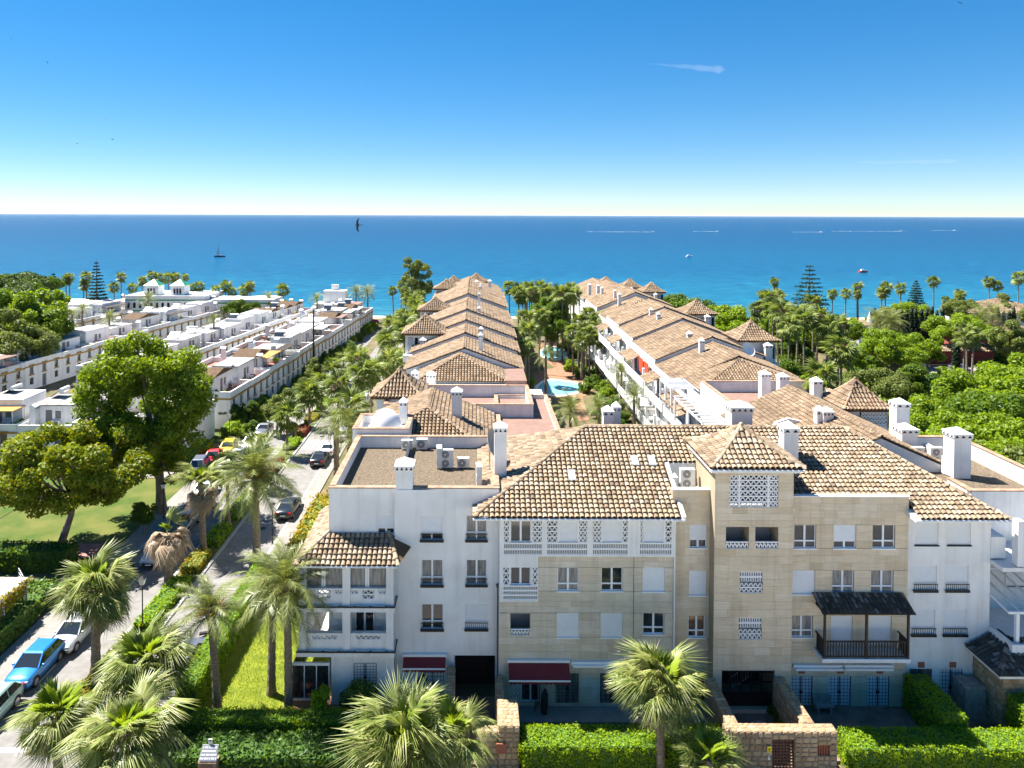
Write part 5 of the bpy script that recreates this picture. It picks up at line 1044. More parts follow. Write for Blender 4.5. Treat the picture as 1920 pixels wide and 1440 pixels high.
# ================================================================== TOWNHOUSES
TH = []
def townhouse(mw, w, d, hh, lab, seed, rowname, feats, endwall=False, group='white townhouses in rows'):
    rs = random.Random(seed)
    t = thing('townhouse', lab, 'house', (0, 0, 0), group); wm = M['white'] if rs.random() < .6 else M['white2']; g_ = .015
    # facade at x=0 facing +x ; row along y
    mf = facing_r(0.0); ops = []
    nw = 3 if w > 7 else 2
    for k in range(nw):
        c = w * (k + .5) / nw; ops.append((c - .45, c + .45, 2.75, 4.15, .2))
        ops.append((c - .45, c + .45, .9, 2.1, .2) if k != 1 else (c - .5, c + .5, .05, 2.2, .25))
    q = MB(); openwall(q, mf, g_, w - g_, 0, hh, ops, .2)
    q.poly((0, g_, 0), (-d, g_, 0), (-d, g_, hh), (0, g_, hh)); q.poly((0, w - g_, 0), (-d, w - g_, 0), (-d, w - g_, hh), (0, w - g_, hh)); q.poly((-d, g_, 0), (-d, w - g_, 0), (-d, w - g_, hh), (-d, g_, hh)); q.build('wall', wm, t)
    zf = hh - .8; q = MB(); q.box(-d + .02, -.02, g_ + .01, w - g_ - .01, zf - .2, zf); q.build('roof_terrace', M[feats['floor']], t)
    q = MB()
    for a, b_, c, e in ((-.22, .02, g_, w - g_), (-d - .02, -d + .22, g_, w - g_), (-d + .22, -.22, g_, .2), (-d + .22, -.22, w - .2, w - g_)): q.box(a, b_, c, e, hh - .001, hh + .06)
    q.build('coping', M['coping_w'], t)
    q = MB()
    for a, b_, c, e in ((-.22, -.002, g_ + .003, w - g_ - .003), (-d + .002, -d + .2, g_ + .003, w - g_ - .003), (-d + .2, -.22, g_ + .003, .2), (-d + .2, -.22, w - .2, w - g_ - .003)): q.box(a, b_, c, e, zf, hh - .003)
    q.build('parapet', wm, t)
    q = MB(); q.box(.004, .1, g_, w - g_, hh - 1.12, hh - .86)
    if endwall: q.box(-d, -.003, g_ - .07, g_ - .003, hh - 1.12, hh - .86)
    q.build('ochre_band', M['ochre'], t)
    for o_ in ops:
        q = MB(); q.mbox(mf, o_[0], o_[1], o_[2], o_[3], .18, .2); wo = q.build('window' if o_[2] > .5 else 'door', M['glass'] if rs.random() < .6 else M['grille'], t)
        if o_[2] > 2: q = MB(); q.mbox(mf, o_[0] - .15, o_[1] + .15, o_[3] + .01, o_[3] + .3, -.1, -.002); q.mbox(mf, o_[0] - .12, o_[1] + .12, o_[2] - .22, o_[2] - .01, -.12, -.002); q.build('surround', M['ochre'], wo)
    if endwall:
        me_ = lambda u, ww_, dd: (u, g_ + dd, ww_)
        for u, z0, z1 in ((-d * .55, 2.7, 4.0), (-d * .35, .8, 2.1)): q = MB(); q.mbox(me_, u - .45, u + .45, z0, z1, -.03, -.012); wo = q.build('window', M['grille'], t); q = MB(); q.mbox(me_, u - .6, u + .6, z0 - .25, z0 - .01, -.16, -.012); q.mbox(me_, u - .55, u + .55, z1 + .01, z1 + .3, -.1, -.012); q.build('surround', M['ochre'], wo)
    # rooftop room
    if feats['room']:
        x1 = -rs.uniform(2.2, 3.5); x0 = max(-d + .6, x1 - rs.uniform(3.5, 5.2)); y0 = rs.uniform(.3, .8); y1 = w - rs.uniform(.3, 1.6); z1 = zf + rs.uniform(2.2, 2.7)
        q = MB(); q.box(x0, x1, y0, y1, zf, z1); ro_ = q.build('roof_room', wm, t)
        q = MB()
        if feats['room'] == 'flat': q.box(x0 - .15, x1 + .15, y0 - .15, y1 + .15, z1, z1 + .16); q.build('room_roof', M[rs.choice(['roofgrey', 'roofgrey', 'roofwhite', 'pinkpave', 'roofwhite'])], ro_)
        elif feats['room'] == 'parapet': q.box(x0 - .02, x1 + .02, y0 - .02, y1 + .02, z1, z1 + .5); q.build('room_roof', wm, ro_); q = MB(); q.box(x0 + .2, x1 - .2, y0 + .2, y1 - .2, z1 + .5, z1 + .505); q.build('room_roof_floor', M['roofgrey'], ro_)
        else:
            ym = (y0 + y1) / 2; q.add([(x0 - .2, y0 - .2, z1), (x1 + .2, y0 - .2, z1), (x1 + .2, ym, z1 + .8), (x0 - .2, ym, z1 + .8), (x0 - .2, y1 + .2, z1), (x1 + .2, y1 + .2, z1)], [(0, 1, 2, 3), (3, 2, 5, 4), (0, 3, 4), (1, 2, 5)]); q.build('room_roof', M['tilebase'], ro_)
        q = MB(); mm_ = facing_r(x1); u = (y0 + y1) / 2; q.mbox(mm_, u - .9, u - .1, zf + .02, zf + 2.0, -.02, -.004); q.mbox(mm_, u + .3, u + 1.0, zf + .9, zf + 1.9, -.02, -.004); q.build('room_door', M['grille'], ro_)
        q = MB(); mm_ = facing(y0); u = (x0 + x1) / 2; q.mbox(mm_, u - .5, u + .4, zf + .7, zf + 1.8, -.02, -.004); q.build('room_window', M['grille'], ro_)
        if feats['solar']:
            q = MB(); q.hexa([(x0 + .4, y0 + .4, z1 + .3), (x0 + 2.2, y0 + .4, z1 + .3), (x0 + 2.2, y0 + 1.6, z1 + 1.1), (x0 + .4, y0 + 1.6, z1 + 1.1), (x0 + .4, y0 + .36, z1 + .38), (x0 + 2.2, y0 + .36, z1 + .38), (x0 + 2.2, y0 + 1.56, z1 + 1.18), (x0 + .4, y0 + 1.56, z1 + 1.18)]); so = q.build('solar_panel', M['glass'], t); q = MB(); q.cyl((x0 + .3, y0 + 1.75, z1 + 1.2), (x0 + 2.3, y0 + 1.75, z1 + 1.2), .27, n=10); q.build('water_tank', M['acwhite'], so)
    for k in range(feats['chim']):
        cx, cy = -rs.uniform(1.0, d - 1.2), rs.choice((.7, w - .9)) + rs.uniform(-.15, .15); z1 = hh + rs.uniform(.9, 2.2); q = MB(); q.box(cx - .33, cx + .33, cy - .33, cy + .33, zf, z1); co = q.build('chimney', wm, t); q = MB(); q.add([(cx - .5, cy - .45, z1 + .28), (cx + .5, cy - .45, z1 + .28), (cx + .5, cy, z1 + .62), (cx - .5, cy, z1 + .62), (cx - .5, cy + .45, z1 + .28), (cx + .5, cy + .45, z1 + .28)], [(0, 1, 2, 3), (3, 2, 5, 4), (0, 3, 4), (1, 2, 5)]); q.box(cx - .27, cx + .27, cy - .27, cy + .27, z1, z1 + .3); q.build('chimney_cap', M['white_paint'], co)
    for k in range(feats['ac']):
        cx, cy = -rs.uniform(.8, d - .8), rs.uniform(.8, w - .8); q = MB(); q.box(cx - .2, cx + .2, cy - .42, cy + .42, zf + .05, zf + .75); ao = q.build('rooftop_unit', M['acwhite'], t); q = MB(); q.box(cx + .2, cx + .215, cy - .3, cy + .2, zf + .12, zf + .65); q.box(cx - .15, cx + .15, cy - .435, cy - .42, zf + .12, zf + .65); q.build('unit_grille', M['grille'], ao)
    if feats['clutter']:
        for k in range(feats['clutter']):
            cx, cy = -rs.uniform(.7, d - .7), rs.uniform(.7, w - .7); s_ = rs.uniform(.25, .6); z_ = rs.uniform(.3, .9); q = MB(); q.box(cx - s_, cx + s_, cy - s_ * .6, cy + s_ * .6, zf + z_ - .08, zf + z_)
            for sx in (-.8, .8):
                for sy in (-.45, .45): q.box(cx + sx * s_ - .03, cx + sx * s_ + .03, cy + sy * s_ - .03, cy + sy * s_ + .03, zf, zf + z_ - .08)
            q.build('terrace_furniture', M[rs.choice(('wood', 'acwhite', 'grille', 'brickred'))], t)
    for k in range(rs.randint(2, 5)):
        cx, cy = -rs.uniform(.5, d - .5), rs.choice((rs.uniform(.4, .8), rs.uniform(w - .8, w - .4))); pq = MB(); pq.cyl((cx, cy, zf), (cx, cy, zf + .35), .14, .18, 7); po_ = pq.build('plant_pot', M['brickred'], t); pq = MB(); pq.ball((cx, cy, zf + .65), (.32, .32, .4), 7, 5, jit=.35); pq.build('pot_plant', M['tree_b'], po_)
    if feats['shade']:
        x1 = -.5; x0 = -rs.uniform(2.6, 3.6); y0, y1 = .5, w - .8; q = MB(); q.box(x0, x1, y0, y1, zf + 2.25, zf + 2.35); so = q.build('shade_roof', M[rs.choice(['roofwhite', 'pinkpave', 'wood', 'ochre'])], t)
        for x_ in (x0 + .1, x1 - .1):
            for y_ in (y0 + .1, y1 - .1): q = MB(); q.cyl((x_, y_, zf), (x_, y_, zf + 2.25), .05, n=6); q.build('shade_post', M['white_paint'], so)
    t.matrix_basis = mw; TH.append(t); return t
def row(p0, p1, n, d, hh, rowname, seed, flip=False):
    p0 = Vector(p0); p1 = Vector(p1); L = (p1 - p0).length; ang = math.atan2(p1.y - p0.y, p1.x - p0.x) - math.pi / 2; rs = random.Random(seed)
    for i in range(n):
        w = L / n; f = dict(floor=rs.choice(['pinkpave', 'redpaint', 'roofwhite', 'roofgrey', 'terracotta']), room=rs.choice(['flat', 'flat', 'parapet', 'flat', 'gable']), solar=rs.random() < .45, chim=rs.randint(1, 3), ac=rs.randint(2, 6), clutter=rs.randint(6, 11), shade=rs.random() < .45)
        fn = dict(pinkpave='pink', redpaint='red', roofwhite='white', roofgrey='grey', terracotta='terracotta')[f['floor']]
        lab = f"{rowname} townhouse with {fn} roof terrace, {dict(flat='boxy', parapet='walled', gable='brown gabled')[f['room']]} room{', solar panel' if f['solar'] else ''}{', shade roof' if f['shade'] else ''}, {('one chimney', 'two chimneys', 'three chimneys')[f['chim'] - 1]}"
        p = p0 + (p1 - p0) * (i / n); townhouse(place((p.x, p.y, 0), ang), w, d + rs.uniform(-.5, .5), hh + rs.uniform(-.25, .25), lab, seed * 100 + i, rowname, f, endwall=i == 0, group='townhouses in the ' + rowname)
row((-35.3, 101.8), (-28.5, 196), 12, 13.5, 5.25, 'street row', 1)
row((-54.6, 118), (-44.6, 196), 10, 13.0, 5.2, 'middle row', 2)
row((-82.0, 96), (-67.3, 204), 12, 14.0, 5.2, 'outer row', 3)
row((-108, 110), (-92, 205), 9, 14, 5.2, 'outermost row', 5)
row((-62.5, 86), (-36.2, 86.6), 4, 12.5, 5.2, 'park side row', 4)   # faces the park (camera side)
# ================================================================== VEGETATION
def rotm(az, el, roll=0.0):  # frond along +X -> azimuth az, elevation el
    return Matrix.Rotation(az, 4, 'Z') @ Matrix.Rotation(-el, 4, 'Y') @ Matrix.Rotation(roll, 4, 'X')
def fan_geo(seed, pet=1.1, R=1.0, nl=26, droop=.45, fold=.05, span=125, tipdrop=.35, wf=1.02):
    rs = random.Random(seed); V = []; T = []
    def tri(*p): o = len(V); V.extend(p); T.append((o, o + 1, o + 2))
    w = .028                                                   # petiole, slightly drooping
    for k in range(3):
        a, b = k / 3, (k + 1) / 3; za, zb = -.10 * pet * a * a, -.10 * pet * b * b
        P = [(pet * a, -w, za), (pet * a, w, za), (pet * b, w * .7, zb), (pet * b, -w * .7, zb), (pet * a, 0, za + .03), (pet * b, 0, zb + .03)]
        tri(P[0], P[4], P[5]); tri(P[0], P[5], P[3]); tri(P[4], P[1], P[2]); tri(P[4], P[2], P[5])
    c = Vector((pet, 0, -.10 * pet)); da = RAD(2 * span) / nl
    for i in range(nl):
        a = RAD(-span) + da * (i + .5); L = R * (.62 + .38 * math.cos(a * .62)) * rs.uniform(.8, 1.08)
        d = Vector((math.cos(a), math.sin(a), 0)); s = Vector((-math.sin(a), math.cos(a), 0)); m_ = .46; dz = -droop * R * m_ * m_ * (1 + .5 * abs(math.sin(a)))
        mid = c + d * (L * m_) + Vector((0, 0, dz)); hw = L * m_ * math.tan(da / 2) * wf
        tdp = -droop * R * (1.0 + .4 * abs(math.sin(a))) - tipdrop * R * rs.uniform(.25, 1.0)
        tip = c + d * (L * rs.uniform(.86, .98)) + Vector((0, 0, tdp)) + s * (rs.uniform(-.05, .05) * R)
        o = len(V); V.extend([tuple(c), tuple(mid - s * hw - Vector((0, 0, fold))), tuple(mid + Vector((0, 0, fold))), tuple(mid + s * hw - Vector((0, 0, fold))), tuple(tip)])
        T += [(o, o + 1, o + 2), (o, o + 2, o + 3), (o + 1, o + 4, o + 2), (o + 2, o + 4, o + 3)]
    return np.array(V), np.array(T)
def date_geo(seed, L=3.3, n=38, up=.55, sag=.95, ll=.55, tri=True):
    rs = random.Random(seed); V = []; T = []
    def pt(s): return Vector((L * (s - .12 * s * s), 0, L * (up * s - sag * s * s * .75)))
    K = 8
    for k in range(K):
        p, q_ = pt(k / K), pt((k + 1) / K); w0, w1 = .035 * (1 - k / K) + .008, .035 * (1 - (k + 1) / K) + .008
        o = len(V); V.extend([(p.x, -w0, p.z), (p.x, w0, p.z), (q_.x, w1, q_.z), (q_.x, -w1, q_.z)]); T += [(o, o + 1, o + 2), (o, o + 2, o + 3)]
    for i in range(n):
        s = .12 + .88 * (i + .5) / n; p = pt(s); d = (pt(min(1, s + .02)) - pt(s - .02)).normalized()
        l_ = ll * (.45 + 1.0 * math.sin(math.pi * (.12 + .8 * s))) * rs.uniform(.85, 1.1)
        for sg in (-1, 1):
            f = .45 + .5 * s; dr = (d * f + Vector((0, sg * math.sqrt(max(.1, 1 - f * f * .6)), 0)) + Vector((0, 0, rs.uniform(-.15, .45) - .35 * s))).normalized()
            e = p + dr * l_ + Vector((0, 0, -.12 * l_)); wv = d * .028
            o = len(V); V.extend([tuple(p - wv), tuple(p + wv), tuple(e)]); T.append((o, o + 1, o + 2))
    return np.array(V), np.array(T)
def xform(V, Mx): A = np.array(Mx); return V @ A[:3, :3].T + A[:3, 3]
def trunk_mesh(h, r0, r1, bend=.3, n=9, seed=0, boots=True):
    rs = random.Random(seed); q = MB(); pts = []; rr = []; k = max(8, int(h / .35)); bx, by = rs.uniform(-bend, bend), rs.uniform(-bend, bend)
    for i in range(k + 1):
        t = i / k; pts.append((bx * t * t, by * t * t, h * t)); base = r0 + (r1 - r0) * t + (.35 * r0 * math.exp(-t * 14)); rr.append(base * (1 + (.09 if boots and i % 2 else -.03)))
    q.tube(pts, rr, n); return q, Vector((bx, by, h))
def fan_palm(label, loc, h, R=2.6, nf=46, seed=0, mats=('fan', 'fan_new'), group=None, tr=(.24, .19), dead=6, young=7, sink=-.35, bend=.25, cat='palm tree', deadel=(-1.25, -.8), deads=.8):
    """fan palm whose fronds are parts of their own"""
    rs = random.Random(seed); t = thing('fan_palm', label, cat, (0, 0, 0), group)
    q, top = trunk_mesh(h, tr[0], tr[1], bend, seed=seed); q.build('trunk', M['trunk'], t)
    s = R / 2.1
    key = (round(s, 1),)
    for i in range(nf):
        f = i / (nf - 1); el = 1.4 - 2.2 * f ** .95 + rs.uniform(-.22, .22); az = i * 2.39996 + rs.uniform(-.35, .35)
        isd = i >= nf - dead; isy = i < young
        k = ('dead' if isd else 'y' if isy else 'g', rs.randrange(5))
        if k not in FANS:
            if k[0] == 'y': V, T = fan_geo(50 + k[1], .55, 1.0, 24, .08, .06, 60, .05); m = M[mats[1]]
            elif k[0] == 'dead': V, T = fan_geo(80 + k[1], .9, .9, 20, .9, .05, 95, .7); m = M['fan_dead']
            else: V, T = fan_geo(20 + k[1], 1.0, 1.15, 46, .06 + .09 * k[1], .03, 132, .22 + .08 * k[1], .78); m = M[mats[0]]
            FANS[k] = npmesh('frond', V, T, m)
        o = link('frond', FANS[k], t); sc = s * rs.uniform(.66, 1.18) * (deads if isd else 1)
        o.matrix_basis = Matrix.Translation(top + Vector((0, 0, -.35 * f))) @ rotm(az, el if not isd else rs.uniform(*deadel), rs.uniform(-.7, .7)) @ Matrix.Scale(sc, 4)
    t.matrix_basis = place(loc, rs.uniform(0, 6.28), 1, (rs.uniform(-.05, .05), rs.uniform(-.05, .05))); return t
FANS = {}
def date_palm(label, loc, h, L=3.3, nf=44, seed=0, group=None, stalks=5, lean=(0, 0), tr=(.26, .2)):
    rs = random.Random(seed); t = thing('date_palm', label, 'palm tree', (0, 0, 0), group)
    q, top = trunk_mesh(h, tr[0], tr[1], .15, seed=seed); q.build('trunk', M['trunk'], t)
    b = MB(); b.ball((top.x, top.y, top.z - .1), (.36, .36, .55), 9, 6, jit=.12); b.build('crown_shaft', M['trunk'], t)
    for i in range(nf):
        f = i / (nf - 1); el = 1.25 - 1.75 * f + rs.uniform(-.1, .1); az = i * 2.39996 + rs.uniform(-.2, .2); k = ('d', rs.randrange(3))
        if k not in FANS: V, T = date_geo(10 + k[1], 3.3, 44, .42, .75 + .2 * k[1]); FANS[k] = npmesh('frond', V, T, M['date'])
        o = link('frond', FANS[k], t); o.matrix_basis = Matrix.Translation(top + Vector((0, 0, .05 - .35 * f))) @ rotm(az, el, rs.uniform(-.4, .4)) @ Matrix.Scale(L / 3.3 * rs.uniform(.85, 1.08), 4)
    for i in range(stalks):
        az = i * 6.28 / stalks + rs.uniform(-.3, .3); q = MB(); p = top + Vector((0, 0, .05)); d = Vector((math.cos(az), math.sin(az), 0))
        for j in range(14):
            a = az + rs.uniform(-.35, .35); e = p + Vector((math.cos(a), math.sin(a), 0)) * rs.uniform(.5, 1.0) + Vector((0, 0, rs.uniform(-.1, .6))); q.bar(p + d * .2, e, .03, .03)
        q.build('date_stalk', M['dates'], t)
    t.matrix_basis = place(loc, 0, 1, lean); return t
# --- merged crowns for palms farther away
def fan_crown(seed, nf=26, R=2.0, nl=15, mat='fan_far', skirt=0):
    rs = random.Random(seed); Vs = []; Ts = []; o = 0; var = [fan_geo(seed * 7 + k, .8, 1.05, nl, .1 + .15 * k, .05, 120, .3) for k in range(2)]
    for i in range(nf):
        f = i / (nf - 1); el = 1.4 - 2.3 * f ** .95 + rs.uniform(-.2, .2); V, T = var[rs.randrange(2)]
        Mx = Matrix.Translation((0, 0, -.3 * f)) @ rotm(i * 2.39996 + rs.uniform(-.2, .2), el, rs.uniform(-.6, .6)) @ Matrix.Scale(R / 1.8 * rs.uniform(.75, 1.15), 4)
        Vs.append(xform(V, Mx)); Ts.append(T + o); o += len(V)
    return npmesh('crown', np.concatenate(Vs), np.concatenate(Ts), M[mat])
def date_crown(seed, nf=34, L=3.0, mat='date'):
    rs = random.Random(seed); Vs = []; Ts = []; o = 0; var = [date_geo(seed * 5 + k, 3.0, 22, .42, .75 + .2 * k, .62) for k in range(2)]
    for i in range(nf):
        f = i / (nf - 1); V, T = var[rs.randrange(2)]; Mx = Matrix.Translation((0, 0, -.3 * f)) @ rotm(i * 2.39996, 1.25 - 1.8 * f + rs.uniform(-.1, .1), rs.uniform(-.4, .4)) @ Matrix.Scale(L / 3.0 * rs.uniform(.85, 1.08), 4)
        Vs.append(xform(V, Mx)); Ts.append(T + o); o += len(V)
    return npmesh('crown', np.concatenate(Vs), np.concatenate(Ts), M[mat])
CRF = [fan_crown(i) for i in range(4)]; CRD = [date_crown(i) for i in range(2)]
SKIRT = fan_crown(9, 22, 1.5, 9, 'fan_dead')
TRK = {}
def palm(kind, loc, h, R, label, group, skirt=False, rs=random):
    """kind fan/date; height h, crown radius R"""
    hk = round(h * 2) / 2; k = (kind, hk)
    if k not in TRK:
        q, top = trunk_mesh(hk, .26 if kind == 'date' else .2, .18 if kind == 'date' else .13, .0, 7, 3, True); o = q.build('trunk', M['trunk']); TRK[k] = o.data; bpy.data.objects.remove(o)
    t = thing(kind + '_palm', label, 'palm tree', (0, 0, 0), group); link('trunk', TRK[k], t)
    c = link('crown', random.choice(CRF if kind == 'fan' else CRD), t); c.matrix_basis = Matrix.Translation((0, 0, hk)) @ Matrix.Rotation(random.uniform(0, 6.28), 4, 'Z') @ Matrix.Scale(R / (2.0 if kind == 'fan' else 3.0), 4)
    if skirt: c = link('dead_frond_skirt', SKIRT, t); c.matrix_basis = Matrix.Translation((0, 0, hk - .5)) @ Matrix.Rotation(math.pi, 4, 'X') @ Matrix.Rotation(random.uniform(0, 6), 4, 'Z') @ Matrix.Diagonal((R / 3.2, R / 3.2, R / 2.2, 1))
    t.matrix_basis = place(loc, random.uniform(0, 6.28), 1, (random.uniform(-.03, .03), random.uniform(-.03, .03))); return t
# --- leaf clouds
def leaf_cloud(blobs, n, size, mat, name='crown', shell=.45, seed=0, flat=.0, asp=.6):
    """blobs: list of (x,y,z,rx,ry,rz); leaves are small folded quads spread through them"""
    R_ = np.random.RandomState(seed + 5); B = np.array(blobs, dtype=float); vol = B[:, 3] * B[:, 4] * B[:, 5]; pr = vol ** .75 / np.sum(vol ** .75)
    idx = R_.choice(len(B), n, p=pr); d = R_.normal(size=(n, 3)); d /= np.linalg.norm(d, axis=1)[:, None]
    r = (shell + (1 - shell) * R_.uniform(size=n) ** .6) * R_.uniform(.85, 1.06, n); P = B[idx, :3] + d * r[:, None] * B[idx, 3:]
    nn_ = d + R_.normal(scale=.75, size=(n, 3)) + np.array([0, 0, .45]); nn_ /= np.linalg.norm(nn_, axis=1)[:, None]
    a = np.cross(nn_, R_.normal(size=(n, 3))); a /= np.linalg.norm(a, axis=1)[:, None]; b = np.cross(nn_, a); s = size * R_.uniform(.65, 1.35, n)[:, None]
    V = np.stack([P - a * s, P + b * s * asp + nn_ * s * .15, P + a * s, P - b * s * asp + nn_ * s * .15], 1).reshape(-1, 3)
    return npmesh(name, V, np.arange(4 * n).reshape(-1, 4), M[mat] if isinstance(mat, str) else mat)
def rblobs(rs, n, c, r, br):
    out = []
    for i in range(n):
        while True:
            x, y, z = rs.uniform(-1, 1), rs.uniform(-1, 1), rs.uniform(-1, 1)
            if .15 < x * x + y * y + z * z < 1: break
        k = rs.uniform(.7, 1.25); out.append((c[0] + x * r[0], c[1] + y * r[1], c[2] + z * r[2], br * k, br * k, br * k * .8))
    return out
def limbs(q, base, blobs, r0, rs, forks=9, hfork=.4):
    top = Vector(base)
    for b in rs.sample(blobs, min(forks, len(blobs))):
        p = top + Vector((rs.uniform(-.2, .2), rs.uniform(-.2, .2), rs.uniform(-.5, .3))); e = Vector(b[:3]); m_ = p.lerp(e, .5) + Vector((0, 0, -.08 * (e - p).length)); q.tube([p, m_, e], [r0, r0 * .6, r0 * .25], 6, False)
def broad_tree(label, loc, blobs, n, size, mat, trunk_pts, trunk_r, seed, name='broadleaf_tree', group=None, forks=9, shell=.45, link_=True):
    rs = random.Random(seed); t = thing(name, label, 'tree', (0, 0, 0), group); q = MB(); q.tube(trunk_pts, trunk_r, 9, False); limbs(q, trunk_pts[-1], blobs, trunk_r[-1] * .7, rs, forks); q.build('trunk', M['bark'], t, True)
    link('crown', leaf_cloud(blobs, n, size, mat, seed=seed, shell=shell), t); t.matrix_basis = place(loc); return t
# ---------- foreground palms
def pp(px, py, Y): return at(px, py, Y)
def fp(label, px, py, Y, R, nf, seed, **k):
    c = pp(px, py, Y); return fan_palm(label, (c.x, c.y, 0), c.z, R, nf, seed, **k)
fp('tall fan palm with pale fronds standing before the stone wall and clipped hedge', 1240, 1285, 38.5, 2.75, 62, 1, dead=12, bend=.05)
fp('large fan palm with silvery spread fronds in front of the maroon door awning', 748, 1398, 33.0, 3.05, 58, 2, dead=4, bend=.1)
fp('smaller fan palm pressed against the large silvery one', 852, 1378, 34.5, 2.2, 38, 3, dead=4, young=12, bend=.1)
fp('low young fan palm beside the yellow sign on the stone entrance wall', 1330, 1418, 36.3, 2.2, 34, 4, dead=0, young=10, bend=.1)
fp('fan palm at the near end of the street between the blue car and the hedge', 240, 1375, 35.5, 3.0, 54, 5, dead=5, bend=.1)
fp('fan palm leaning over the junction beside the blue car', 108, 1335, 38.5, 2.7, 44, 6, dead=4, young=12, bend=.2)
fp('bushy fan palm beside the parked scooter on the street', 268, 1240, 42.0, 2.9, 58, 7, dead=12, bend=.1)
fp('fan palm rising over the silver car from the hedge strip', 178, 1108, 47.2, 3.0, 60, 8, dead=9, bend=.1, tr=(.3, .24))
# date palms in the corner garden and at the road
date_palm('date palm with bare trunk on the lawn nearest the white terraces', (gnd(541, 1345).x, gnd(541, 1345).y, 0), 7.9, 3.5, 46, 1, 'date palms on the corner lawn')
date_palm('date palm on the lawn beside the terracotta patio', (gnd(509, 1304).x, gnd(509, 1304).y, 0), 7.0, 3.1, 42, 2, 'date palms on the corner lawn')
date_palm('leaning date palm at the foot of the clipped street hedge on the lawn', (gnd(408, 1338).x, gnd(408, 1338).y, 0), 6.4, 2.7, 36, 3, 'date palms on the corner lawn', lean=(0, -.05))
date_palm('big date palm with orange fruit stalks beside the dark parked car on the road', (-19.4, 62.5, 0), 7.6, 4.6, 60, 4, stalks=7, tr=(.34, .27))
fp('dying fan palm with a drooping skirt of brown fronds in the hedge strip', 316, 1000, 59.5, 2.5, 44, 12, dead=42, young=1, deadel=(-1.1, .25), deads=1.0, tr=(.32, .26), bend=.05, cat='palm tree')
fp('half dead fan palm with a thick brown collar in the hedge strip', 381, 905, 64.4, 2.7, 44, 13, dead=26, young=5, deadel=(-1.2, -.1), deads=.95, tr=(.3, .24), bend=.05)
# ---------- street palms (hedge strip and beside the left wing)
G1 = 'fan palms along the street'; rs = random.Random(3)
for px, py, X_, Y_, R_ in ((428, 880, -24.5, 70, 2.3), (560, 785, -24.3, 91, 2.6), (500, 835, -24.6, 80, 2.0), (598, 742, -24.2, 103, 2.7), (627, 722, -24.2, 111, 2.5), (650, 700, -24.1, 120, 2.4), (668, 690, -24, 129, 2.4), (684, 668, -24, 139, 2.4)):
    palm('fan', (X_, Y_, 0), max(4, H - (py - 403) / F * Y_), R_, 'fan palm in the hedge strip that divides the street', G1)
for i in range(26):
    Y_ = 84 + i * 4.3 + rs.uniform(-1.5, 1.5); X_ = -14.5 + rs.uniform(-2.6, 2.2); h = rs.uniform(7.5, 10.5); palm('fan', (X_, Y_, 0), h, rs.uniform(2.2, 3.0), 'fan palm in the dense line between the street and the left wing', 'fan palms beside the left wing', skirt=rs.random() < .4)
for X_, Y_, h in ((-12.6, 78, 6.5), (-14.5, 80.5, 7.5), (-16.6, 84, 6)): palm('date', (X_, Y_, 0), h, 3.2, 'feathery date palm beside the small pagoda tower of the left wing', 'date palms beside the left wing')
# ---------- courtyard
G2 = 'palms in the pool courtyard'
for px, py, Y_, R_, k in ((1070, 772, 85, 3.1, 'date'), (1024, 668, 113, 2.6, 'date'), (1163, 700, 110, 3.0, 'date'), (1190, 745, 95, 3.0, 'date'), (1125, 765, 92, 2.2, 'date'), (985, 600, 130, 2.6, 'fan'), (1010, 590, 138, 2.7, 'fan'), (992, 620, 122, 2.4, 'fan'), (985, 650, 118, 2.0, 'fan'), (1085, 605, 139, 2.6, 'fan'), (1100, 592, 140, 2.6, 'fan'), (1112, 610, 138, 2.5, 'fan'), (1122, 600, 142, 2.5, 'fan'), (1095, 618, 136, 2.4, 'fan'), (1075, 620, 137, 2.4, 'fan'), (1106, 628, 135, 2.3, 'fan'), (1090, 640, 133, 2.2, 'fan'), (1118, 635, 134, 2.2, 'fan')):
    c = at(px, py, Y_); palm(k, (c.x, Y_, 0), max(3, c.z), R_, 'feathery palm growing beside the pools in the courtyard' if k == 'date' else 'tall fan palm in the clump beside the pool terrace', G2 + (' (feathery)' if k == 'date' else ''))
for i in range(24):
    px = rs.uniform(955, 1085); Y_ = rs.uniform(150, 200); c = at(px, rs.uniform(535, 560), Y_); palm('fan', (c.x, Y_, 0), min(14, max(8, c.z)), rs.uniform(2.3, 2.9), 'fan palm in the grove at the seaward end of the courtyard', 'courtyard grove palms', skirt=rs.random() < .5)
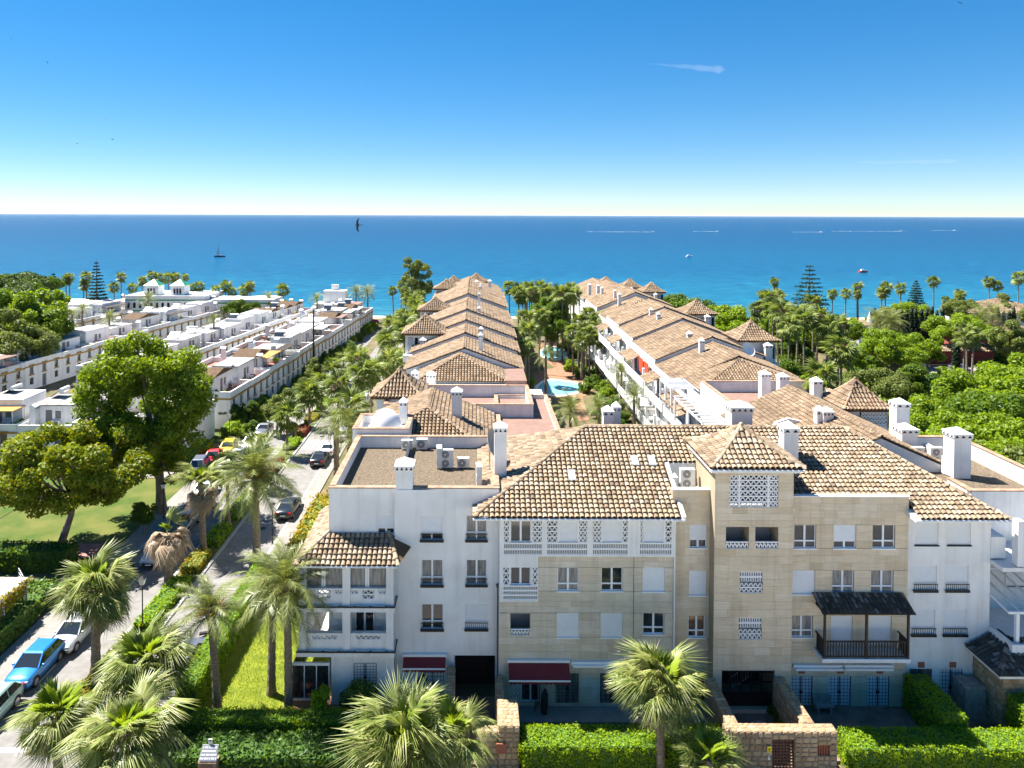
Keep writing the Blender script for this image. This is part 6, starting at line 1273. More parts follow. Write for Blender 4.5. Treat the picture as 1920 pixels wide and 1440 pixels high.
# ---------- tree prototypes
rsT = random.Random(77)
def tree_proto(kind, seed):
    rs = random.Random(seed)
    if kind == 'round': bl = rblobs(rs, 34, (0, 0, 6.2), (3.1, 3.1, 2.7), 1.0); return broad_tree('x', (0, 0, 0), bl, 11000, .17, ['tree_a', 'tree_b', 'tree_c'][seed % 3], [(0, 0, 0), (.1, 0, 1.5), (.0, .1, 3.2)], [.32, .25, .2], seed)
    if kind == 'wide': bl = rblobs(rs, 52, (0, 0, 6.0), (5.0, 5.0, 1.9), 1.05); return broad_tree('x', (0, 0, 0), bl, 17000, .16, ['tree_b', 'tree_c', 'tree_a'][seed % 3], [(0, 0, 0), (.3, .1, 1.4), (.2, 0, 2.8)], [.4, .32, .26], seed)
    if kind == 'shrub': bl = rblobs(rs, 14, (0, 0, 1.0), (1.2, 1.2, .8), .55); return broad_tree('x', (0, 0, 0), bl, 2600, .12, ['tree_b', 'tree_a', 'ivy'][seed % 3], [(0, 0, 0), (0, 0, .4), (0, 0, .8)], [.1, .08, .06], seed, 'shrub')
    if kind == 'pine': bl = [(rs.uniform(-4, 4), rs.uniform(-4, 4), 8.2 + rs.uniform(-.5, .9), 1.9, 1.9, .95) for _ in range(22)]; return broad_tree('x', (0, 0, 0), bl, 7000, .24, 'pine', [(0, 0, 0), (.2, .1, 3), (.1, 0, 6.6)], [.36, .28, .22], seed, 'stone_pine', shell=.35)
PROTO = {(k, s): tree_proto(k, s) for k in ('round', 'wide', 'shrub', 'pine') for s in ((0, 1, 2) if k != 'pine' else (0,))}
CN = {'round': ('dark green', 'bright green', 'olive green'), 'wide': ('bright green', 'olive green', 'dark green'), 'shrub': ('bright green', 'dark green', 'ivy green'), 'pine': ('dark',)}
def put(kind, s, loc, sc, label, group, cat='tree'):
    o = dup(PROTO[(kind, s)], place(loc, random.uniform(0, 6.28), sc), label, group, cat); return o
# right-hand gardens
GR = 'trees in the gardens right of the wing'
for i, (px, py, Y_, sc, k, s) in enumerate(((1300, 560, 150, 1.5, 'wide', 2), (1340, 572, 145, 1.45, 'wide', 0), (1270, 552, 160, 1.3, 'wide', 2), (1560, 730, 95, 1.05, 'wide', 1), (1640, 690, 105, 1.35, 'wide', 1), (1700, 680, 108, 1.3, 'round', 0), (1610, 760, 84, 1.1, 'round', 0), (1660, 770, 82, 1.2, 'round', 2), (1720, 750, 84, 1.1, 'wide', 0), (1770, 800, 72, 1.15, 'wide', 0), (1830, 770, 76, 1.25, 'wide', 0), (1890, 740, 80, 1.3, 'wide', 2), (1880, 690, 92, 1.6, 'wide', 0), (1920, 660, 96, 1.5, 'round', 1), (1960, 690, 90, 1.5, 'wide', 0), (1850, 830, 66, .9, 'wide', 1), (1930, 810, 68, 1.1, 'wide', 0), (1740, 840, 66, .8, 'round', 1), (1590, 640, 130, 1.0, 'round', 1), (1520, 690, 108, 1.0, 'round', 1), (1500, 640, 122, 1.0, 'round', 0), (1470, 670, 112, .9, 'round', 0), (1680, 620, 128, 1.1, 'wide', 0), (1740, 620, 134, 1.0, 'round', 1), (1560, 590, 150, 1.2, 'wide', 0), (1660, 575, 165, 1.2, 'round', 2), (1800, 590, 150, 1.2, 'wide', 0), (1900, 600, 140, 1.1, 'round', 2), (1700, 565, 185, 1.2, 'wide', 0), (1800, 560, 190, 1.2, 'wide', 1), (1880, 550, 190, 1.5, 'round', 2), (1440, 590, 165, 1.2, 'wide', 0), (1400, 600, 150, 1.2, 'round', 1), (1490, 575, 185, 1.3, 'wide', 2), (1945, 560, 175, 1.6, 'round', 2), (1790, 720, 92, .8, 'round', 1))):
    c = at(px, py, Y_); top = {'round': 8.9, 'wide': 8.0}[k]; s2 = max(.6, c.z / top * .95) if c.z > 2 else sc
    put(k, s, (c.x, Y_, 0), min(1.9, max(s2, .6)), CN[k][s] + (' rounded tree' if k == 'round' else ' spreading tree') + ' in the gardens beyond the right wing', GR + ' ' + CN[k][s] + k)
for i in range(150):
    X_ = rs.uniform(43, 125); Y_ = rs.uniform(62, 200)
    if X_ < .40 * Y_ * .9 + 8 and X_ < 44: continue
    put('shrub', i % 3, (X_, Y_, 0), rs.uniform(1.0, 2.2), CN['shrub'][i % 3] + ' shrub filling the gardens beyond the right wing', 'shrubs beyond the right wing ' + str(i % 3), 'shrub')
# courtyard + left shrubs
for i in range(110):
    X_ = rs.choice((rs.uniform(7.5, 10.5), rs.uniform(18.5, 23))); Y_ = rs.uniform(60, 185); put('shrub', i % 3, (X_, Y_, 0), rs.uniform(.5, 1.2), CN['shrub'][i % 3] + ' shrub bordering the pool courtyard', 'courtyard shrubs ' + str(i % 3), 'shrub')
for px, Y_, sc, s in ((1035, 152, 1.05, 1), (1030, 160, 1.0, 1)): c = at(px, 600, Y_); put('round', 0, (c.x, Y_, 0), 1.35, 'dense round headed tree behind the far pool', 'round trees behind the pool')
for i in range(18): put('shrub', i % 3, (-12.6 + rs.uniform(-1.2, 1.5), 64 + i * 6.5 + rs.uniform(-2, 2), 0), rs.uniform(.7, 1.3), CN['shrub'][i % 3] + ' shrub at the foot of the left wing', 'left wing shrubs ' + str(i % 3), 'shrub')
for i in range(44): put('shrub', i % 3, (-33.6 + i * .115 + rs.uniform(-.9, 1.6), 98 + i * 2.2, 0), rs.uniform(.6, 1.35), CN['shrub'][i % 3] + ' shrub in a front garden of the street row', 'street row shrubs ' + str(i % 3), 'shrub')
for k in ((k, s) for (k, s) in list(PROTO)):
    pass
# fan palm groves at right
for i, (px, py, Y_, R_) in enumerate(((1450, 575, 128, 2.6), (1470, 585, 122, 2.6), (1495, 590, 118, 2.7), (1510, 600, 114, 2.6), (1530, 595, 118, 2.6), (1548, 612, 112, 2.6), (1570, 610, 116, 2.5), (1480, 610, 112, 2.4), (1575, 655, 100, 3.0), (1440, 560, 140, 2.5), (1460, 560, 145, 2.5), (1420, 580, 140, 2.4), (1525, 570, 135, 2.4))):
    c = at(px, py, Y_); palm('fan', (c.x, Y_, 0), max(5, c.z), R_, 'fan palm in the grove between the right wing and the cypresses', 'fan palm grove right of the wing', skirt=rs.random() < .4)
c = at(1540, 708, 79); palm('fan', (c.x, 79, 0), c.z, 2.7, 'yellowing fan palm behind the chimneys of the right wing', 'yellow palm').children[1].data = fan_crown(31, 26, 2.0, 13, 'goldshrub')
for px, py, Y_ in ((1645, 600, 150), (1668, 605, 148), (1860, 590, 160), (1838, 600, 158)): c = at(px, py, Y_); palm('date', (c.x, Y_, 0), max(4, c.z), 4.2, 'date palm beside the dark cypress row', 'date palms by the cypresses')
for px, py, Y_ in ((1815, 625, 122), (1822, 630, 121), (1808, 632, 120)): c = at(px, py, Y_); palm('fan', (c.x, Y_, 0), max(4, c.z), 2.0, 'slim palm in the clump beside the parked grey car', 'palms by the grey car')
# shore palms
for px, py, Y_, R_ in ((1450, 528, 205, 1.9), (1453, 545, 203, 1.6), (1427, 550, 204, 1.6), (1610, 538, 206, 2.0), (1608, 552, 205, 1.8), (1660, 540, 205, 2.4), (1652, 548, 204, 2.2), (1690, 540, 207, 2.3), (1751, 527, 208, 2.3), (1800, 552, 206, 2.2), (1796, 560, 205, 2.0), (1856, 530, 207, 2.2), (1870, 536, 206, 2.0), (1560, 550, 206, 2.0), (1585, 550, 207, 2.0), (1773, 562, 205, 1.6), (1910, 520, 205, 2.6),
        (124, 525, 208, 2.0), (132, 522, 209, 2.0), (162, 520, 207, 2.2), (155, 535, 206, 2.0), (215, 537, 208, 2.1), (228, 521, 207, 2.0), (265, 525, 212, 2.0), (285, 518, 211, 2.2), (300, 520, 211, 2.2), (315, 520, 211, 2.2), (330, 520, 211, 2.2), (347, 520, 212, 1.6), (250, 541, 206, 1.9), (372, 537, 206, 2.0), (360, 540, 206, 1.8), (405, 545, 206, 2.0), (423, 537, 207, 2.4), (434, 547, 206, 2.0), (458, 545, 206, 2.4), (470, 537, 207, 2.2), (532, 543, 206, 2.6), (738, 545, 205, 1.8), (752, 535, 206, 2.0)):
    c = at(px, py, Y_); palm('fan', (c.x, Y_, 0), max(5, c.z), R_, 'fan palm on the shore in front of the sea', 'fan palms along the shore', skirt=rs.random() < .3)
for px, py, Y_, R_ in ((277, 560, 178, 3.4), (667, 548, 205, 3.4), (690, 548, 204, 3.6), (505, 560, 200, 3.4), (595, 563, 200, 3.0), (135, 590, 160, 2.6), (153, 580, 162, 2.6), (205, 600, 155, 3.0), (400, 602, 150, 2.2)):
    c = at(px, py, Y_); palm('date', (c.x, Y_, 0), max(4, c.z), R_, 'date palm standing among the white houses near the shore', 'date palms by the shore houses')
# stone pines at far left
for px, py, Y_, sc in ((10, 522, 190, 1.25), (45, 524, 188, 1.2), (80, 528, 192, 1.1), (-20, 528, 185, 1.2), (30, 540, 178, 1.1)): c = at(px, py, Y_); put('pine', 0, (c.x, Y_, 0), max(.8, c.z / 9.0), 'umbrella shaped stone pine at the left shore', 'stone pines')
for px, py, Y_, k, s in ((45, 545, 140, 'round', 1), (85, 548, 140, 'round', 1), (60, 580, 135, 'round', 1), (15, 590, 130, 'round', 2), (40, 610, 128, 'wide', 1), (450, 560, 190, 'wide', 2), (520, 560, 198, 'wide', 1)): c = at(px, py, Y_); put(k, s, (c.x, Y_, 0), max(.7, c.z / 8.6), CN[k][s] + ' tree among the outer white houses', 'trees among the outer houses ' + CN[k][s])
# eucalyptus behind the left wing
bl = rblobs(random.Random(5), 70, (0, 0, 12.0), (4.2, 4.0, 7.6), 1.15); c = at(780, 490, 200)
broad_tree('tall loose eucalyptus behind the seaward end of the left wing', (c.x, 198, 0), bl, 15000, .22, 'tree_c', [(0, 0, 0), (.3, 0, 4), (.1, .2, 9)], [.5, .4, .28], 41, 'eucalyptus_tree')
# norfolk pines
def norfolk(label, px, pyt, Y_, r):
    c = at(px, pyt, Y_); h = c.z; t = thing('norfolk_pine', label, 'tree', (0, 0, 0), 'norfolk pines near the shore'); q = MB(); q.tube([(0, 0, 0), (0, 0, h * .5), (0, 0, h)], [.3, .2, .03], 7); q.build('trunk', M['bark'], t)
    bl = []; R_ = random.Random(int(px)); tiers = 18
    for i in range(tiers):
        f = i / tiers; z = h * (.12 + .87 * f); rr = r * (1 - f) ** .85 * R_.uniform(.85, 1.1) + .15
        for k in range(9):
            a = 6.283 * k / 9 + R_.uniform(-.2, .2)
            for s_ in (.4, .65, .88): bl.append((rr * s_ * math.cos(a), rr * s_ * math.sin(a), z + .25 * rr * s_ * .35, rr * .17 + .1, rr * .17 + .1, .13))
    link('crown', leaf_cloud(bl, 6500, .2, 'norfolk', seed=int(px), shell=.2), t); t.matrix_basis = place((c.x, Y_, 0))
norfolk('broad dark norfolk pine rising above the palms near the shore', 1518, 490, 165, 6.6); norfolk('slender norfolk pine standing beyond the cypress row', 1718, 522, 195, 3.6); norfolk('tall norfolk pine among palms at the left shore', 181, 486, 195, 3.8); norfolk('thin norfolk pine between the stone pines and the shore palms', 100, 509, 200, 3.0)
# cypresses
cyp = None
for i, px in enumerate([1640, 1650, 1661, 1670, 1681, 1690, 1700, 1709, 1717, 1728, 1738, 1748, 1757, 1768, 1632, 1862, 1871, 1882, 1893, 1901, 1836, 1848, 1640, 1795]):
    Y_ = 168 + (i % 3); Y_ = 172 if px > 1780 else Y_; c = at(px, 574 + (i * 7) % 11, Y_); Y_ = 140 if (i == 22) else Y_
    if cyp is None:
        t = thing('cypress_tree', 'x', 'tree', (0, 0, 0), 'x'); q = MB(); q.tube([(0, 0, 0), (0, 0, 3), (0, 0, 8.4)], [.14, .1, .02], 6); q.build('trunk', M['bark'], t)
        bl = [(0, 0, z, .78 * math.sin(math.pi * (.14 + .86 * (9.2 - z) / 9.2) * .62) ** .8, .78 * math.sin(math.pi * (.14 + .86 * (9.2 - z) / 9.2) * .62) ** .8, .55) for z in np.linspace(.5, 8.9, 26)]
        link('crown', leaf_cloud(bl, 3600, .16, 'cypress', seed=3, shell=.55), t); cyp = t
    dup(cyp, Matrix.Translation((c.x, Y_, 0)) @ Matrix.Diagonal((1, 1, c.z / 9.4 * random.uniform(.95, 1.05), 1)), 'dark column cypress in the close row beyond the gardens', 'row of cypresses')
kill(cyp)
# ---------- big plane tree and yellowing tree by the park
c = gnd(303, 962); bl = rblobs(random.Random(21), 150, (-1.4, 0, 12.0), (6.2, 5.4, 6.9), 1.25) + rblobs(random.Random(22), 22, (-4.6, .5, 8.0), (3.4, 2.5, 2.6), 1.05) + rblobs(random.Random(23), 14, (.8, 0, 5.6), (1.6, 1.6, 2.2), .8)
broad_tree('tall plane tree with dense bright crown on the park lawn', (c.x, c.y, 0), bl, 60000, .17, 'plane', [(0, 0, 0), (-.1, 0, 2.2), (-.25, .1, 4.6), (-.5, 0, 7.4)], [.62, .45, .4, .3], 61, 'plane_tree', forks=22, shell=.35)
c = gnd(108, 1040); bl = rblobs(random.Random(31), 95, (.4, .8, 7.8), (7.4, 5.6, 3.4), 1.1)
broad_tree('low spreading tree with yellowing leaves over the park path', (c.x, c.y, 0), bl, 38000, .165, 'autumn', [(0, 0, 0), (.5, .1, 1.6), (1.1, .3, 3.6), (1.2, .4, 5)], [.42, .33, .28, .22], 62, 'broadleaf_tree', forks=20, shell=.35)
# ---------- hedges
def hedge(label, x0, x1, y0, y1, z, mat='hedge', dens=70, size=.1, name='hedge', group=None, rot=None, zb=0.1, wob=.1):
    t = thing(name, label, 'hedge', ((x0 + x1) / 2, (y0 + y1) / 2, 0), group); q = MB(); q.box(x0 + .06, x1 - .06, y0 + .06, y1 - .06, 0, z - .06); q.build('inner_growth', M['hedgecore'], t)
    R_ = np.random.RandomState(abs(hash(label)) % 9999 if False else len(label) * 7 + int(abs(x0) * 10)); P = []; N_ = []
    for (ax, a0, a1, b0, b1, val, nrm) in (('z', x0, x1, y0, y1, z, (0, 0, 1)), ('y', x0, x1, zb, z, y0, (0, -1, 0)), ('x', y0, y1, zb, z, x0, (-1, 0, 0)), ('x', y0, y1, zb, z, x1, (1, 0, 0)), ('y', x0, x1, zb, z, y1, (0, 1, 0))):
        n = int((a1 - a0) * (b1 - b0) * dens) + 1; u = R_.uniform(a0, a1, n); w = R_.uniform(b0, b1, n); dv = np.full(n, val) + R_.normal(scale=wob, size=n) * .6 + .07 * np.sin(u * 3.1 + 1.3 * np.sin(u)) * np.cos(w * 2.3) + .05 * np.sin(u * 7.3) * np.sin(w * 5.1)
        P.append(np.stack([u, w, dv] if ax == 'z' else [u, dv, w] if ax == 'y' else [dv, u, w], 1)); N_.append(np.tile(np.array(nrm, float), (n, 1)))
    P = np.concatenate(P); N_ = np.concatenate(N_); n = len(P); d = N_ + R_.normal(scale=.6, size=(n, 3)); d /= np.linalg.norm(d, axis=1)[:, None]; a = np.cross(d, R_.normal(size=(n, 3))); a /= np.linalg.norm(a, axis=1)[:, None]; b = np.cross(d, a); s = size * R_.uniform(.6, 1.4, n)[:, None]
    V = np.stack([P - a * s, P + b * s * .55 + d * s * .2, P + a * s, P - b * s * .55 + d * s * .2], 1).reshape(-1, 3)
    o = link('leaves', npmesh('leaves', V, np.arange(4 * n).reshape(-1, 4), M[mat]), t); stuff(o); return t
hedge('bright clipped hedge in front of the artificial turf', at(976, 1390, 40).x, at(1236, 1390, 40).x, 38.5, 40.2, 1.75, dens=260, size=.068)
hedge('bright clipped hedge along the street front of the right patio', at(1572, 1390, 40).x, 40, 38.4, 40.1, 1.75, dens=240, size=.068)
hedge('dark hedge dividing the right patio from the gravel path', 26.9, 28.3, 40.2, 44.0, 2.3, 'hedge', 220, .07)
hedge('tall dark hedge beside the low tiled porch', 31.6, 36, 40.3, 41.6, 2.7, 'hedge', 200, .07)
hedge('long clipped hedge between the street and the corner lawn', HEDX, HEDX + 1.25, 43.2, 60, 2.0, 'hedge2', 230, .065)
hedge('clipped hedge across the front of the corner lawn', HEDX - .1, -6.6, 41.0, 42.0, 1.4, 'hedge2', 230, .065)
hedge('low ivy hedge running along the front pavement', HEDX - .4, -7.2, 38.6, 40.6, 1.0, 'ivy', 110, .11, wob=.14); hedge('ivy bank below the silvery fan palm', -7.1, -1.3, 38.6, 40.4, 1.3, 'ivy', 100, .11, wob=.16)
hedge('short hedge behind the tall fan palm', at(1236, 1390, 40).x + .1, at(1365, 1390, 40).x - .4, 38.6, 40.2, 1.9, dens=220, size=.07)
for i, (y0, y1, m_) in enumerate(((44, 50, 'goldshrub'), (52, 58.8, 'hedge'), (60.4, 63.6, 'goldshrub'), (65.2, 69, 'hedge'), (71, 78, 'hedge2'), (82, 88, 'redshrub'), (92.5, 96, 'hedge'), (98, 101.5, 'redshrub'), (104, 109, 'goldshrub'), (112, 118, 'hedge'), (121, 127, 'redshrub'))):
    hedge({'goldshrub': 'golden leaved', 'hedge': 'bright green', 'hedge2': 'mid green', 'redshrub': 'red leaved'}[m_] + ' low hedge in the street divide', MEDL + .5, MEDR - .5, y0, y1, .75, m_, 70, .11, 'low_hedge', 'low hedges in the street divide ' + m_)
for i, (x0, x1, y0, y1, z) in enumerate(((-36.5, -34.4, 86.5, 93, 1.4), (-35.2, -33.6, 97.5, 104, 1.5), (-34.6, -33.2, 106, 112, 1.5))): hedge('clipped green hedge enclosing a front garden of the street row', x0, x1, y0, y1, z, 'hedge', 45, .14, 'hedge', 'front garden hedges')
hedge('dense dark hedge under the yellowing tree', -46, -35.2, 60.6, 62.4, 1.9, 'tree_a', 50, .15, wob=.2); hedge('grey green hedge along the park steps', -46, -33.6, 53.8, 57, 1.3, 'ivy', 45, .16, wob=.25); hedge('tall ivy hedge beside the parked silver car', -35.4, -33.4, 38, 53.5, 1.6, 'ivy', 60, .13, wob=.15)
hedge('gold and green planting between the road and the gravel roofed block', -16.6, -12.6, 62.5, 74, 1.6, 'goldshrub', 40, .18, wob=.3); hedge('leafy green bank beside the corner terraces', -12.6, -10.4, 52, 60, 2.6, 'hedge', 55, .15, wob=.3)
# bougainvillea + shrubs by the terraces
for px, py, Y_, sc, lab in ((700, 602, 195, 1.0, 'magenta bougainvillea at the end of the street row'),):
    c = at(px, py, Y_); t = put('shrub', 0, (c.x, Y_, 0), 1.0, lab, None, 'shrub'); t.children[1].data = leaf_cloud(rblobs(rs, 8, (0, 0, 1.0), (1.4, 1.4, .8), .8), 1200, .22, 'bougain', seed=3)
c = at(678, 1297, 43.0); bl = rblobs(random.Random(8), 12, (0, 0, 1.55), (.95, .8, .75), .62); broad_tree('rounded dark shrub against the white corner wall', (c.x, 42.9, 0), bl, 5200, .085, 'ivy', [(0, 0, 0), (0, 0, .5), (0, 0, 1)], [.1, .08, .06], 71, 'shrub')
c = at(604, 1310, 42.6); bl = rblobs(random.Random(9), 8, (0, 0, 1.75), (.5, .5, .6), .36); broad_tree('small bright green citrus tree on the terracotta patio', (c.x, 42.5, 0), bl, 1900, .08, 'hedge', [(0, 0, 0), (.02, 0, .6), (0, 0, 1.3)], [.05, .04, .03], 72, 'citrus_tree')
for px, py in ((1462, 1338), (1470, 1362)): c = gnd(px, py, .2); put('shrub', 1, (c.x, c.y, 0), .55, 'small dark shrub on the entrance path between the rubble walls', 'entrance path shrubs', 'shrub')
for px, py in ((425, 800), (445, 803), (470, 795)): c = gnd(px, py); put('round', 0, (c.x, c.y, 0), .38, 'small round topped tree before the first townhouse of the street row', 'small round trees')
c = gnd(270, 1005); put('round', 0, (c.x, c.y, 0), .36, 'small dark round tree on the park lawn by the road', None)
for px, py, Y_ in ((540, 760, 103), (520, 775, 100), (590, 690, 132), (570, 735, 112)): c = gnd(px, py + 40); put('round', 2, (c.x, c.y, 0), .6, 'small olive green tree in a front garden of the street row', 'front garden trees')
for k in list(PROTO.values()): kill(k)

# grass blades on the corner lawn
n_ = 26000; gx = NR.uniform(HEDX + 1.3, GX1 + .2, n_); gy = NR.uniform(42.1, 61.5, n_); gh = NR.uniform(.05, .13, n_); ga_ = NR.uniform(0, 6.28, n_); gl = NR.uniform(-.06, .06, (n_, 2))
P0 = np.stack([gx - .018 * np.cos(ga_), gy - .018 * np.sin(ga_), np.full(n_, .1)], 1); P1 = np.stack([gx + .018 * np.cos(ga_), gy + .018 * np.sin(ga_), np.full(n_, .1)], 1); P2 = np.stack([gx + gl[:, 0], gy + gl[:, 1], .1 + gh], 1)
M['blade'] = leafmat('grass_blade', [(.13, .19, .012), (.21, .28, .02), (.32, .34, .04)], .35)
o = link('grass', npmesh('grass', np.stack([P0, P1, P2], 1).reshape(-1, 3), np.arange(3 * n_).reshape(-1, 3), M['blade'])); stuff(o); tag(o, 'short green grass of the corner lawn under the date palms', 'grass')
# ================================================================== CARS
CARM = {}
def paint(name, c, metal=.25):
    if name not in CARM:
        m, nt, n, l, b = newmat('car_paint_' + name); b.inputs['Base Color'].default_value = (*c, 1); b.inputs['Roughness'].default_value = .28; b.inputs['Metallic'].default_value = metal; b.inputs['Coat Weight'].default_value = .6; b.inputs['Coat Roughness'].default_value = .06; CARM[name] = m
    return CARM[name]
def car(label, loc, rz, pname, col, L=4.3, W=1.8, Hc=1.58, kind='suv', group='cars parked on the street'):
    """front towards -Y before rotation"""
    t = thing('parked_car', label, 'car', (0, 0, 0), group); body = paint(pname, col); h = L / 2; w = W / 2
    st = [(-h, .86, .45, .62), (-h + .12, .93, .30, .80), (-h + .5, .98, .24, .90), (-h + 1.25, 1.0, .22, 1.0), (-.3, 1.0, .22, 1.03), (.9, 1.0, .22, 1.05), (h - .55, .99, .24, 1.06), (h - .14, .95, .30, 1.02), (h, .88, .46, .80)]
    q = MB(); vs = []; n = 9
    for y, k, zb, zt in st:
        a = w * k; vs += [(-a * .90, y, zb), (-a, y, zb + .22), (-a * .985, y, (zb + zt) / 2 + .08), (-a * .93, y, zt - .05), (-a * .78, y, zt + .015), (0, y, zt + .04), (a * .78, y, zt + .015), (a * .93, y, zt - .05), (a * .985, y, (zb + zt) / 2 + .08), (a, y, zb + .22), (a * .90, y, zb)]
    n = 11; fs = []
    for i in range(len(st) - 1):
        for j in range(n): fs.append((i * n + j, i * n + (j + 1) % n, (i + 1) * n + (j + 1) % n, (i + 1) * n + j))
    fs += [tuple(range(n)), tuple(range((len(st) - 1) * n, len(st) * n))]
    q.add(vs, fs); bo = q.build('body', body, t, True)
    # cabin: glass loft with painted roof and pillars
    y0, y1, y2, y3 = (-h + 1.15, -h + 1.95, h - .75, h - .2) if kind != 'sedan' else (-h + 1.3, -h + 2.05, h - 1.5, h - .75)
    zb, zt = 1.0, Hc - .06; a, b_ = w * .9, w * .70
    P = [(-a, y0, zb), (a, y0, zb), (b_, y1, zt), (-b_, y1, zt), (-a, y3, zb + .03), (a, y3, zb + .03), (b_, y2, zt - .02), (-b_, y2, zt - .02)]
    for nm, f in (('windscreen', (0, 1, 2, 3)), ('rear_window', (5, 4, 7, 6)), ('side_window', (4, 0, 3, 7)), ('side_window', (1, 5, 6, 2))): q = MB(); q.poly(*[P[i] for i in f]); q.build(nm, M['glass'], t)
    q = MB(); e = .03; q.hexa([(-b_ - e, y1 - e, zt - .015), (b_ + e, y1 - e, zt - .015), (b_ + e, y2 + e, zt - .03), (-b_ - e, y2 + e, zt - .03), (-b_ * .9, y1 + .1, zt + .06), (b_ * .9, y1 + .1, zt + .06), (b_ * .9, y2 - .1, zt + .045), (-b_ * .9, y2 - .1, zt + .045)]); ro = q.build('roof', body, t)
    q = MB()
    for s in (-1, 1):
        q.bar((s * a, y0, zb), (s * b_, y1, zt), .07, .05); q.bar((s * a, y3, zb + .03), (s * b_, y2, zt), .10, .05); ym = (y1 + y2) / 2; q.bar((s * (a + .002), ym, zb), (s * (b_ + .004), ym, zt), .07, .02)
    q.build('pillars', body, ro)
    for sx in (-1, 1):
        for yy in (-h + .82, h - .85):
            wq = MB(); wq.cyl((sx * (w - .2), yy, .33), (sx * (w + .005), yy, .33), .335, n=18); wo = wq.build('wheel', M['rubber'], t); rq = MB(); rq.cyl((sx * (w - .02), yy, .33), (sx * (w + .012), yy, .33), .215, n=14); rq.build('rim', M['alloy'], wo)
            aq = MB(); n2 = 12
            for i in range(n2): a0, a1 = math.pi * i / n2, math.pi * (i + 1) / n2; aq.poly(*[(sx * (w + .004), yy + r_ * math.cos(aa), .33 + r_ * math.sin(aa)) for r_, aa in ((.335, a0), (.335, a1), (.40, a1), (.40, a0))])
            aq.build('wheel_arch', M['iron'], bo)
        q = MB(); q.hexa([(sx * w * .52, -h + .03, .66), (sx * w * .86, -h + .12, .68), (sx * w * .86, -h + .13, .80), (sx * w * .52, -h + .04, .78), (sx * w * .52, -h - .012, .66), (sx * w * .88, -h + .07, .68), (sx * w * .88, -h + .08, .80), (sx * w * .52, -h + .0, .78)]); q.build('headlight', M['chrome'], t)
        q = MB(); q.box(sx * w * .75 - .13, sx * w * .75 + .13, h - .10, h + .012, .80, .98); q.build('tail_light', M['redlight'], t)
        q = MB(); q.ball((sx * (w + .08), y0 + .3, 1.06), (.12, .07, .08), 8, 5); q.build('wing_mirror', body, t)
    q = MB(); q.box(-w * .5, w * .5, -h - .012, -h + .06, .50, .66); q.box(-w * .62, w * .62, -h - .008, -h + .06, .34, .45); q.build('front_grille', M['iron'], bo)
    q = MB(); q.box(-.26, .26, -h - .02, -h - .012, .46, .56); q.build('front_plate', M['plate'], t); q = MB(); q.box(-.26, .26, h + .012, h + .02, .62, .73); q.build('rear_plate', M['plate'], t)
    t.matrix_basis = place(loc, rz); return t
def gcar(label, px, py, rz, pn, col, dx=0, **k):
    p = gnd(px, py, .02); return car(label, (p.x + dx, p.y, .014), rz, pn, col, **k)
gcar('bright blue crossover parked at the kerb by the ivy hedge', 58, 1262, 0, 'blue', (.02, .20, .55), dx=.3, L=4.35, W=1.84, Hc=1.6)
gcar('silver crossover parked behind the blue car', 128, 1200, 0, 'silver', (.50, .51, .54), dx=.5, L=4.4)
gcar('pale green hatchback whose nose shows at the picture edge before the blue car', -28, 1350, 0, 'mint', (.30, .46, .42), dx=.3, L=4.1)
gcar('white car parked under the dying palm with its bonnet in shade', 296, 1048, 0, 'white', (.62, .63, .65), dx=.1)
gcar('dark grey car parked nose to tail beside the park lawn', 345, 990, 0, 'grey', (.16, .17, .18), dx=.1, kind='sedan', Hc=1.46)
gcar('light grey car parked by the lawn under the half dead palm', 375, 962, 0, 'silver', (.50, .51, .54), dx=.1, kind='sedan', Hc=1.46)
gcar('blue grey people carrier parked by the clipped hedges of the first townhouse', 372, 886, RAD(8), 'bluegrey', (.13, .15, .20), L=4.6, Hc=1.7)
gcar('red car parked between the people carrier and the yellow car', 400, 866, RAD(8), 'red', (.55, .02, .03), kind='sedan', Hc=1.46)
gcar('yellow and white car parked farthest up the side bay', 428, 848, RAD(8), 'yellow', (.70, .50, .02), Hc=1.5)
gcar('dark saloon parked by the golden shrubs beside the road', 541, 962, math.pi, 'navy', (.02, .025, .035), L=4.6, kind='sedan', Hc=1.46)
gcar('black car half hidden by plants before the white saloon', 600, 868, math.pi, 'black', (.012, .012, .014), kind='sedan', Hc=1.46)
gcar('white saloon parked next to the zebra crossing', 617, 850, math.pi, 'white', (.62, .63, .65), kind='sedan', Hc=1.46)
gcar('white crossover parked just beyond the zebra crossing', 645, 822, math.pi, 'white', (.62, .63, .65))
gcar('black saloon parked beyond the white crossover', 657, 803, math.pi, 'black', (.012, .012, .014), kind='sedan', Hc=1.46)
gcar('silver blue car in the line beside the domed terrace', 666, 788, math.pi, 'bluegrey', (.13, .15, .20)); gcar('dark red car in the line beside the domed terrace', 674, 776, math.pi, 'maroon', (.12, .02, .025), kind='sedan', Hc=1.46)
gcar('white van parked at the far end of the car line', 682, 758, math.pi, 'white', (.62, .63, .65), L=4.6, Hc=1.85)
gcar('dark blue car half hidden behind the garden hedge by the scooter', 352, 1250, math.pi, 'bluegrey', (.13, .15, .20))
gcar('grey car parked on the villa drive among the slim palms', 1800, 697, RAD(10), 'bluegrey', (.13, .15, .20), group='cars at the villa')
for i, y in enumerate((77.5, 83, 88.5, 94, 99.5)): car('car in the kerbside line between the park and the street row', (ROADL + 1.1, y, .014), 0, *(('white', (.62, .63, .65)), ('grey', (.16, .17, .18)), ('silver', (.50, .51, .54)))[i % 3], kind='suv' if i % 2 else 'sedan', Hc=1.5, group='kerbside cars past the park')
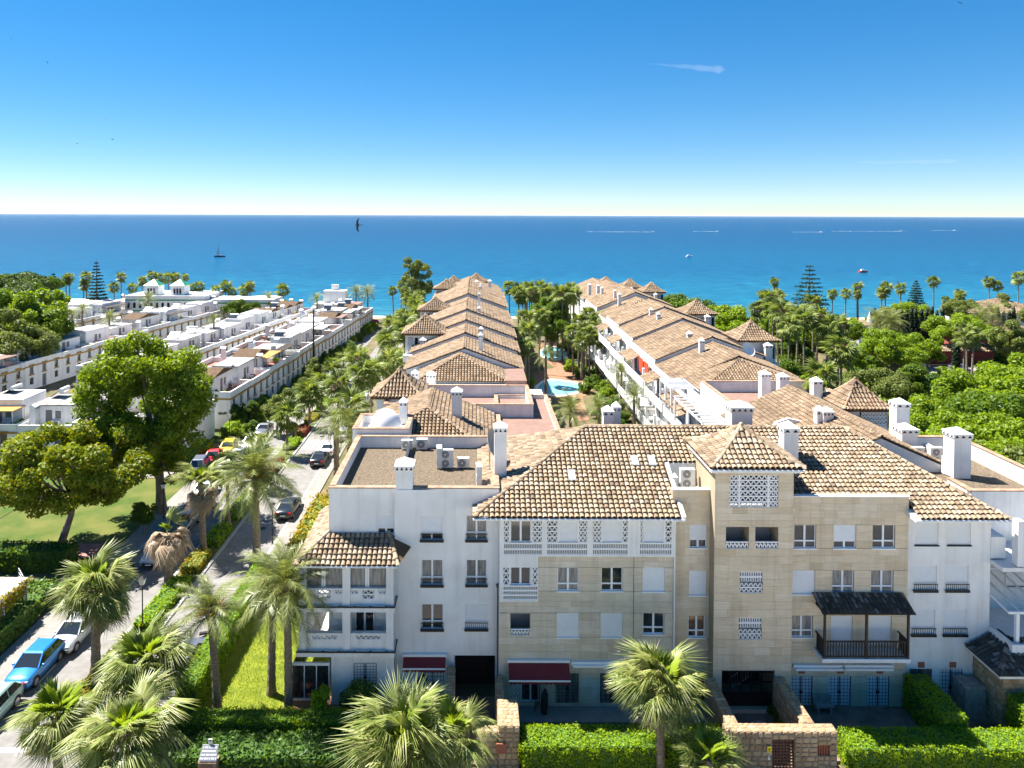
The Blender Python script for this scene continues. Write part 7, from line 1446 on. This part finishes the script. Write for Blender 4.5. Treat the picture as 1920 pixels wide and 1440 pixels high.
for i, y in enumerate((118, 124, 130.5, 137)): car('car parked by the far palms of the left wing', (ROADR - 1.1, y, .014), math.pi, *(('white', (.62, .63, .65)), ('black', (.012, .012, .014)))[i % 2], group='cars by the far palms')
# scooter
def scooter(label, loc, rz, box=None, col=(.03, .03, .035)):
    t = thing('motor_scooter', label, 'scooter', (0, 0, 0), 'scooters on the street'); pt_ = paint('sc' + str(round(col[0], 2)), col)
    for y in (-.62, .62): q = MB(); q.cyl((-.06, y, .26), (.06, y, .26), .26, n=16); wo = q.build('wheel', M['rubber'], t); q = MB(); q.cyl((-.065, y, .26), (.065, y, .26), .14, n=12); q.build('rim', M['alloy'], wo)
    q = MB(); q.hexa([(-.16, -.2, .2), (.16, -.2, .2), (.16, .75, .35), (-.16, .75, .35), (-.15, -.15, .3), (.15, -.15, .3), (.17, .85, .72), (-.17, .85, .72)]); q.hexa([(-.17, -.55, .3), (.17, -.55, .3), (.15, -.42, .3), (-.15, -.42, .3), (-.19, -.62, .95), (.19, -.62, .95), (.17, -.45, 1.0), (-.17, -.45, 1.0)]); q.box(-.15, .15, -.48, -.1, .2, .28); q.build('body', pt_, t)
    q = MB(); q.hexa([(-.15, .05, .7), (.15, .05, .7), (.14, .85, .74), (-.14, .85, .74), (-.13, .08, .82), (.13, .08, .82), (.12, .82, .84), (-.12, .82, .84)]); q.build('seat', M['rubber'], t)
    q = MB(); q.bar((-.34, -.46, 1.06), (.34, -.46, 1.06), .035, .035); q.bar((0, -.5, .85), (0, -.46, 1.06), .06, .06); q.bar((0, -.62, .26), (0, -.52, .85), .07, .05); q.build('handlebar', M['iron'], t)
    q = MB(); q.ball((0, -.62, .93), (.09, .05, .08), 8, 5); q.build('headlight', M['chrome'], t); q = MB(); q.hexa([(-.2, -.62, 1.0), (.2, -.62, 1.0), (.2, -.61, 1.0), (-.2, -.61, 1.0), (-.15, -.48, 1.4), (.15, -.48, 1.4), (.15, -.47, 1.4), (-.15, -.47, 1.4)]); q.build('windshield', M['steel'], t)
    if box: q = MB(); q.box(-.2, .2, .72, 1.12, .86, 1.22); q.build('top_box', M[box], t)
    t.matrix_basis = place(loc, rz)
M['orange'] = pm('orange_plastic', (.75, .18, .01), None, rough=.4); M['yellow'] = pm('yellow_sign', (.80, .62, .02), None, rough=.5)
p = gnd(372, 1208, .02); scooter('black scooter with orange tail light parked by the long clipped hedge', (p.x, p.y, .014), RAD(-75), 'orange')
p = gnd(232, 1098, .02); scooter('red scooter parked on the road under the fan palm', (p.x, p.y, .014), RAD(15), None, (.5, .02, .02)); p = gnd(243, 1082, .02); scooter('dark red scooter beside the red one on the road', (p.x, p.y, .014), RAD(10), None, (.14, .02, .02))
# ================================================================== STREET FURNITURE
def lamp(label, X_, Y_, h=3.4):
    t = thing('street_lamp', label, 'street lamp', (X_, Y_, 0), 'street lamps'); q = MB(); q.cyl((X_, Y_, 0), (X_, Y_, .5), .09, .07, 8); q.cyl((X_, Y_, .5), (X_, Y_, h), .05, .04, 8); q.build('post', M['iron'], t)
    q = MB(); q.frus(X_, Y_, h, h + .45, .12, .12, .22, .22); q.build('lantern', M['lamp'], t); q = MB(); q.frus(X_, Y_, h + .45, h + .62, .26, .26, .05, .05); q.build('lantern_cap', M['iron'], t)
lamp('street lamp beside the dark saloon', -19.0, 66); lamp('street lamp by the zebra crossing', -18.5, 90); lamp('street lamp in the hedge strip behind the leafy fan palm', -24.6, 52, 3.6); lamp('street lamp at the corner of the park side row', -34.6, 84.5, 3.2); lamp('street lamp near the first townhouse of the street row', -33.6, 96.5, 3.2); lamp('street lamp beside the park lawn', -31.6, 71.5, 3.2)
t = thing('utility_pole', 'tall dark utility pole rising above the street row', 'pole', (-32.3, 141, 0)); q = MB(); q.cyl((-32.3, 141, 0), (-32.3, 141, 12), .2, .14, 8); q.build('pole_shaft', M['wood'], t)
q = MB(); q.bar((-32.9, 141, 11.6), (-31.7, 141, 11.6), .1, .1); q.build('crossarm', M['wood'], t)
# ================================================================== RUBBLE GARDEN WALLS
STONES = []
for k in range(5):
    rs_ = random.Random(k); q = MB(); q.ball((0, 0, 0), (.56, .56, .56), 8, 4, jit=.0)
    q.v = [tuple(math.copysign(min(abs(c), .5), c) * rs_.uniform(.9, 1.05) for c in v) for v in q.v]; o = q.build('stone', M['rubble']); STONES.append(o.data); bpy.data.objects.remove(o)
def rubble(label, parts, cat='wall', sz=.36, name='stone_wall'):
    """parts: (x0,x1,y0,y1,z0,z1, faces)"""
    x_, y_ = (parts[0][0] + parts[0][1]) / 2, (parts[0][2] + parts[0][3]) / 2; t = thing(name, label, cat, (x_, y_, 0), 'rubble garden walls')
    for (x0, x1, y0, y1, z0, z1, faces) in parts:
        q = MB(); q.box(x0, x1, y0, y1, z0, z1); co = q.build('wall_core', M['mortar'], t)
        def spots(a0, a1, b0, b1):
            b = b0
            while b < b1 - .08:
                hh = min(random.uniform(.6, 1.05) * sz, b1 - b)
                if b1 - b - hh < .12: hh = b1 - b
                a = a0
                while a < a1 - .05:
                    ww = min(random.uniform(.7, 1.6) * sz, a1 - a)
                    if a1 - a - ww < .12: ww = a1 - a
                    yield a + ww / 2, b + hh / 2, ww * .96, hh * .95; a += ww
                b += hh
        for f in faces:
            if f == 'f': it = [((u, y0 - .01, w_), (su, .10, sv)) for u, w_, su, sv in spots(x0, x1, z0, z1)]
            if f == 't': it = [((u, w_, z1 - .01), (su, sv, .09)) for u, w_, su, sv in spots(x0, x1, y0, y1)]
            if f == 'l': it = [((x0 + .01, u, w_), (.10, su, sv)) for u, w_, su, sv in spots(y0, y1, z0, z1)]
            if f == 'r': it = [((x1 - .01, u, w_), (.10, su, sv)) for u, w_, su, sv in spots(y0, y1, z0, z1)]
            for c, s in it: o = link('stone', random.choice(STONES), co); o.matrix_basis = Matrix.Translation(c) @ Matrix.Diagonal((s[0], s[1], s[2], 1))
    return t
xg0, xg1 = at(1362, 1390, 38.7).x, at(1570, 1395, 38.7).x; ga, gb = at(1448, 1410, 38.7).x, at(1490, 1410, 38.7).x; va, vb = at(1533, 1420, 38.7).x, at(1556, 1420, 38.7).x
W = rubble('rubble stone entrance wall with brown gate and flat stone top', [(xg0, ga, 38.7, 39.35, 0, 2.5, 'ft'), (gb, va, 38.7, 39.35, 0, 2.5, 'ft'), (va, vb, 38.72, 39.35, 0, 1.15, 'f'), (va, vb, 38.7, 39.35, 1.75, 2.5, 'ft'), (vb, xg1, 38.7, 39.35, 0, 2.5, 'ft'), (ga, gb, 38.72, 39.35, 2.05, 2.5, 'ft')])
q = MB(); q.box(va, vb, 38.86, 38.9, 1.15, 1.75)
for i in range(6): x = va + (vb - va) * i / 5; q.box(x - .025, x + .025, 38.76, 38.82, 1.15, 1.75)
q.build('vent_grid', M['brickred'], W)
q = MB(); M['brown'] = pm('brown_gate', (.10, .045, .03), (.15, .07, .045), 5, .7)
for i in range(8): x = ga + (gb - ga) * i / 7; q.box(x - .03, x + .03, 38.86, 38.92, 0, 2.05)
for i in range(13): z = 2.05 * i / 12; q.box(ga, gb, 38.845, 38.905, z - .03, z + .03)
q.build('gate', M['brown'], W)
q = MB(); x = at(1442, 1417, 38.6).x; q.box(x - .12, x + .12, 38.56, 38.60, 1.45, 1.78); so = q.build('yellow_notice', M['yellow'], W); q = MB(); q.add([(x - .07, 38.555, 1.58), (x + .07, 38.555, 1.58), (x, 38.555, 1.70)], [(0, 1, 2)]); q.box(x - .09, x + .09, 38.553, 38.556, 1.50, 1.52); q.build('notice_print', M['iron'], so)
q = MB(); q.box(x - .07, x + .04, 38.56, 38.60, 1.02, 1.28); io = q.build('intercom', M['acwhite'], W); q = MB(); q.box(x - .045, x + .015, 38.552, 38.56, 1.18, 1.24); q.build('intercom_lens', M['iron'], io)
rubble('dark rubble wall along the outer side of the entrance path', [(14.15, 14.8, 39.4, 43.3, 0, 2.5, 'tr'), (14.15, 14.8, 39.35, 39.4, 0, 2.5, '')]); rubble('dark rubble wall on the barbecue side of the entrance path', [(18.45, 19.1, 39.4, 43.35, 0, 2.5, 'tl')])
rubble('sunlit rubble pillar with a flat top beside the clipped hedge', [(at(935, 1400, 39).x, at(974, 1400, 39).x, 39.0, 41.2, 0, 2.55, 'ftl')]); Wl = rubble('low rubble wall with a small brick vent beside the pillar', [(at(893, 1400, 39).x, at(934, 1400, 39).x, 39.1, 39.6, 0, 2.15, 'ft')])
xa = at(940, 1412, 38.95).x; q = MB(); q.box(xa - .28, xa + .28, 38.86, 38.93, 1.1, 1.65)
for i in range(5): q.box(xa - .26 + i * .13 - .02, xa - .26 + i * .13 + .02, 38.83, 38.88, 1.12, 1.63)
q.build('vent_grid', M['brickred'], Wl)
rubble('upright rubble wall end beside the maroon awning door', [(-1.75, -1.25, 41.2, 44.5, 0, 2.4, 'fltr')]); rubble('upright rubble wall end between the dark entrance and the maroon patio awning', [(1.3, 1.75, 41.3, 43.8, 0, 2.2, 'fltr')])
po, xq, zq = PORCH
for o_ in [0]:
    b = MB(); tt = []
    for z in np.arange(.05, zq - .2, .34):
        y = 41.9; 
        while y < 44.2: ww = random.uniform(.35, .7); tt.append(((xq + .005, y + ww / 2, z + .17), (.07, ww * .95, .32))); y += ww
        x = xq
        while x < 37: ww = random.uniform(.35, .7); tt.append(((x + ww / 2, 41.9 - .005, z + .17), (ww * .95, .07, .32))); x += ww
    for c, s in tt[:180]: o = link('stone', random.choice(STONES), po); o.matrix_basis = Matrix.Translation(c) @ Matrix.Diagonal((s[0], s[1], s[2], 1))
# patio things
t = thing('stone_bench', 'grey stone bench between the barred patio doors', 'bench', (at(1543, 1320, 43.6).x, 43.6, .18)); x = at(1543, 1320, 43.6).x; q = MB(); q.box(x - .55, x + .55, 43.3, 43.75, .6, .72); q.build('seat', M['greystone'], t); q = MB(); q.box(x - .55, x + .55, 43.75, 43.85, .6, 1.1); q.build('backrest', M['greystone'], t)
for dx in (-.4, .4): q = MB(); q.box(x + dx - .07, x + dx + .07, 43.35, 43.75, .18, .6); q.build('leg', M['greystone'], t)
t = thing('round_table', 'low round grey stone table on the entrance path', 'table', (17.0, 41.6, .18)); q = MB(); q.cyl((17, 41.6, .62), (17, 41.6, .7), .5, n=20); q.build('table_top', M['greystone'], t); q = MB(); q.cyl((17, 41.6, .18), (17, 41.6, .62), .14, n=10); q.build('pedestal', M['greystone'], t)
t = thing('covered_table', 'round patio table under a black cover beside the dividing hedge', 'table', (at(1655, 1350, 41).x, 41, .19)); x = at(1655, 1350, 41).x; q = MB(); q.frus(x, 41, .19, .22, .72, .5, .74, .52); q.ball((x, 41, .25), (.72, .5, .55), 14, 5, 0, 90); q.build('cover', M['rubber'], t, True)
x = at(1021, 1305, 43.2).x; t = thing('folded_parasol', 'folded parasol in a black cover leaning by the patio door', 'parasol', (x, 43.3, .2)); q = MB(); q.tube([(x, 43.3, .25), (x, 43.3, .7), (x + .03, 43.3, 1.4), (x + .05, 43.3, 1.75)], [.2, .24, .2, .06], 9); q.build('cover', M['rubber'], t, True); q = MB(); q.cyl((x, 43.3, .2), (x, 43.3, .3), .12, n=8); q.build('base', M['iron'], t)
x = at(807, 1280, 44.4).x; t = thing('garden_hose', 'black garden hose hanging in a loop beside the barred door', 'hose', (x - .5, 44.6, 1)); q = MB(); q.tube([(x - .85, 44.62, .5), (x - .85, 44.62, 1.2), (x - .7, 44.62, 1.55), (x - .5, 44.62, 1.62), (x - .3, 44.62, 1.5), (x - .2, 44.62, 1.1), (x - .2, 44.62, .4)], [.05] * 7, 7); q.build('hose_loop', M['rubber'], t, True); q = MB(); q.box(x - .6, x - .4, 44.6, 44.74, 1.6, 1.72); q.build('hose_bracket', M['iron'], t)
t = thing('stone_block', 'pale two tier stone cube by the right barred doors', 'plinth', (30.7, 43.5, .2)); q = MB(); q.box(30.1, 31.4, 43.0, 44.3, .2, 1.1); q.build('lower_block', M['greystone'], t); q = MB(); q.box(30.12, 31.38, 43.02, 44.28, 1.11, 2.1); q.build('upper_block', M['greystone'], t)
# sign on its brick base
p = at(391, 1412, 38.4); t = thing('information_sign', 'grey information sign with white lines of lettering on a brick plinth', 'sign', (p.x, 38.3, 0)); M['slate'] = pm('sign_slate', (.30, .31, .36), None, rough=.5)
q = MB(); q.hexa([(p.x - .5, 38.2, 1.12), (p.x + .5, 38.2, 1.12), (p.x + .5, 38.26, 1.10), (p.x - .5, 38.26, 1.10), (p.x - .40, 38.62, 1.72), (p.x + .48, 38.62, 1.72), (p.x + .48, 38.68, 1.70), (p.x - .40, 38.68, 1.70)]); so = q.build('sign_board', M['slate'], t)
q = MB(); rs_ = random.Random(4)
for r_ in range(4):
    u = -.44 + .03 * r_; zz = 1.18 + r_ * .135; yy = 38.2 + (zz - 1.12) * .70 - .012
    while u < .42: ww = rs_.uniform(.03, .06); q.hexa([(p.x + u, yy, zz), (p.x + u + ww, yy, zz), (p.x + u + ww, yy + .01, zz), (p.x + u, yy + .01, zz), (p.x + u, yy + .05, zz + .07), (p.x + u + ww, yy + .05, zz + .07), (p.x + u + ww, yy + .06, zz + .07), (p.x + u, yy + .06, zz + .07)]); u += ww + (.015 if rs_.random() < .8 else .05)
stuff(q.build('lettering', M['white_paint'], so))
q = MB(); q.box(p.x - .11, p.x + .11, 38.66, 38.70, 1.74, 2.0); ho = q.build('header_plate', M['white_paint'], t); q = MB(); q.box(p.x - .05, p.x + .04, 38.652, 38.66, 1.88, 1.95); q.build('header_emblem', M['iron'], ho)
q = MB(); q.box(p.x - .5, p.x + .5, 38.15, 38.75, 0, 1.05); q.build('plinth', M['mortar'], t)
for i in range(6): q = MB(); q.box(p.x - .35 + i * .12, p.x - .30 + i * .12, 38.12, 38.16, .3, .92); q.build('plinth_bar', M['brickred'], t)
# pergola by the park
t = thing('pergola', 'white slatted pergola with flowering climber beside the ivy hedge', 'pergola', (-38, 51, 0)); 
for i in range(11): y = 48.6 + i * .52; q = MB(); q.box(-44, -34.3, y - .21, y + .21, 3.0, 3.06); q.build('slat', M['white_paint'], t)
q = MB(); q.box(-34.5, -34.3, 48.3, 54.1, 2.8, 2.98); q.build('edge_beam', M['white_paint'], t)
for y in (48.5, 51.2, 53.9): q = MB(); q.box(-34.5, -34.3, y - .1, y + .1, 0, 2.8); q.build('post', M['white_paint'], t)
for k in range(2):
    q = MB(); 
    for i in range(14): y = 48.6 + i * .4; q.bar((-34.33, y, .1), (-34.33, y + (1.2 if k else -1.2) * 0, 2.8), .04, .03)
    for z in (.8, 1.5, 2.2): q.box(-34.36, -34.32, 48.5, 53.9, z, z + .05)
    if k == 0: q.build('trellis', M['wood'], t)
link('climber', leaf_cloud([(-34.3, y, z, .35, .6, .4) for y in np.arange(48.6, 54, .8) for z in (2.9, 2.3)], 1600, .1, 'goldshrub', 'climber', seed=4), t).matrix_parent_inverse = Matrix.Translation((38, -51, 0)); 
t = thing('steps_railing', 'grey steel railing along the park steps', 'railing', (-35, 56.5, 0)); q = MB()
for z in (.45, .75, 1.05): q.bar((-37.5, 57.8, z + .8), (-35.6, 56.2, z), .05, .05); q.bar((-35.6, 56.2, z), (-33.4, 57.4, z), .05, .05)
for x, y, z in ((-37.5, 57.8, .8), (-36.5, 57, .4), (-35.6, 56.2, 0), (-34.5, 56.8, 0), (-33.4, 57.4, 0)): q.cyl((x, y, 0), (x, y, z + 1.08), .035, n=6)
q.build('rail', M['steel'], t)
# ================================================================== FAR BUILDINGS
t = thing('villa', 'dark red villa with tiled roofs and an oval window among the trees', 'house', (112, 150, 0)); M['redwall'] = pm('red_render', (.30, .055, .05), (.36, .075, .065), .6, .9)
for (x0, x1, y0, y1, z) in ((103.5, 109, 149, 158, 5.2), (109.05, 128, 152, 162, 4.4)): q = MB(); q.box(x0, x1, y0, y1, 0, z); q.build('wall', M['redwall'], t)
for (Xl, Xr, Xe, y0, y1, zr, ze) in ((102.8, 106.2, 109.7, 148.4, 158.6, 6.9, 5.1), (109, 118.5, 128.6, 151.4, 162.6, 7.2, 4.35)):
    tl, base, caps = gable_planes(Xl, Xr, Xe, y0, y1, ze, zr, ze, .5, .6, 3.2); roof_part(t, tl, base, caps, 'tile_far', 'roof', 3)
S = plane_S((92, 146.5, 3.1), (1, 0, 0), (0, .93, .36)); q = MB(); q.poly((92, 146.5, 3.05), (110, 146.5, 3.05), (110, 149.4, 4.2), (92, 149.4, 4.2)); roof_part(t, [tile_arrays(S, (1, 0, 0), lambda u, v: v < 3.0, 0, 18, 0, 3.0, .5, .6)], q, None, 'tile_far', 'carport_roof', 3)
q = MB(); q.box(92.2, 109, 149.2, 149.5, 0, 3.2); q.build('wall', M['redwall'], t)
q = MB(); pts = [(106.3 + .8 * math.cos(a), 148.96, 3.9 + .55 * math.sin(a)) for a in np.linspace(0, 6.28, 19)[:-1]]; q.add(pts, [tuple(range(18))]); wo = q.build('oval_window', M['glass'], t); q = MB(); q.tube(pts + [pts[0]], [.1] * 19, 5, False); q.build('surround', M['coping_w'], wo)
sheet('villa_drive', 'pavement', 88, 112, 134, 147, .06)
p = at(1615, 640, 163); t = thing('round_tower', 'small white round tower with a tiled cone among the palms', 'tower', (p.x, 163, 0)); q = MB(); q.cyl((p.x, 163, 0), (p.x, 163, 6.3), 2.3, 2.1, 18); q.build('wall', M['white'], t, False); q = MB(); q.cyl((p.x, 163, 6.3), (p.x, 163, 7.4), 2.4, .15, 14); q.build('roof', M['tile_far'], t); q = MB(); q.cyl((p.x + 2.4, 164, 6.0), (p.x + 2.4, 164, 9.0), .9, .05, 10); q.build('spirelet', M['white'], t)
for (lab, x0, x1, y0, y1, z, zr) in (('broad tiled house at the shore beyond the cypresses', 128, 152, 184, 196, 6.0, 9.0), ('white house with a low tiled roof half hidden behind the broad norfolk pine', 78, 92, 188, 197, 5.0, 6.8), ('small tiled outbuilding in the middle of the right gardens', 80, 92, 143, 150, 3.0, 5.0)):
    t = thing('house', lab, 'house', ((x0 + x1) / 2, y0, 0), 'houses in the right gardens'); q = MB(); q.box(x0 + .5, x1 - .5, y0 + .5, y1 - .5, 0, z); q.build('wall', M['white'], t); tl, base, caps = gable_planes(x0, (x0 + x1) / 2, x1, y0, y1, z - .1, zr, z - .1, .55, .7, (y1 - y0) * .45, (y1 - y0) * .45); roof_part(t, tl, base, caps, 'tile_far', 'roof', 3)
    for k in range(3): u = x0 + (x1 - x0) * (k + .5) / 3; q = MB(); q.box(u - .6, u + .6, y0 + .46, y0 + .52, z - 2.2, z - .8); q.build('window', M['glass'], t)
# white palace with green pyramids
M['greentile'] = pm('green_glazed_tile', (.03, .22, .10), (.05, .30, .15), 2, .35); t = thing('moorish_house', 'large white house with green tiled pyramids and arched windows at the shore', 'house', (-84, 196, 0))
q = MB(); q.box(-96, -74, 194, 208, 0, 8.6); q.build('wall', M['white'], t); q = MB(); q.box(-73.9, -56, 196, 206, 0, 7.4); q.build('wall', M['white'], t)
for (x0, x1, y0, y1, z) in ((-96.1, -73.9, 193.9, 194.02, 7.2), (-96.1, -73.9, 193.88, 194.02, 4.3), (-73.8, -55.9, 195.9, 196.02, 6.2)): q = MB(); q.box(x0, x1, y0, y1, z, z + .35); q.build('green_band', M['greentile'], t)
for cx in (-89.5, -82.3):
    q = MB(); q.box(cx - 1.9, cx + 1.9, 195.5, 199.3, 8.6, 11.2); q.build('tower', M['white'], t); q = MB(); q.frus(cx, 197.4, 11.2, 12.9, 2.15, 2.15, .05, .05); q.build('tower_roof', M['greentile'], t)
    for k in (-1, 0, 1): q = MB(); q.box(cx + k * .8 - .25, cx + k * .8 + .25, 195.42, 195.52, 9.0, 10.4); q.build('arched_window', M['dark'], t)
for k in range(14):
    u = -95 + k * 1.55; q = MB(); q.box(u - .35, u + .35, 193.94, 194.03, 5.2, 6.4); wo = q.build('arched_window', M['dark'], t); q = MB(); q.cyl((u, 193.945, 6.4), (u, 194.03, 6.4), .35, n=12); q.build('arch_head', M['dark'], wo)
q = MB(); q.frus(-78.5, 191.5, 3.0, 4.6, 3.5, 2.3, .3, .2); q.build('porch_roof', M['greentile'], t)
for (x0, x1, y0, y1, z, lab) in ((-120, -99, 180, 196, 7.5, 'white two tier house among palms left of the green roofed one'), (-46, -36, 201, 208, 9.0, 'tall white house with stacked terraces at the seaward end of the middle row')):
    t = thing('house', lab, 'house', ((x0 + x1) / 2, y0, 0), 'shore houses'); q = MB(); q.box(x0, x1, y0, y1, 0, z * .62); q.build('wall', M['white'], t); q = MB(); q.box(x0 + 2, x1 - 1.5, y0 + 3, y1 - .5, z * .62, z); q.build('upper_storey', M['white'], t); q = MB(); q.box(x0 + 4, x0 + 6, y0 + 6, y1 - 2, z, z + 1.6); q.build('stair_head', M['white'], t)
    for k in range(5): u = x0 + (x1 - x0) * (k + .5) / 5; q = MB(); q.box(u - .5, u + .5, y0 - .03, y0 + .02, 1.2, 2.9); q.build('window', M['grille'], t)
# ================================================================== SEA AND SKY THINGS
def sea_pt(px, py): return gnd(px, py, -2)
p = sea_pt(412, 482); t = thing('sailing_boat', 'sailing yacht with a small white jib under way off the shore', 'boat', tuple(p)); q = MB(); Lb = 8.6; vs = []; fs = []
for i in range(9):
    s = i / 8; y = (s - .5) * Lb; w_ = 1.35 * math.sin(math.pi * (.18 + .72 * s)) if s < 1 else .05; w_ = max(.06, w_ * (1 if i else .15)); vs += [(p.x + y, p.y - w_, -2 + 1.15), (p.x + y, p.y - w_ * .6, -2.2), (p.x + y, p.y + w_ * .6, -2.2), (p.x + y, p.y + w_, -2 + 1.15)]
for i in range(8): fs += [(i * 4 + k, i * 4 + (k + 1) % 4, i * 4 + 4 + (k + 1) % 4, i * 4 + 4 + k) for k in range(4)]
q.add(vs, fs + [(0, 1, 2, 3), (32, 33, 34, 35)]); q.build('hull', pm('navy_hull', (.06, .09, .16), None, rough=.3), t)
q = MB(); q.box(p.x - 2.0, p.x + 1.5, p.y - .7, p.y + .7, -.85, -.35); q.build('cabin', M['white_paint'], t); q = MB(); q.cyl((p.x - .6, p.y, -.9), (p.x - .6, p.y, 9.5), .09, .05, 6); q.build('mast', M['iron'], t); q = MB(); q.add([(p.x - .8, p.y, 6.2), (p.x - 3.6, p.y - .1, -.6), (p.x - .9, p.y + .4, -.5), (p.x - 1.6, p.y + .35, 1.5)], [(0, 1, 3), (0, 3, 2), (1, 2, 3)]); q.build('jib', M['white_paint'], t); q = MB(); q.cyl((p.x - .5, p.y, .4), (p.x + 2.8, p.y, .5), .16, n=6); q.build('boom', M['iron'], t)
wk = pm('wake_foam', (.5, .56, .6), None, rough=.8)
for i, (px0, px1, py) in enumerate(((1100, 1226, 434.5), (1300, 1345, 434), (1486, 1540, 435), (1560, 1690, 433.5), (1745, 1790, 432), (60, 90, 411))):
    a, b = sea_pt(px0, py), sea_pt(px1, py); t = thing('speedboat', 'distant speedboat drawing a long white wake across the sea', 'boat', tuple(b), 'distant speedboats'); q = MB(); n = 24
    for k in range(n):
        u0, u1 = a.x + (b.x - a.x) * k / n, a.x + (b.x - a.x) * (k + random.uniform(.25, .9)) / n; wd = random.uniform(2.5, 8); q.poly((u0, a.y - wd, -1.96), (u1, a.y - wd, -1.96), (u1, a.y + wd, -1.96), (u0, a.y + wd, -1.96))
    q.build('wake', wk, t); q = MB(); q.hexa([(b.x - 3, b.y - 1, -2.1), (b.x + 2, b.y - .7, -2.1), (b.x + 2, b.y + .7, -2.1), (b.x - 3, b.y + 1, -2.1), (b.x - 3, b.y - 1.2, -1.3), (b.x + 4, b.y - .2, -1.0), (b.x + 4, b.y + .2, -1.0), (b.x - 3, b.y + 1.2, -1.3)]); q.box(b.x - 1, b.x + 1, b.y - .6, b.y + .6, -1.3, -.4); q.build('hull', M['white_paint'], t)
for px, py, lab in ((1292, 482, 'small white motor boat at anchor off the right wing'), (1618, 511, 'tiny red buoy boat near the shore palms')):
    p = sea_pt(px, py); t = thing('motor_boat', lab, 'boat', tuple(p)); q = MB(); q.hexa([(p.x - 2.4, p.y - .8, -2.1), (p.x + 2, p.y - .6, -2.1), (p.x + 2, p.y + .6, -2.1), (p.x - 2.4, p.y + .8, -2.1), (p.x - 2.5, p.y - 1, -1.1), (p.x + 3, p.y - .2, -.9), (p.x + 3, p.y + .2, -.9), (p.x - 2.5, p.y + 1, -1.1)]); q.build('hull', M['white_paint'] if px < 1500 else M['redblind'], t); q = MB(); q.box(p.x - 1.2, p.x + .6, p.y - .6, p.y + .6, -1.1, -.1); q.build('cabin', M['white_paint'], t)
# birds: one swift, banked, and its copies
def bird(label, px, py, span_px, roll, seed, group='swifts in the sky'):
    D = .42 * F / span_px; c = at(px, py, D); t = thing('swift', label, 'bird', (0, 0, 0), group); q = MB()
    q.tube([(-.085, 0, 0), (-.06, 0, 0), (-.02, 0, 0), (.04, 0, 0), (.09, 0, 0)], [.004, .016, .022, .016, .005], 7)      # body, head towards -x
    q.add([(.08, 0, .004), (.15, .025, 0), (.12, 0, 0), (.15, -.025, 0)], [(0, 1, 2), (0, 2, 3)])
    for s in (-1, 1):
        pr = [(-.035, .0, .03, 0), (-.045, .07, .028, .01), (-.03, .14, .0, .008), (.03, .21, .034, 0)]
        le = [(-.035, s * .01), (-.05, s * .06), (-.045, s * .11), (-.015, s * .17), (.045, s * .215)]; te = [(.03, s * .01), (.015, s * .06), (.012, s * .11), (.025, s * .165), (.045, s * .215)]
        vs = [(x, y, .004) for x, y in le] + [(x, y, -.004) for x, y in te]; q.add(vs, [(i, i + 1, 6 + i, 5 + i) for i in range(4)])
    q.build('body', M['rubber'], t, True); t.matrix_basis = Matrix.Translation(c) @ Matrix.Rotation(roll, 4, 'X') @ Matrix.Rotation(RAD(seed), 4, 'Z'); return t
bird('dark swift banking with wings spread upright just below the horizon', 671, 422, 27, RAD(88), 0)
for px, py, sp, roll, sd in ((21, 72, 5, 60, 20), (89, 117, 6, 70, 40), (199, 222, 5, 50, 100), (211, 261, 6, 85, 80), (145, 269, 9, 15, 25), (691, 275, 8, 20, 60), (1800, 5, 12, 60, 50)): bird('distant swift, a dark speck high in the clear sky', px, py, sp, RAD(roll), sd, 'distant swifts')
# contrails: long thin bodies of vapour far off
cm, nt, n, l, b = newmat('vapour'); n.remove(b); vol = n.new('ShaderNodeVolumePrincipled'); vol.inputs['Density'].default_value = .0012; vol.inputs['Color'].default_value = (.95, .96, 1, 1); vol.inputs['Anisotropy'].default_value = .3; l.new(vol.outputs[0], n['Material Output'].inputs['Volume'])
for (pa, pb, r0, r1, lab) in (((1208, 119), (1362, 131), 6, 75, 'short wisp of vapour trail high in the blue sky'), ((1596, 305), (1800, 302), 20, 45, 'faint low streak of vapour above the right horizon')):
    a, b_ = at(*pa, 12000), at(*pb, 12000); t = thing('vapour_trail', lab, 'cloud', tuple(a), 'vapour trails'); q = MB(); pts = [a.lerp(b_, k / 12) + Vector((0, 0, random.uniform(-8, 8))) for k in range(13)]; q.tube(pts, [1] + [(r0 + (r1 - r0) * k / 12) * random.uniform(.8, 1.1) for k in range(1, 12)] + [1], 8); q.f = [f[::-1] for f in q.f]; q.build('vapour', cm, t, True)
# ================================================================== HAZE
hm, nt, n, l, b = newmat('sea_haze'); n.remove(b); vol = n.new('ShaderNodeVolumePrincipled'); vol.inputs['Density'].default_value = 1.2e-5; vol.inputs['Color'].default_value = (.86, .93, 1, 1); vol.inputs['Anisotropy'].default_value = .2; l.new(vol.outputs[0], n['Material Output'].inputs['Volume'])
q = MB(); q.box(-95000, 95000, -80, 95000, -6, 45); stuff(q.build('haze', hm))
